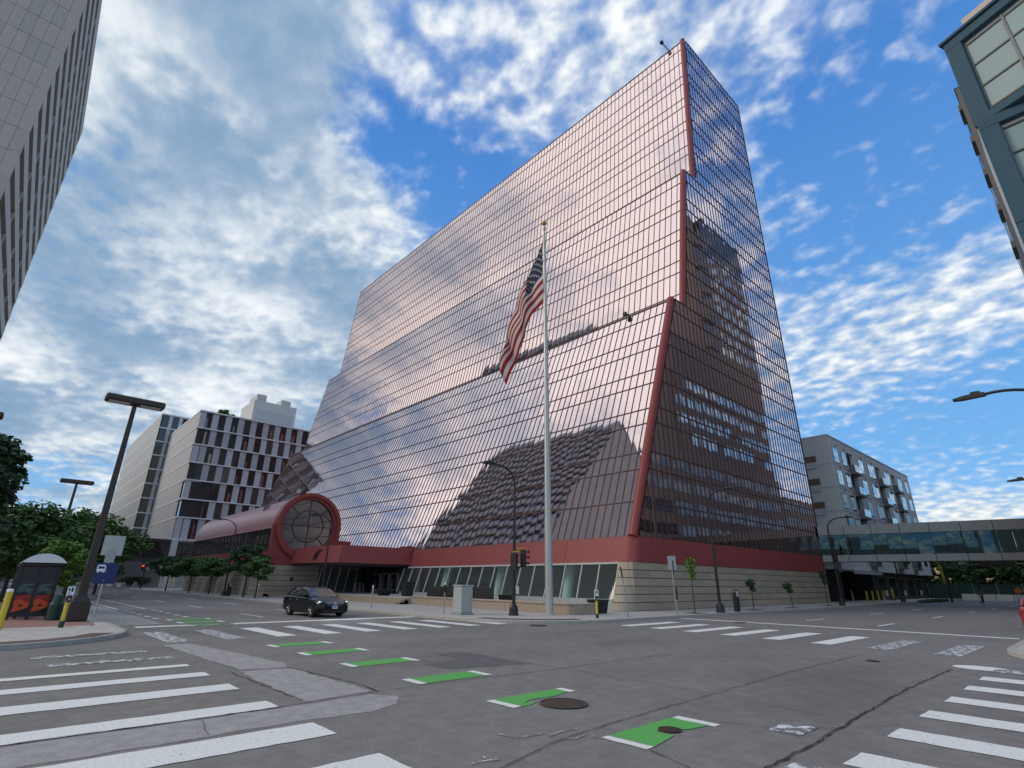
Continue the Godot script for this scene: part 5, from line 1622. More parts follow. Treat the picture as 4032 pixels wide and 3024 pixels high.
func sapling(label: String, at: Vector3, h: float, seed_: int, key: String, lean := 0.0) -> void:
	var o := thing("street_sapling", label, "sapling", at, 0.0, "young trees along the granite wall")
	var t := MB.new(); t.tube([Vector3.ZERO, Vector3(lean * 0.4, h * 0.5, 0), Vector3(lean, h * 0.95, 0.05)], [0.035, 0.028, 0.012], 6); part("trunk", t, M.bark, o)
	var c := MB.new()
	leaves(c, Vector3(lean, h * 0.86, 0), Vector3(0.40, h * 0.15, 0.40), 230, 0.17, key, seed_)
	leaves(c, Vector3(lean * 0.8 + 0.12, h * 0.66, 0.05), Vector3(0.26, h * 0.09, 0.26), 110, 0.16, key, seed_ + 1)
	part("crown", c, M[key], o)
	var g := MB.new(); g.box(Vector3(-0.75, 0.004, -0.5), Vector3(0.75, 0.012, 0.5)); part("soil_bed", g, M.bark, o)

func make_street_things() -> void:
	black_lamp("black curved-arm street lamp carrying traffic signals beside the flagpole", Vector3(21.75, 0.13, -23.46), Vector3(-1, 0, 0), 8.3, 1.9)
	black_lamp("black curved-arm street lamp before the granite wall beside the parking pay box", Vector3(36.06, 0.13, -18.6), Vector3(0, 0, 1), 8.1, 1.9)
	black_lamp("black curved-arm street lamp under the skyway end carrying a signal housing", Vector3(60.0, 0.13, -18.6), Vector3(0, 0, 1), 8.1, 1.9)
	black_lamp("black street lamp further on beside the dark shop fronts", Vector3(82.0, 0.13, -18.6), Vector3(0, 0, 1), 8.1, 1.9)
	black_lamp("black curved-arm street lamp reaching over the near kerb under open sky", Vector3(24.3, 0.13, 0.25), Vector3(0, 0, -1), 8.2, 2.1)
	black_lamp("black curved-arm street lamp along the near kerb, further from the crossing", Vector3(46.3, 0.13, -0.6), Vector3(0, 0, -1), 8.2, 2.1)
	black_lamp("dark street lamp among the small trees in front of the vaulted wing", Vector3(18.9, 0.13, -67.5), Vector3(-1, 0, 0), 8.1, 1.9)
	black_lamp("dark street lamp on the terrace steps in front of the monogram canopy", Vector3(22.6, 0.13, -50.6), Vector3(-1, 0, 0), 7.6, 1.6)
	shoebox_lamp("tall bronze lamp post with a long box head beside the bus stop sign", Vector3(2.87, 0.13, -30.2))
	shoebox_lamp("bronze box-headed lamp rising out of the street trees", Vector3(3.2, 0.13, -60.9))
	shoebox_lamp("bronze box-headed lamp beside the dark tree by the shelter", Vector3(-3.05, 0.13, -38.1))
	# signals on the corner lamp: they hang from it and stay things of their own
	var s := thing("traffic_signal", "pair of black traffic signal housings with a yellow bracket on the corner lamp post", "traffic signal", Vector3(21.75, 0, -23.46))
	signal_head(s, Vector3(-0.22, 2.95, 0.25), 1.9, M.black_paint)
	signal_head(s, Vector3(0.42, 3.15, 0.35), 0.4, M.black_paint)
	var br := MB.new(); br.tube([Vector3(-0.25, 3.5, 0.2), Vector3(0, 3.52, 0.14), Vector3(0.45, 3.55, 0.3)], 0.035, 6); br.tube([Vector3(0.45, 3.72, 0.3), Vector3(0.1, 3.7, 0.13)], 0.035, 6); part("bracket", br, M.yellow, s)
	var sb := MB.new(); sb.box(Vector3(0.1, 1.25, 0.08), Vector3(0.30, 1.65, 0.1)); part("button_sign", sb, M.white_plastic, s)
	var s2 := thing("traffic_signal", "black traffic signal housing on the lamp post under the skyway", "traffic signal", Vector3(60.0, 0, -18.6))
	signal_head(s2, Vector3(-0.2, 4.6, 0.25), 2.6, M.black_paint); signal_head(s2, Vector3(-0.25, 5.9, 0.2), 2.6, M.black_paint); signal_head(s2, Vector3(0.2, 3.6, 0.3), 2.0, M.black_paint)
	var s3 := thing("traffic_signal", "far traffic signal showing red beside the street trees", "traffic signal", Vector3(18.2, 0.0, -112.0))
	solid("post", Vector3(-0.08, 0.1, -0.08), Vector3(0.08, 4.2, 0.08), M.black_paint, s3)
	signal_head(s3, Vector3(-0.35, 3.5, 0.1), 0.0, M.black_paint)
	var rl := MB.new(); rl.lathe([Vector2(0.11, 0), Vector2(0.08, 0.05), Vector2(0.001, 0.06)], Transform3D(Basis(Vector3.RIGHT, PI / 2), Vector3(-0.35, 3.82, 0.21)), 12); part("red_lamp", rl, M.signal_red_glow, s3)
	var rlt := OmniLight3D.new(); rlt.name = "red_signal_light"; rlt.light_color = Color(1, 0.16, 0.08); rlt.light_energy = 0.3; rlt.omni_range = 20.0; rlt.shadow_enabled = true; rlt.position = Vector3(-0.35, 3.82, 0.45); s3.add_child(rlt)
	# signal gantry over the far end of the right-hand street
	var g := thing("signal_gantry", "black overhead signal gantry with a sign board beyond the skyway", "gantry", Vector3(96.0, 0, -16.2))
	solid("mast", Vector3(-0.14, 0, -0.14), Vector3(0.14, 6.2, 0.14), M.black_paint, g); solid("mast", Vector3(7.9, 0, 2.0), Vector3(8.15, 6.2, 2.25), M.black_paint, g)
	var gb := MB.new(); gb.tube([Vector3(0, 5.3, 0), Vector3(0, 5.3, 14.0)], 0.09, 8); gb.tube([Vector3(0, 4.7, 0), Vector3(0, 4.7, 14.0)], 0.09, 8); part("beam", gb, M.black_paint, g)
	solid("board", Vector3(-0.25, 4.5, 4.0), Vector3(-0.1, 5.6, 7.2), M.black_paint, g)
	for k in 3: solid("hanger", Vector3(-0.05, 5.3, 4.6 + k * 0.9), Vector3(0.05, 7.4, 4.7 + k * 0.9), M.galvanised, g)
	# crossing posts
	button_post("yellow push-button post with a white sign at the tower corner", Vector3(23.94, 0.13, -19.3), -0.75)
	button_post("yellow push-button post with a white sign in front of the bronze lamp", Vector3(2.17, 0.13, -26.7), 0.1)
	var yb := thing("bollard", "plain yellow bollard in front of the bus shelter", "bollard", Vector3(0.48, 0.13, -26.7))
	var ym := MB.new(); ym.lathe([Vector2(0.09, 0), Vector2(0.09, 1.24), Vector2(0.07, 1.29), Vector2(0.001, 1.31)], Transform3D.IDENTITY, 16); part("post", ym, M.yellow, yb)
	var yc := MB.new(); yc.lathe([Vector2(0.094, 1.22), Vector2(0.094, 1.27), Vector2(0.075, 1.31), Vector2(0.001, 1.33)], Transform3D.IDENTITY, 16); part("cap", yc, M.white_plastic, yb)
	for k in 4:
		var b := thing("bollard", "yellow bollard guarding the dark garage mouth", "bollard", Vector3(76.5 + k * 2.3, 0.13, -20.9), 0.0, "garage bollards")
		var bm := MB.new(); bm.lathe([Vector2(0.09, 0), Vector2(0.09, 1.2), Vector2(0.001, 1.27)], Transform3D.IDENTITY, 10); part("post", bm, M.yellow, b)
	var ysn := thing("garage_sign", "yellow and black board standing by the garage mouth", "sign", Vector3(86.2, 0.13, -20.6))
	solid("board", Vector3(-0.9, 0.1, -0.04), Vector3(0.9, 1.75, 0.04), M.black_paint, ysn)
	var ym2 := MB.new(); ym2.lathe([Vector2(0.62, 0), Vector2(0.62, 0.02), Vector2(0.001, 0.03)], Transform3D(Basis(Vector3.RIGHT, PI / 2), Vector3(0, 0.98, 0.04)), 20); part("disc", ym2, M.yellow, ysn)
	var yf := thing("feather_flag", "yellow feather flag leaning at the end of the shop fronts", "banner", Vector3(119.5, 0.1, -20.5))
	var yfm := MB.new(); yfm.prism([Vector2(0, 0.6), Vector2(0.9, 0.9), Vector2(0.5, 3.2), Vector2(-0.3, 5.6), Vector2(-0.5, 5.7)], Vector3(0, 0, -0.02), Vector3(0, 0, 0.04), Vector3(0.7, 0, 0.7), Vector3(0, 1, 0)); part("cloth", yfm, M.yellow, yf)
	var yfp := MB.new(); yfp.tube([Vector3(0, 0, 0), Vector3(-0.38, 5.8, -0.38)], 0.03, 6); part("pole", yfp, M.black_paint, yf)
	# grey control cabinet
	var cb := thing("control_cabinet", "grey metal signal control cabinet on the corner pavement", "cabinet", Vector3(19.9, 0.13, -25.75), 0.0)
	var c1 := MB.new(); c1.cbox(Vector3(-0.46, 0.0, -0.46), Vector3(0.46, 0.10, 0.46), 0.02); part("plinth", c1, M.concrete_patch, cb)
	var c2 := MB.new(); c2.cbox(Vector3(-0.40, 0.1, -0.40), Vector3(0.40, 1.50, 0.40), 0.02); part("body", c2, M.cabinet_grey, cb)
	var c3 := MB.new(); c3.cbox(Vector3(-0.45, 1.49, -0.45), Vector3(0.45, 1.56, 0.45), 0.02); part("lid", c3, M.cabinet_grey, cb)
	var c4 := MB.new(); c4.box(Vector3(-0.36, 0.16, 0.40), Vector3(0.36, 1.44, 0.412)); part("door", c4, M.cabinet_grey, cb)
	var c5 := MB.new(); c5.cbox(Vector3(0.24, 0.78, 0.412), Vector3(0.30, 0.94, 0.45), 0.01); part("handle", c5, M.galvanised, cb)
	# parking-sign post beside it, pay boxes, meters
	meter_post("grey sign post with black fittings beside the control cabinet", Vector3(19.3, 0.13, -26.7), 1.65)
	meter_post("slim grey post standing at the kerb before the terrace steps", Vector3(18.8, 0.13, -34.2), 1.4)
	meter_post("slim grey post with a white top by the granite wall of the vaulted wing", Vector3(18.8, 0.13, -56.5), 1.3)
	pay_box("black parking pay box with a white arched face before the granite wall", Vector3(38.36, 0.13, -18.55), 0.0)
	pay_box("black parking pay box among the small trees by the vaulted wing", Vector3(18.9, 0.13, -65.9), 0.6)
	sign_post("grey sign post with a blank sign back and a parking tag by the granite wall", Vector3(31.07, 0.13, -18.9), 3.4, true)
	lean_post()
	bike_rack("small metal hoop bicycle rack before the granite wall", Vector3(44.7, 0.13, -19.3))
	bike_rack("metal hoop bicycle rack at the far end of the granite wall", Vector3(67.5, 0.13, -19.8))
	sapling("young tree with a bright two-tier crown beside the blank sign", Vector3(33.8, 0.13, -19.2), 3.45, 101, "leaf_bright")
	sapling("thin dark sapling between the pay box and the bicycle rack", Vector3(42.4, 0.13, -19.2), 2.2, 111, "leaf_dark")
	sapling("bent little sapling leaning beyond the bicycle rack", Vector3(49.8, 0.13, -19.2), 2.0, 121, "leaf_dark", -0.55)
	sapling("slender sapling at the far corner of the granite wall", Vector3(58.0, 0.13, -19.2), 3.2, 131, "leaf_dark")
	make_planters()
	make_bus_stop()
	make_flag()

func meter_post(label: String, at: Vector3, h: float) -> void:
	var o := thing("kerb_post", label, "post", at, 0.0, "slim kerb posts")
	var p := MB.new(); p.tube([Vector3.ZERO, Vector3(0, h, 0)], 0.035, 8); part("post", p, M.galvanised, o)
	var c := MB.new(); c.cbox(Vector3(-0.06, h - 0.5, -0.05), Vector3(0.06, h - 0.1, 0.05), 0.02); part("fitting", c, M.black_paint if h > 1.5 else M.galvanised, o)
	var t := MB.new(); t.lathe([Vector2(0.05, h - 0.1), Vector2(0.05, h + 0.02), Vector2(0.001, h + 0.05)], Transform3D.IDENTITY, 10); part("cap", t, M.white_plastic, o)

func pay_box(label: String, at: Vector3, turn: float) -> void:
	var o := thing("parking_pay_box", label, "parking meter", at, turn, "parking pay boxes")
	var b := MB.new(); b.prism([Vector2(-0.18, 0), Vector2(0.18, 0), Vector2(0.18, 1.25), Vector2(0.12, 1.38), Vector2(0, 1.43), Vector2(-0.12, 1.38), Vector2(-0.18, 1.25)], Vector3(0, 0, -0.14), Vector3(0, 0, 0.28), Vector3(1, 0, 0), Vector3(0, 1, 0)); part("body", b, M.black_paint, o)
	var f := MB.new(); f.prism([Vector2(-0.11, 0.98), Vector2(0.11, 0.98), Vector2(0.11, 1.24), Vector2(0.06, 1.33), Vector2(-0.06, 1.33), Vector2(-0.11, 1.24)], Vector3(-0.02, 0, 0.14), Vector3(0, 0, 0.012), Vector3(1, 0, 0), Vector3(0, 1, 0)); part("face", f, M.white_plastic, o)
	var s := MB.new(); s.box(Vector3(-0.07, 1.12, 0.152), Vector3(0.04, 1.16, 0.155)); s.box(Vector3(-0.07, 1.04, 0.152), Vector3(0.02, 1.07, 0.155)); part("print", s, M.bus_blue, o)

func sign_post(label: String, at: Vector3, h: float, tagged: bool) -> void:
	var o := thing("sign_post", label, "sign", at, 0.0)
	var p := MB.new(); p.tube([Vector3.ZERO, Vector3(-0.04, h, 0)], 0.035, 8); part("post", p, M.galvanised, o)
	var p2 := MB.new(); p2.tube([Vector3(0.16, 0, 0.02), Vector3(0.14, 1.5, 0.02)], 0.035, 8); part("short_post", p2, M.galvanised, o)
	var b := MB.new(); b.cbox(Vector3(-0.30, h - 0.82, 0.04), Vector3(0.26, h, 0.055), 0.006, Transform3D(Basis(Vector3.UP, -0.5), Vector3.ZERO)); part("sign_back", b, M.sign_back, o)
	var s := MB.new(); s.box(Vector3(-0.03, h - 1.1, 0.05), Vector3(0.03, h - 0.25, 0.09)); part("bracket", s, M.dark_metal, o)
	if tagged:
		var t := MB.new(); t.box(Vector3(0.06, 0.85, 0.05), Vector3(0.22, 1.55, 0.065)); part("side_tag", t, M.black_paint, o)

func lean_post() -> void:
	var o := thing("leaning_post", "bent leaning signpost without a sign at the granite corner", "post", Vector3(25.73, 0.13, -18.6))
	var p := MB.new(); p.tube([Vector3.ZERO, Vector3(-0.14, 1.2, 0), Vector3(-0.42, 2.5, 0.0)], 0.032, 8); part("post", p, M.galvanised, o)
	var c := MB.new(); c.tube([Vector3(-0.32, 2.05, 0), Vector3(-0.43, 2.55, 0), Vector3(-0.5, 2.6, 0)], 0.04, 6); part("clamp", c, M.black_paint, o)

func bike_rack(label: String, at: Vector3) -> void:
	var o := thing("bicycle_rack", label, "bicycle rack", at, 0.0, "hoop bicycle racks")
	var p := MB.new(); p.tube([Vector3.ZERO, Vector3(0, 1.35, 0)], 0.035, 8); part("post", p, M.galvanised, o)
	var ring := []
	for k in 17: ring.append(Vector3(sin(TAU * k / 16) * 0.22, 0.55 + cos(TAU * k / 16) * 0.22, 0.05))
	var r := MB.new(); r.tube(ring, 0.02, 6, false); part("hoop", r, M.galvanised, o)

func make_planters() -> void:
	# low stone wall in front of the lobby
	var w := thing("stone_wall", "low tan granite wall along the lobby terrace", "wall")
	var r := RandomNumberGenerator.new(); r.seed = 2
	var z := -21.9
	while z > -39.2:
		var z2 := maxf(z - 3.0, -39.3)
		var b := MB.new(); b.cbox(Vector3(25.05, 0.12, z2 + 0.006), Vector3(25.95, 0.66, z - 0.006), 0.012); part("wall_block", b, M.planter_stone, w)
		var c := MB.new(); c.cbox(Vector3(24.98, 0.66, z2 + 0.004), Vector3(26.0, 0.73, z - 0.004), 0.012); part("coping", c, M.granite_c, w)
		z = z2
	var e := MB.new(); e.cbox(Vector3(25.96, 0.12, -22.6), Vector3(27.2, 0.66, -21.92), 0.012); part("wall_block", e, M.planter_stone, w)
	var ec := MB.new(); ec.cbox(Vector3(26.0, 0.66, -22.65), Vector3(27.25, 0.73, -21.87), 0.012); part("coping", ec, M.granite_c, w)
	box_planter("tapered black planter at the end of the low stone wall", Vector3(27.9, 0.13, -22.4), 0.95, 0.78)
	box_planter("small black planter standing behind the low stone wall", Vector3(28.3, 0.13, -31.3), 0.9, 0.85)
	box_planter("tall black planter at the left end of the black screen", Vector3(27.4, 0.60, -43.6), 0.9, 1.2)
	var bw := thing("bowl_planter", "wide black bowl planter on the entrance terrace", "planter", Vector3(26.6, 0.60, -46.3))
	var bm := MB.new(); bm.lathe([Vector2(0.42, 0), Vector2(0.5, 0.02), Vector2(0.95, 0.5), Vector2(1.0, 0.56), Vector2(0.9, 0.56), Vector2(0.8, 0.48), Vector2(0.001, 0.46)], Transform3D.IDENTITY, 24); part("bowl", bm, M.black_planter, bw)
	# black screen behind the wall
	var s := thing("black_screen", "long plain black screen behind the low stone wall", "screen")
	for k in 4:
		var b := MB.new(); b.cbox(Vector3(26.6, 0.13, -39.3 + k * 2.1), Vector3(26.72, 1.5, -37.23 + k * 2.1), 0.01); part("screen_panel", b, M.black_planter, s)

func box_planter(label: String, at: Vector3, w: float, h: float) -> void:
	var o := thing("planter", label, "planter", at, 0.0, "square black planters")
	var b := MB.new()
	var k0 := w * 0.40; var k1 := w * 0.5
	var lo := [Vector3(-k0, 0, k0), Vector3(k0, 0, k0), Vector3(k0, 0, -k0), Vector3(-k0, 0, -k0)]
	var hi := [Vector3(-k1, h, k1), Vector3(k1, h, k1), Vector3(k1, h, -k1), Vector3(-k1, h, -k1)]
	for k in 4: b.quad(lo[k], lo[(k + 1) % 4], hi[(k + 1) % 4], hi[k])
	b.quad(lo[3], lo[2], lo[1], lo[0])
	part("box", b, M.black_planter, o)
	var c := MB.new(); c.cbox(Vector3(-k1 - 0.03, h - 0.08, -k1 - 0.03), Vector3(k1 + 0.03, h + 0.01, k1 + 0.03), 0.015); part("rim", c, M.black_paint, o)

func poster() -> ImageTexture:      # bold letterforms in orange and red over green-grey hills, printed on the shelter glass
	var w := 96; var h := 192
	var im := Image.create(w, h, false, Image.FORMAT_RGB8)
	var shapes := [[Color(0.10, 0.125, 0.12), [Vector2(0, 0), Vector2(1, 0), Vector2(1, 1), Vector2(0, 1)]],
		[Color(0.24, 0.34, 0.31), [Vector2(0.0, 0.45), Vector2(0.3, 0.38), Vector2(1, 0.36), Vector2(1, 0.6), Vector2(0.55, 0.56), Vector2(0.0, 0.62)]],
		[Color(0.075, 0.08, 0.08), [Vector2(0.45, 0.44), Vector2(1, 0.40), Vector2(1, 0.48)]],
		[Color(0.07, 0.075, 0.075), [Vector2(0, 0.58), Vector2(0.5, 0.52), Vector2(0.85, 0.6), Vector2(0, 0.63)]],
		[Color(0.62, 0.10, 0.06), [Vector2(0.0, 0.62), Vector2(1.0, 0.60), Vector2(1.0, 0.78), Vector2(0.0, 0.74)]],
		[Color(0.80, 0.30, 0.10), [Vector2(0.0, 0.98), Vector2(0.0, 0.72), Vector2(0.35, 0.69), Vector2(1.0, 0.78), Vector2(1.0, 0.86)]],
		[Color(0.10, 0.08, 0.06), [Vector2(0.35, 0.83), Vector2(0.45, 0.79), Vector2(0.72, 0.83), Vector2(0.40, 0.86)]],
		[Color(0.42, 0.09, 0.05), [Vector2(0.5, 0.68), Vector2(0.75, 0.66), Vector2(0.85, 0.71), Vector2(0.6, 0.72)]],
		[Color(0.02, 0.06, 0.045), [Vector2(0.0, 0.98), Vector2(1.0, 0.87), Vector2(1, 1), Vector2(0, 1)]],
		[Color(0.05, 0.07, 0.06), [Vector2(0.0, 0.78), Vector2(0.12, 0.82), Vector2(0.05, 0.9), Vector2(0, 0.92)]]]
	for y in h:
		for x in w:
			var p := Vector2((x + 0.5) / w, (y + 0.5) / h)
			for s in shapes:
				if Geometry2D.is_point_in_polygon(p, PackedVector2Array(s[1])): im.set_pixel(x, y, s[0])
	return ImageTexture.create_from_image(im)

func make_bus_stop() -> void:
	var o := thing("bus_shelter", "black-framed bus shelter with a white domed roof and printed glass", "bus shelter")
	var pm := mat("poster", 1, 1, 1, 0.25); pm.albedo_texture = poster()
	var A := Vector3(0.72, 0.13, -32.4); var B := Vector3(2.02, 0.13, -32.4)
	var n := Vector3(0, 0, 1)
	for k in 2:
		var p := A.lerp(B, k / 2.0) + Vector3(0.05, 0.22, 0); var q := A.lerp(B, (k + 1) / 2.0) + Vector3(-0.05, 0.22, 0)
		var mb := MB.new()
		mb.quaduv(p, q, q + Vector3(0, 1.95, 0), p + Vector3(0, 1.95, 0), Vector2(0, 1), Vector2(1, 1), Vector2(1, 0), Vector2(0, 0), n)
		part("printed_pane", mb, M.poster, o)
	for k in 3:
		var p := A.lerp(B, k / 2.0)
		var mb := MB.new(); mb.cbox(p + Vector3(-0.06, 0, -0.06), p + Vector3(0.06, 2.3, 0.06), 0.01); part("frame_post", mb, M.black_paint, o)
	var rl := MB.new(); rl.cbox(A + Vector3(-0.06, 0.12, -0.05), B + Vector3(0.06, 0.22, 0.05), 0.01); rl.cbox(A + Vector3(-0.06, 2.16, -0.07), B + Vector3(0.06, 2.42, 0.07), 0.02); part("frame_rail", rl, M.black_paint, o)
	for k in 4:
		var z := -33.7 - k * 1.1
		var g := MB.new(); g.box(Vector3(0.68, 0.3, z), Vector3(0.71, 2.2, z + 1.0)); part("side_pane", g, M.clear_glass, o)
		var p := MB.new(); p.cbox(Vector3(0.64, 0.13, z - 0.08), Vector3(0.75, 2.4, z + 0.0), 0.01); part("frame_post", p, M.black_paint, o)
	var b2 := MB.new(); b2.cbox(Vector3(1.95, 0.13, -36.9), Vector3(2.09, 2.4, -36.76), 0.01); part("frame_post", b2, M.black_paint, o)
	var rf := MB.new()
	rf.cbox(Vector3(0.62, 2.30, -37.0), Vector3(2.12, 2.44, -32.2), 0.03); part("roof_frame", rf, M.black_paint, o)
	var dm := MB.new()
	var R := 0.95
	for k in 12:
		var a := deg_to_rad(35.0 + 110.0 * k / 12); var a2 := deg_to_rad(35.0 + 110.0 * (k + 1) / 12)
		var f := func(w: float, z: float) -> Vector3: return Vector3(1.42 + cos(w) * R, 2.45 + (sin(w) - sin(deg_to_rad(35.0))) * R * 0.95, z)
		var d := Vector3(cos(a), sin(a), 0); var d2 := Vector3(cos(a2), sin(a2), 0)
		dm.quadn(f.call(a, -32.15), f.call(a2, -32.15), f.call(a2, -37.0), f.call(a, -37.0), d, d2, d2, d)
		dm.tri(Vector3(1.42, 2.45, -32.15), f.call(a, -32.15), f.call(a2, -32.15), n, n, n)
	part("dome", dm, M.white_plastic, o)
	var bn := MB.new(); bn.cbox(Vector3(0.85, 0.5, -36.0), Vector3(1.25, 0.58, -32.9), 0.02); bn.box(Vector3(0.85, 0.13, -35.6), Vector3(0.95, 0.5, -35.5)); bn.box(Vector3(0.95, 0.13, -33.1), Vector3(1.05, 0.5, -33.0)); part("bench", bn, M.dark_metal, o)
	# litter bin by the shelter
	var tb := thing("litter_bin", "dark green litter bin standing against the bus shelter", "litter bin", Vector3(2.2, 0.13, -31.4))
	var t1 := MB.new(); t1.lathe([Vector2(0.22, 0), Vector2(0.25, 0.03), Vector2(0.26, 0.62), Vector2(0.22, 0.7), Vector2(0.15, 0.98), Vector2(0.12, 1.02), Vector2(0.001, 1.04)], Transform3D.IDENTITY, 14); part("body", t1, M.dark_green, tb)
	# bus stop sign
	var s := thing("bus_stop_sign", "bus stop post with a dark blue bus panel and a blank sign back above", "bus stop sign", Vector3(3.1, 0.13, -26.87))
	var p1 := MB.new(); p1.tube([Vector3.ZERO, Vector3(0, 1.6, 0), Vector3(0.02, 3.3, 0)], 0.032, 8); part("post", p1, M.galvanised, s)
	var sb := MB.new(); sb.cbox(Vector3(-0.33, 2.55, 0.045), Vector3(0.36, 3.30, 0.06), 0.008); part("sign_back", sb, M.sign_back, s)
	var st := MB.new(); st.box(Vector3(-0.16, 2.28, 0.05), Vector3(0.16, 2.75, 0.064)); part("strap_plate", st, M.galvanised, s)
	var bl := MB.new(); bl.cbox(Vector3(-0.36, 1.50, 0.03), Vector3(0.36, 2.26, 0.045), 0.006); var panel := part("blue_panel", bl, M.bus_blue, s)
	var ic := MB.new()
	var t := Transform3D(Basis.IDENTITY, Vector3(-0.18, 2.05, 0.0455))
	ic.prism([Vector2(-0.14, -0.10), Vector2(0.14, -0.10), Vector2(0.14, 0.08), Vector2(0.10, 0.15), Vector2(-0.10, 0.15), Vector2(-0.14, 0.08)], t.origin, Vector3(0, 0, 0.003), Vector3(1, 0, 0), Vector3(0, 1, 0))
	ic.box(Vector3(-0.11, -0.14, 0), Vector3(-0.05, -0.09, 0.003), t); ic.box(Vector3(0.05, -0.14, 0), Vector3(0.11, -0.09, 0.003), t)
	part("bus_icon", ic, M.white_plastic, panel)
	var wi := MB.new(); wi.prism([Vector2(-0.11, 0.0), Vector2(0.11, 0.0), Vector2(0.09, 0.09), Vector2(-0.09, 0.09)], t.origin + Vector3(0, 0, 0.0035), Vector3(0, 0, 0.002), Vector3(1, 0, 0), Vector3(0, 1, 0)); part("bus_window", wi, M.bus_blue, panel)
	var bk := MB.new()
	for y in [1.35, 1.6, 1.9, 2.25, 2.5]: bk.tube([Vector3(0, y, 0), Vector3(0, y + 0.05, 0)], 0.05, 8)
	part("clamp", bk, M.galvanised, s)

func flag_texture() -> ImageTexture:
	var w := 494; var h := 260
	var im := Image.create(w, h, false, Image.FORMAT_RGB8)
	for k in 13: im.fill_rect(Rect2i(0, k * 20, w, 20), Color(0.58, 0.045, 0.08) if k % 2 == 0 else Color(0.74, 0.73, 0.71))
	im.fill_rect(Rect2i(0, 0, 198, 140), Color(0.07, 0.08, 0.19))
	for row in 9:
		var m := 6 if row % 2 == 0 else 5
		for k in m:
			var c := Vector2(16.5 + (k + (0.0 if row % 2 == 0 else 0.5)) * 33.0, 14.0 + row * 14.0)
			var star := PackedVector2Array()
			for q in 10: star.append(c + Vector2(sin(TAU * q / 10), -cos(TAU * q / 10)) * (6.6 if q % 2 == 0 else 2.6))
			for y in range(int(c.y) - 8, int(c.y) + 9):
				for x in range(int(c.x) - 8, int(c.x) + 9):
					if Geometry2D.is_point_in_polygon(Vector2(x + 0.5, y + 0.5), star): im.set_pixel(x, y, Color(0.83, 0.83, 0.82))
	return ImageTexture.create_from_image(im)

func along(pts: Array, t: float) -> Vector2:
	var x := t * (pts.size() - 1)
	var i := mini(int(x), pts.size() - 2)
	var p0: Vector2 = pts[maxi(i - 1, 0)]; var p1: Vector2 = pts[i]; var p2: Vector2 = pts[i + 1]; var p3: Vector2 = pts[mini(i + 2, pts.size() - 1)]
	return p1.cubic_interpolate(p2, p0, p3, x - i)

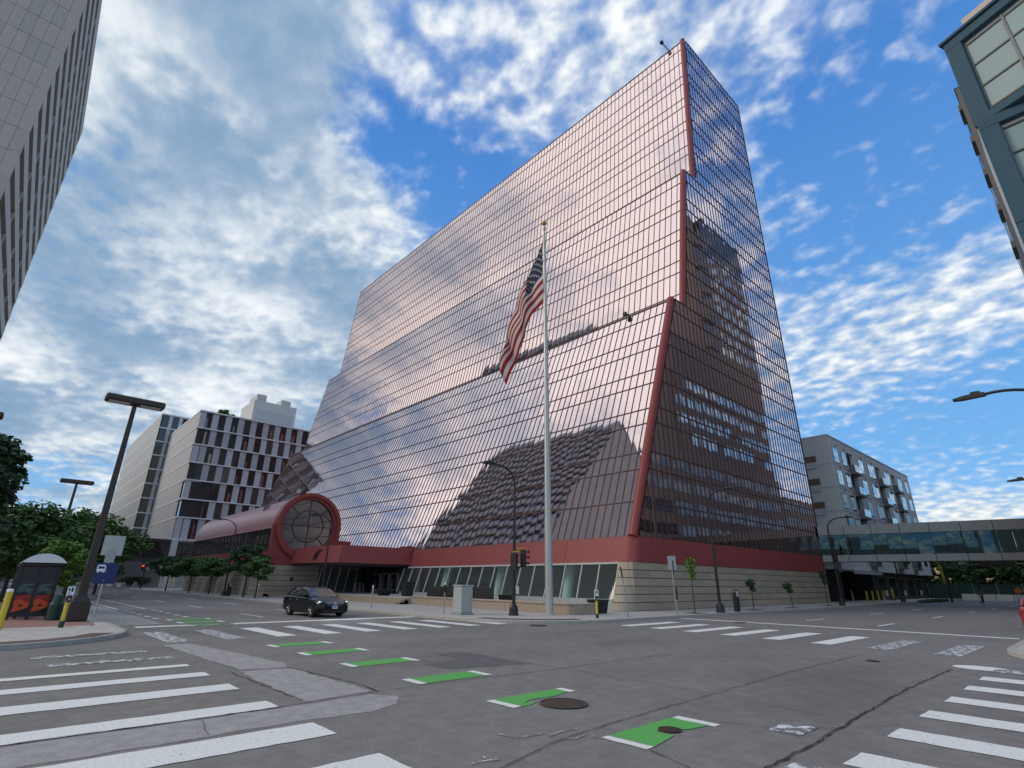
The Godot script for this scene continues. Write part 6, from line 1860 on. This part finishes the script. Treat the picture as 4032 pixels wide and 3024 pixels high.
func make_flag() -> void:
	var base := Vector3(23.96, 0.13, -22.82)
	var o := thing("flagpole", "tall silver flagpole with a gold ball on the corner plaza", "flagpole", base)
	var p := MB.new(); p.tube([Vector3.ZERO, Vector3(0, 5.4, 0), Vector3(0, 5.5, 0), Vector3(0, 15, 0), Vector3(0, 26.8, 0)], [0.235, 0.225, 0.205, 0.16, 0.085], 18); part("pole", p, M.pole_silver, o)
	var f := MB.new(); f.lathe([Vector2(0.34, 0), Vector2(0.34, 0.05), Vector2(0.25, 0.10)], Transform3D.IDENTITY, 18); part("collar", f, M.pole_silver, o)
	var t := MB.new(); t.lathe([Vector2(0.13, 26.7), Vector2(0.13, 26.95), Vector2(0.06, 27.0), Vector2(0.06, 27.1)], Transform3D.IDENTITY, 12); part("truck", t, M.pole_silver, o)
	var ball := MB.new()
	var prof := []
	for k in 9: prof.append(Vector2(maxf(0.001, sin(PI * k / 8) * 0.2), 27.27 - cos(PI * k / 8) * 0.2))
	ball.lathe(prof, Transform3D.IDENTITY, 14); part("finial", ball, M.gold, o)
	var rp := MB.new(); rp.tube([Vector3(-0.2, 1.5, 0.1), Vector3(-0.16, 14, 0.1), Vector3(-0.1, 26.8, 0.05)], 0.012, 5); part("halyard", rp, M.pale_trim, o)
	# the cloth hangs from its hoist in long folds
	var fl := thing("flag", "large limp American flag with stars and stripes hanging from the flagpole", "flag", base)
	var top := [Vector2(-0.16, 25.65), Vector2(-1.0, 23.85), Vector2(-1.9, 21.95), Vector2(-2.42, 20.55)]
	var bot := [Vector2(-0.12, 20.55), Vector2(-0.88, 19.95), Vector2(-1.32, 19.15), Vector2(-1.46, 18.3), Vector2(-1.95, 17.15), Vector2(-2.72, 15.35)]
	var fly := [Vector2(-2.42, 20.55), Vector2(-2.78, 19.6), Vector2(-2.98, 18.0), Vector2(-3.22, 16.4), Vector2(-2.72, 15.35)]
	var right := Vector3(0.738, 0, 0.674); var back := Vector3(0.674, 0, -0.738)
	var nu := 64; var nv := 30
	var g := []
	for i in nu + 1:
		var u := float(i) / nu
		var row := []
		var a := along(top, u); var b := along(bot, u)
		for j in nv + 1:
			var v := float(j) / nv
			var hst: Vector2 = top[0].lerp(bot[0], v)
			var fl2 := along(fly, v)
			var q: Vector2 = a.lerp(b, v) + hst.lerp(fl2, u) - top[0].lerp(bot[0], v).lerp(fly[0].lerp(fly[4], v), u)
			# long folds run down the hanging cloth and deepen away from the hoist
			var amp := smoothstep(0.0, 0.4, u)
			var across: float = q.x * 3.1 + q.y * 0.9
			var dz := u * 2.6 + sin(across * 1.55) * 0.26 * amp + sin(across * 0.7 + v * 3.0) * 0.30 * amp + sin(v * 6.0 + u * 4.0) * 0.10
			var dx := cos(across * 1.55) * 0.10 * amp * sin(PI * v)
			row.append(right * (q.x + dx) + Vector3.UP * (q.y - base.y) + back * dz)
		g.append(row)
	var nrm := []
	for i in nu + 1:
		var row := []
		for j in nv + 1:
			var du: Vector3 = g[mini(i + 1, nu)][j] - g[maxi(i - 1, 0)][j]; var dv: Vector3 = g[i][mini(j + 1, nv)] - g[i][maxi(j - 1, 0)]
			row.append(du.cross(dv).normalized())
		nrm.append(row)
	var mb := MB.new()
	for i in nu:
		for j in nv:
			for k in [[i, j], [i + 1, j + 1], [i + 1, j], [i, j], [i, j + 1], [i + 1, j + 1]]:
				mb.v.append(g[k[0]][k[1]]); mb.n.append(nrm[k[0]][k[1]]); mb.u.append(Vector2(float(k[0]) / nu, float(k[1]) / nv)); mb.c.append(Color(1, 1, 1))
	var fm := mat("flag_cloth", 1, 1, 1, 0.85)
	fm.albedo_texture = flag_texture()
	fm.cull_mode = BaseMaterial3D.CULL_DISABLED
	fm.backlight_enabled = true; fm.backlight = Color(0.18, 0.18, 0.18)
	part("cloth", mb, fm, fl)

# ------------------------------------------------------------------ vehicles
# a saloon: x across, y up, nose to +z; sections (z, sill, beltline, half width at sill, at belt)
func car(called: String, label: String, at: Vector3, turn: float, paint: Material, lit: bool) -> Node3D:
	var o := thing(called, label, "car", at, turn)
	# body: rings of points from sill to the middle of the top at stations along the length
	var st := [[2.35, 0.32, 0.62, 0.60, 0.58], [2.30, 0.22, 0.70, 0.78, 0.74], [2.12, 0.20, 0.78, 0.87, 0.82], [1.75, 0.19, 0.86, 0.90, 0.87], [1.2, 0.19, 0.93, 0.905, 0.89], [0.85, 0.19, 0.97, 0.905, 0.895], [0.2, 0.19, 0.98, 0.905, 0.90], [-0.6, 0.19, 1.0, 0.905, 0.90], [-1.3, 0.19, 1.02, 0.905, 0.89], [-1.8, 0.20, 1.04, 0.90, 0.86], [-2.15, 0.24, 1.04, 0.87, 0.80], [-2.32, 0.34, 0.98, 0.80, 0.74]]
	var ring := func(s: Array) -> Array:
		var sill: float = s[1]; var belt: float = s[2]; var ws: float = s[3]; var wb: float = s[4]
		var m := (sill + belt) / 2
		return [Vector3(ws * 0.86, sill, s[0]), Vector3(ws, sill + 0.10, s[0]), Vector3(ws + 0.012, m, s[0]), Vector3(lerpf(ws, wb, 0.6) + 0.008, belt - 0.10, s[0]), Vector3(wb - 0.02, belt - 0.02, s[0]), Vector3(wb * 0.82, belt + 0.015, s[0]), Vector3(wb * 0.4, belt + 0.045, s[0]), Vector3(0, belt + 0.055, s[0])]
	var grid := []
	for s in st:
		var half: Array = ring.call(s)
		var full := half.duplicate()
		for k in range(half.size() - 2, -1, -1): full.append(Vector3(-half[k].x, half[k].y, half[k].z))
		grid.append(full)
	part("body", skin(grid, true), paint, o)
	# cabin: glass house with a painted roof
	var cs := [[1.0, 0.965, 0.0, 0.80, 0.80], [0.55, 0.98, 0.24, 0.82, 0.75], [0.1, 0.98, 0.42, 0.83, 0.69], [-0.25, 0.98, 0.475, 0.83, 0.665], [-0.8, 0.99, 0.475, 0.83, 0.655], [-1.25, 1.0, 0.40, 0.82, 0.65], [-1.65, 1.02, 0.22, 0.80, 0.67], [-1.98, 1.04, 0.01, 0.76, 0.72]]
	var cg := []
	for s in cs:
		var y0: float = s[1]; var h: float = s[2] + 0.03
		var half := [Vector3(s[3], y0, s[0]), Vector3(lerpf(s[3], s[4], 0.5) + 0.015, y0 + h * 0.5, s[0]), Vector3(s[4], y0 + h * 0.90, s[0]), Vector3(s[4] * 0.86, y0 + h * 0.985, s[0]), Vector3(s[4] * 0.4, y0 + h + 0.01, s[0]), Vector3(0, y0 + h + 0.018, s[0])]
		var full := half.duplicate()
		for k in range(half.size() - 2, -1, -1): full.append(Vector3(-half[k].x, half[k].y, half[k].z))
		cg.append(full)
	part("windows", skin(cg, false), M.car_glass, o)
	# roof skin and pillars a finger's breadth outside the glass
	var roof := []
	for k in range(2, 6):
		var row := []
		for q in range(2, 9): row.append(cg[k][q] + Vector3(0, 0.008, 0) + Vector3(signf(cg[k][q].x) * 0.006, 0, 0))
		roof.append(row)
	part("roof", skin(roof, false), paint, o)
	for s in [-1, 1]:
		for pth in [[0, 2], [5, 7]]:
			var line := []
			for k in range(pth[0], pth[1] + 1): line.append(Vector3(s * (cg[k][2].x + 0.01), cg[k][2].y + 0.005, cg[k][2].z))
			var pb := MB.new(); pb.tube(line, 0.035 if pth[0] == 0 else 0.06, 6); part("pillar", pb, paint, o)
		var bp := MB.new(); bp.tube([Vector3(s * 0.84, 0.98, -0.42), Vector3(s * 0.68, 1.43, -0.5)], 0.035, 6); part("pillar", bp, M.black_paint, o)
		var mr := MB.new(); mr.cbox(Vector3(s * 0.93 - 0.1, 0.98, 0.55), Vector3(s * 0.93 + 0.1, 1.12, 0.70), 0.04); part("mirror", mr, paint, o)
		var hd := MB.new()
		for z in [-0.35, -1.2]: hd.cbox(Vector3(s * 0.915 - 0.015, 0.83, z - 0.1), Vector3(s * 0.915 + 0.015, 0.86, z + 0.1), 0.008)
		part("door_handle", hd, M.chrome, o)
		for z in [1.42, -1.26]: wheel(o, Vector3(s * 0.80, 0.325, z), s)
		# lamps
		var hl := MB.new()
		hl.quad(Vector3(s * 0.42, 0.66, 2.305), Vector3(s * 0.80, 0.67, 2.14), Vector3(s * 0.83, 0.80, 2.06), Vector3(s * 0.45, 0.75, 2.245))
		hl.quad(Vector3(s * 0.42, 0.66, 2.315), Vector3(s * 0.80, 0.67, 2.15), Vector3(s * 0.83, 0.80, 2.07), Vector3(s * 0.45, 0.75, 2.255))
		part("headlight", hl, M.headlight_glow if lit else M.chrome, o)
		if lit:
			var l := SpotLight3D.new(); l.name = "headlight_beam"; l.light_color = Color(0.85, 0.97, 1.0); l.light_energy = 1.2; l.spot_angle = 40.0; l.spot_range = 30.0; l.light_size = 0.08; l.shadow_enabled = true
			l.position = Vector3(s * 0.63, 0.70, 2.42); l.rotation = Vector3(-0.1, PI, 0); o.add_child(l, true)
		var tl := MB.new(); tl.cbox(Vector3(s * 0.68 - 0.14, 0.80, -2.33), Vector3(s * 0.68 + 0.14, 0.95, -2.20), 0.02); part("tail_light", tl, M.car_red, o)
	# face
	var gr := MB.new(); gr.box(Vector3(-0.42, 0.50, 2.28), Vector3(0.42, 0.76, 2.335)); part("grille", gr, M.black_paint, o)
	for k in 3:
		var b := MB.new(); b.cbox(Vector3(-0.52 + k * 0.03, 0.745 - k * 0.07, 2.315), Vector3(0.52 - k * 0.03, 0.775 - k * 0.075, 2.352), 0.006); part("grille_bar", b, M.chrome, o)
	var em := MB.new(); em.lathe([Vector2(0.075, 0), Vector2(0.075, 0.012), Vector2(0.055, 0.02), Vector2(0.05, 0.012), Vector2(0.001, 0.012)], Transform3D(Basis(Vector3.RIGHT, PI / 2), Vector3(0, 0.69, 2.345)), 18); part("emblem", em, M.chrome, o)
	var lo := MB.new(); lo.cbox(Vector3(-0.62, 0.22, 2.2), Vector3(0.62, 0.40, 2.352), 0.05); part("air_intake", lo, M.black_paint, o)
	for s in [-1, 1]:
		var fg := MB.new(); fg.cbox(Vector3(s * 0.66 - 0.1, 0.36, 2.2), Vector3(s * 0.66 + 0.1, 0.39, 2.30), 0.01); part("fog_trim", fg, M.chrome, o)
	var pl := MB.new(); pl.cbox(Vector3(-0.16, 0.44, 2.345), Vector3(0.16, 0.60, 2.365), 0.006); var plate := part("licence_plate", pl, M.plate, o)
	var pb2 := MB.new(); pb2.box(Vector3(-0.15, 0.57, 2.366), Vector3(0.15, 0.595, 2.368))
	for k in 6: pb2.box(Vector3(-0.12 + k * 0.042, 0.48, 2.366), Vector3(-0.095 + k * 0.042, 0.54, 2.368))
	part("plate_print", pb2, M.plate_blue, plate)
	return o

func skin(grid: Array, closed: bool) -> MB:
	var mb := MB.new()
	var m := grid.size(); var w: int = grid[0].size()
	var nr := []
	for i in m:
		var row := []
		for j in w:
			var a: Vector3 = grid[mini(i + 1, m - 1)][j] - grid[maxi(i - 1, 0)][j]; var b: Vector3 = grid[i][mini(j + 1, w - 1)] - grid[i][maxi(j - 1, 0)]
			row.append(b.cross(a).normalized() * -1.0)
		nr.append(row)
	# point the normals outwards
	var c := Vector3(0, 0.5, 0)
	for i in m:
		for j in w:
			var out: Vector3 = grid[i][j] - Vector3(0, 0.55, grid[i][j].z * 0.8)
			if nr[i][j].dot(out) < 0: nr[i][j] = -nr[i][j]
	for i in m - 1:
		for j in w - 1:
			mb.quadn(grid[i][j], grid[i][j + 1], grid[i + 1][j + 1], grid[i + 1][j], nr[i][j], nr[i][j + 1], nr[i + 1][j + 1], nr[i + 1][j])
	if closed:
		mb.poly(grid[0], Vector3(0, 0, 1)); mb.poly(grid[m - 1], Vector3(0, 0, -1))
	return mb

func wheel(o: Node3D, at: Vector3, s: int) -> void:
	var w := Node3D.new(); w.name = "wheel"; o.add_child(w, true); w.position = at
	var t := Transform3D(Basis(Vector3(0, 0, 1), PI / 2 * -s), Vector3(-0.02 * s, 0, 0))
	var ty := MB.new(); ty.lathe([Vector2(0.2, -0.10), Vector2(0.30, -0.10), Vector2(0.325, -0.07), Vector2(0.325, 0.09), Vector2(0.30, 0.125), Vector2(0.22, 0.125)], t, 26); part("tyre", ty, M.tyre, w)
	var rm := MB.new(); rm.lathe([Vector2(0.225, 0.12), Vector2(0.215, 0.128), Vector2(0.205, 0.09)], t, 26)
	for k in 5:
		var a := TAU * k / 5
		rm.tube([t * Vector3(0, 0.11, 0), t * Vector3(cos(a) * 0.21, 0.12, sin(a) * 0.21)], [0.05, 0.035], 6)
	part("rim", rm, M.rim, w)
	var hb := MB.new(); hb.lathe([Vector2(0.215, 0.06), Vector2(0.001, 0.06)], t, 20); part("hub_shade_plate", hb, M.dark_metal, w)  # dark plate painted in for the shade behind the spokes

func make_cars() -> void:
	var c := car("sedan", "black sedan with lit headlights waiting at the stop line", Vector3(13.55, 0.0, -31.1), 0.05, M.car_black, true)
	var rs := MB.new(); rs.cbox(Vector3(-0.30, 1.49, -0.75), Vector3(0.16, 1.58, -0.45), 0.02); part("roof_sign", rs, M.black_paint, c)
	car("red_car", "red car parked by the near kerb at the picture's far side street", Vector3(37.5, 0.0, -2.72), PI / 2, M.car_red, false).set_meta("label", "red car standing by the near kerb of the right-hand street")
	car("white_car", "small white car far down the left-hand street under the trees", Vector3(2.0, 0.0, -118.0), 0.3, M.car_white, false)

# ------------------------------------------------------------------ plants
func leaves(mb: MB, c: Vector3, half: Vector3, count: int, size: float, key: String, seed_: int) -> void:
	var r := RandomNumberGenerator.new(); r.seed = seed_
	var base: Color = M[key].get_meta("base")
	for k in count:
		var d := Vector3(r.randfn(), r.randfn(), r.randfn()).normalized() * pow(r.randf(), 0.42)
		var p := c + d * half
		var up := (Vector3(r.randfn(0, 0.6), 1.0, r.randfn(0, 0.6)) + d * 0.7).normalized()
		var e1 := up.cross(Vector3(r.randfn(), r.randfn(), r.randfn())).normalized()
		var e2 := up.cross(e1)
		var s := size * r.randf_range(0.6, 1.25)
		var t := r.randf_range(0.72, 1.32); var y := r.randf_range(0.85, 1.2)
		mb.tint = Color(base.r * t * y, base.g * t, base.b * t / y)
		# a leaf spray folded along its middle
		var a := p - e1 * s * 0.5; var b := p + e1 * s * 0.5
		var n1 := (up + e2 * 0.35).normalized(); var n2 := (up - e2 * 0.35).normalized()
		mb.tri(a, p - e2 * s * 0.42 - up * s * 0.12, b, n2, n2, n2)
		mb.tri(b, p + e2 * s * 0.42 - up * s * 0.12, a, n1, n1, n1)

func tree(called: String, label: String, at: Vector3, h: float, spread: float, first: float, clumps: int, per: int, size: float, key: String, seed_: int, group := "", flat := 0.55) -> void:
	var o := thing(called, label, "tree", at, 0.0, group)
	var r := RandomNumberGenerator.new(); r.seed = seed_
	var tr := MB.new()
	var tip := Vector3(r.randf_range(-0.2, 0.2), h * 0.8, r.randf_range(-0.2, 0.2))
	tr.tube([Vector3.ZERO, Vector3(0.03, first * 0.6, 0), Vector3(0, first, 0.05), tip], [h * 0.022, h * 0.017, h * 0.014, h * 0.004], 8)
	part("trunk", tr, M.bark, o)
	var lm := MB.new()
	var cr := MB.new()
	for k in clumps:
		var f := (k + 0.5) / clumps
		var y := lerpf(first * 0.95, h * 0.96, pow(f, 0.85))
		var open := sin(PI * clampf(0.12 + f * 0.80, 0, 1))
		var a := k * 2.399 + r.randf_range(-0.5, 0.5)
		var d := spread * open * sqrt(r.randf_range(0.15, 1.0))
		var c := Vector3(cos(a) * d, y, sin(a) * d)
		var rr := spread * r.randf_range(0.26, 0.44)
		leaves(cr, c, Vector3(rr, rr * flat, rr), per, size, key, seed_ * 100 + k)
		if k % 2 == 0:
			var s := Vector3(0, lerpf(first * 0.8, h * 0.6, f), 0)
			lm.tube([s, s.lerp(c, 0.5) + Vector3(0, 0.2, 0), c], [h * 0.007, h * 0.005, h * 0.002], 5)
	part("limbs", lm, M.bark, o)
	part("crown", cr, M[key], o)

func make_trees() -> void:
	var g := "street trees along the left-hand pavement"
	tree("shade_tree", "tall dark tree standing left of the bus shelter", Vector3(-2.9, 0.1, -46.0), 10.4, 3.3, 2.4, 36, 260, 0.42, "leaf_dark", 3, g, 0.5)
	tree("shade_tree", "broad green street tree behind the domed bus shelter", Vector3(0.6, 0.1, -56.0), 6.9, 3.6, 2.4, 30, 240, 0.36, "leaf", 7, g)
	tree("shade_tree", "green street tree behind the bronze lamp post", Vector3(4.9, 0.1, -66.0), 7.6, 4.0, 2.6, 32, 240, 0.38, "leaf", 12, g)
	tree("shade_tree", "rounded green tree where the truss bridge begins", Vector3(8.4, 0.1, -78.0), 7.4, 3.6, 2.5, 28, 220, 0.38, "leaf", 17, g)
	tree("shade_tree", "dark green tree behind the others at the left kerb", Vector3(-3.5, 0.1, -72.0), 7.4, 4.6, 2.2, 34, 220, 0.42, "leaf_dark", 21, g)
	tree("shade_tree", "dark filler tree further along the left pavement", Vector3(1.6, 0.1, -88.0), 8.2, 4.6, 2.2, 34, 200, 0.45, "leaf_dark", 24, g)
	tree("honey_tree", "small yellow-green tree beside the shelter roof", Vector3(2.45, 0.1, -39.5), 3.7, 1.25, 1.5, 18, 200, 0.2, "leaf_bright", 27, g)
	var h := "small trees in front of the vaulted wing"
	tree("locust_tree", "dark-leaved small tree nearest the vault's round window", Vector3(19.4, 0.13, -62.5), 5.3, 2.0, 2.3, 24, 190, 0.26, "leaf_dark", 33, h, 0.4)
	tree("locust_tree", "bright green small tree in front of the dark one by the vault", Vector3(19.2, 0.13, -58.2), 3.9, 1.35, 1.9, 18, 170, 0.22, "leaf", 38, h, 0.4)
	tree("locust_tree", "flat-topped small tree midway along the vaulted wing", Vector3(18.9, 0.13, -73.5), 4.2, 2.3, 2.3, 24, 190, 0.28, "leaf", 44, h, 0.35)
	tree("locust_tree", "spreading small tree at the far end of the vaulted wing", Vector3(18.9, 0.13, -83.0), 4.4, 2.4, 2.3, 24, 180, 0.3, "leaf", 49, h, 0.35)
	tree("locust_tree", "dark small tree past the vaulted wing near the red signal", Vector3(18.6, 0.13, -95.0), 4.8, 2.6, 2.2, 24, 170, 0.34, "leaf_dark", 53, h, 0.4)
	tree("roof_tree", "young tree growing on the grey office roof", Vector3(36.0, 41.9, -160.0), 5.0, 2.2, 1.2, 14, 120, 0.5, "leaf", 57)
	var f := "trees beyond the skyway"
	for k in 9:
		var pos: Vector3 = [Vector3(128, 0, -22), Vector3(133, 0, -17), Vector3(130, 0, -12), Vector3(138, 0, -9), Vector3(131, 0, -6), Vector3(142, 0, -20), Vector3(145, 0, -13), Vector3(150, 0, -5), Vector3(136, 0, -1)][k]
		tree("park_tree", "leafy green tree in the row behind the far construction fence", pos, 7.2 + (k % 3) * 0.9, 3.6, 1.6, 22, 150, 0.6, "leaf", 60 + k, f)

# ------------------------------------------------------------------ the figure crossing far away
func make_person() -> void:
	var o := thing("person", "person in a grey top and dark trousers running across the far street", "person", Vector3(86.25, 0.0, -11.65), -0.6)
	# joints and radii: [from, to, radius at from, radius at to, what]
	var hip := Vector3(0, 0.92, 0); var neck := Vector3(0.0, 1.42, 0.13)
	var bones := [[hip, neck, 0.15, 0.14, 1], [Vector3(-0.17, 1.38, 0.12), Vector3(0.17, 1.38, 0.12), 0.075, 0.075, 1], [neck, Vector3(0, 1.56, 0.19), 0.055, 0.055, 0], [Vector3(0, 1.60, 0.20), Vector3(0, 1.70, 0.20), 0.085, 0.10, 0],
		[Vector3(-0.10, 0.90, 0), Vector3(-0.11, 0.52, 0.20), 0.095, 0.065, 2], [Vector3(-0.11, 0.52, 0.20), Vector3(-0.11, 0.10, 0.10), 0.06, 0.04, 2], [Vector3(-0.11, 0.06, 0.08), Vector3(-0.11, 0.04, 0.26), 0.045, 0.035, 2],
		[Vector3(0.10, 0.90, 0), Vector3(0.11, 0.50, -0.10), 0.095, 0.065, 2], [Vector3(0.11, 0.50, -0.10), Vector3(0.11, 0.22, -0.42), 0.06, 0.04, 2], [Vector3(0.11, 0.20, -0.44), Vector3(0.11, 0.08, -0.34), 0.045, 0.035, 2],
		[Vector3(-0.21, 1.36, 0.12), Vector3(-0.27, 1.12, -0.06), 0.052, 0.042, 1], [Vector3(-0.27, 1.12, -0.06), Vector3(-0.24, 1.05, 0.18), 0.04, 0.032, 0], [Vector3(0.21, 1.36, 0.12), Vector3(0.27, 1.13, 0.22), 0.052, 0.042, 1], [Vector3(0.27, 1.13, 0.22), Vector3(0.22, 1.20, 0.44), 0.04, 0.032, 0]]
	for hnd in [[Vector3(-0.24, 1.05, 0.18), Vector3(0.3, -0.1, 0.95)], [Vector3(0.22, 1.20, 0.44), Vector3(-0.2, 0.5, 0.85)]]:
		var hp: Vector3 = hnd[0]; var hd: Vector3 = hnd[1].normalized()
		bones.append([hp, hp + hd * 0.09, 0.034, 0.03, 0])
		for q in 4: bones.append([hp + hd * 0.08 + Vector3((q - 1.5) * 0.02, 0, 0), hp + hd * (0.15 + 0.01 * (q % 3)) + Vector3((q - 1.5) * 0.022, -0.03, 0), 0.011, 0.009, 0])
		bones.append([hp + hd * 0.03, hp + hd * 0.09 + Vector3(0.04, 0.02, 0), 0.013, 0.01, 0])
	var mats := [Color(0.32, 0.19, 0.13), Color(0.12, 0.12, 0.13), Color(0.02, 0.02, 0.025)]
	var cell := 0.025
	var lo := Vector3(-0.45, -0.02, -0.65); var dim := Vector3i(36, 76, 50)
	var nx := dim.x + 1; var ny := dim.y + 1; var nzz := dim.z + 1
	var fieldv := PackedFloat32Array(); fieldv.resize(nx * ny * nzz); fieldv.fill(1.0)
	var kindv := PackedInt32Array(); kindv.resize(nx * ny * nzz)
	for b in bones:
		var a: Vector3 = b[0]; var e: Vector3 = b[1]; var ab := e - a
		var l2 := maxf(ab.length_squared(), 1e-6)
		var rm := maxf(b[2], b[3]) + 0.08
		var mn := ((a.min(e) - Vector3.ONE * rm - lo) / cell).floor(); var mx := ((a.max(e) + Vector3.ONE * rm - lo) / cell).ceil()
		for k in range(maxi(0, int(mn.z)), mini(dim.z, int(mx.z)) + 1):
			for j in range(maxi(0, int(mn.y)), mini(dim.y, int(mx.y)) + 1):
				for i in range(maxi(0, int(mn.x)), mini(dim.x, int(mx.x)) + 1):
					var p := lo + Vector3(i, j, k) * cell
					var t := clampf((p - a).dot(ab) / l2, 0.0, 1.0)
					var d := p.distance_to(a + ab * t) - lerpf(b[2], b[3], t)
					var at := (k * ny + j) * nx + i
					var old := fieldv[at]
					if d < old: kindv[at] = b[4]
					var hh := clampf(0.5 + 0.5 * (old - d) / 0.03, 0.0, 1.0)
					fieldv[at] = lerpf(old, d, hh) - 0.03 * hh * (1.0 - hh)
	# surface nets
	var index := {}
	var pos := []
	var kinds := []
	var offs := [0, 1, nx, nx + 1, nx * ny, nx * ny + 1, nx * ny + nx, nx * ny + nx + 1]
	for k in dim.z:
		for j in dim.y:
			for i in dim.x:
				var at := (k * ny + j) * nx + i
				var c := Vector3.ZERO; var m := 0; var inside := 0
				for q in 8: if fieldv[at + offs[q]] < 0: inside += 1
				if inside == 0 or inside == 8: continue
				for q in [[0, 1], [0, 2], [0, 4], [1, 3], [1, 5], [2, 3], [2, 6], [4, 5], [4, 6], [3, 7], [5, 7], [6, 7]]:
					var fa := fieldv[at + offs[q[0]]]; var fb := fieldv[at + offs[q[1]]]
					if (fa < 0) == (fb < 0): continue
					var t := fa / (fa - fb)
					var pa := Vector3(q[0] & 1, (q[0] >> 1) & 1, (q[0] >> 2) & 1); var pb := Vector3(q[1] & 1, (q[1] >> 1) & 1, (q[1] >> 2) & 1)
					c += pa.lerp(pb, t); m += 1
				index[at] = pos.size()
				pos.append(lo + (Vector3(i, j, k) + c / m) * cell)
				kinds.append(kindv[at])
	var mb := MB.new()
	var step := [1, nx, nx * ny]
	for at in index:
		for ax in 3:
			var s1: int = step[(ax + 1) % 3]; var s2: int = step[(ax + 2) % 3]
			var nxt: int = at + step[ax]
			if nxt >= fieldv.size() or (fieldv[at] < 0) == (fieldv[nxt] < 0): continue
			if not (index.has(at - s1) and index.has(at - s2) and index.has(at - s1 - s2)): continue
			var q := [pos[index[at - s1 - s2]], pos[index[at - s2]], pos[index[at]], pos[index[at - s1]]]
			if fieldv[at] > 0: q.reverse()
			mb.tint = mats[kinds[index[at]]]
			mb.quad(q[0], q[1], q[2], q[3])
	var pm := mat("figure", 1, 1, 1, 0.8); pm.vertex_color_use_as_albedo = true
	part("body", mb, pm, o)
	var hair := MB.new()
	hair.lathe([Vector2(0.108, 1.66), Vector2(0.112, 1.72), Vector2(0.085, 1.79), Vector2(0.001, 1.815)], Transform3D(Basis.IDENTITY, Vector3(0, 0, 0.185)), 12)
	part("hair", hair, M.jeans, o)

func _ready() -> void:
	rng.seed = 1234
	set_view()
	make_materials()
	make_ground()
	make_tower()
	make_vault()
	make_grey_office()
	make_tile_tower()
	make_blue_building()
	make_brown_tower()
	make_apartments()
	make_skyways()
	make_far_things()
	make_trees()
	make_street_things()
	make_cars()
	make_person()
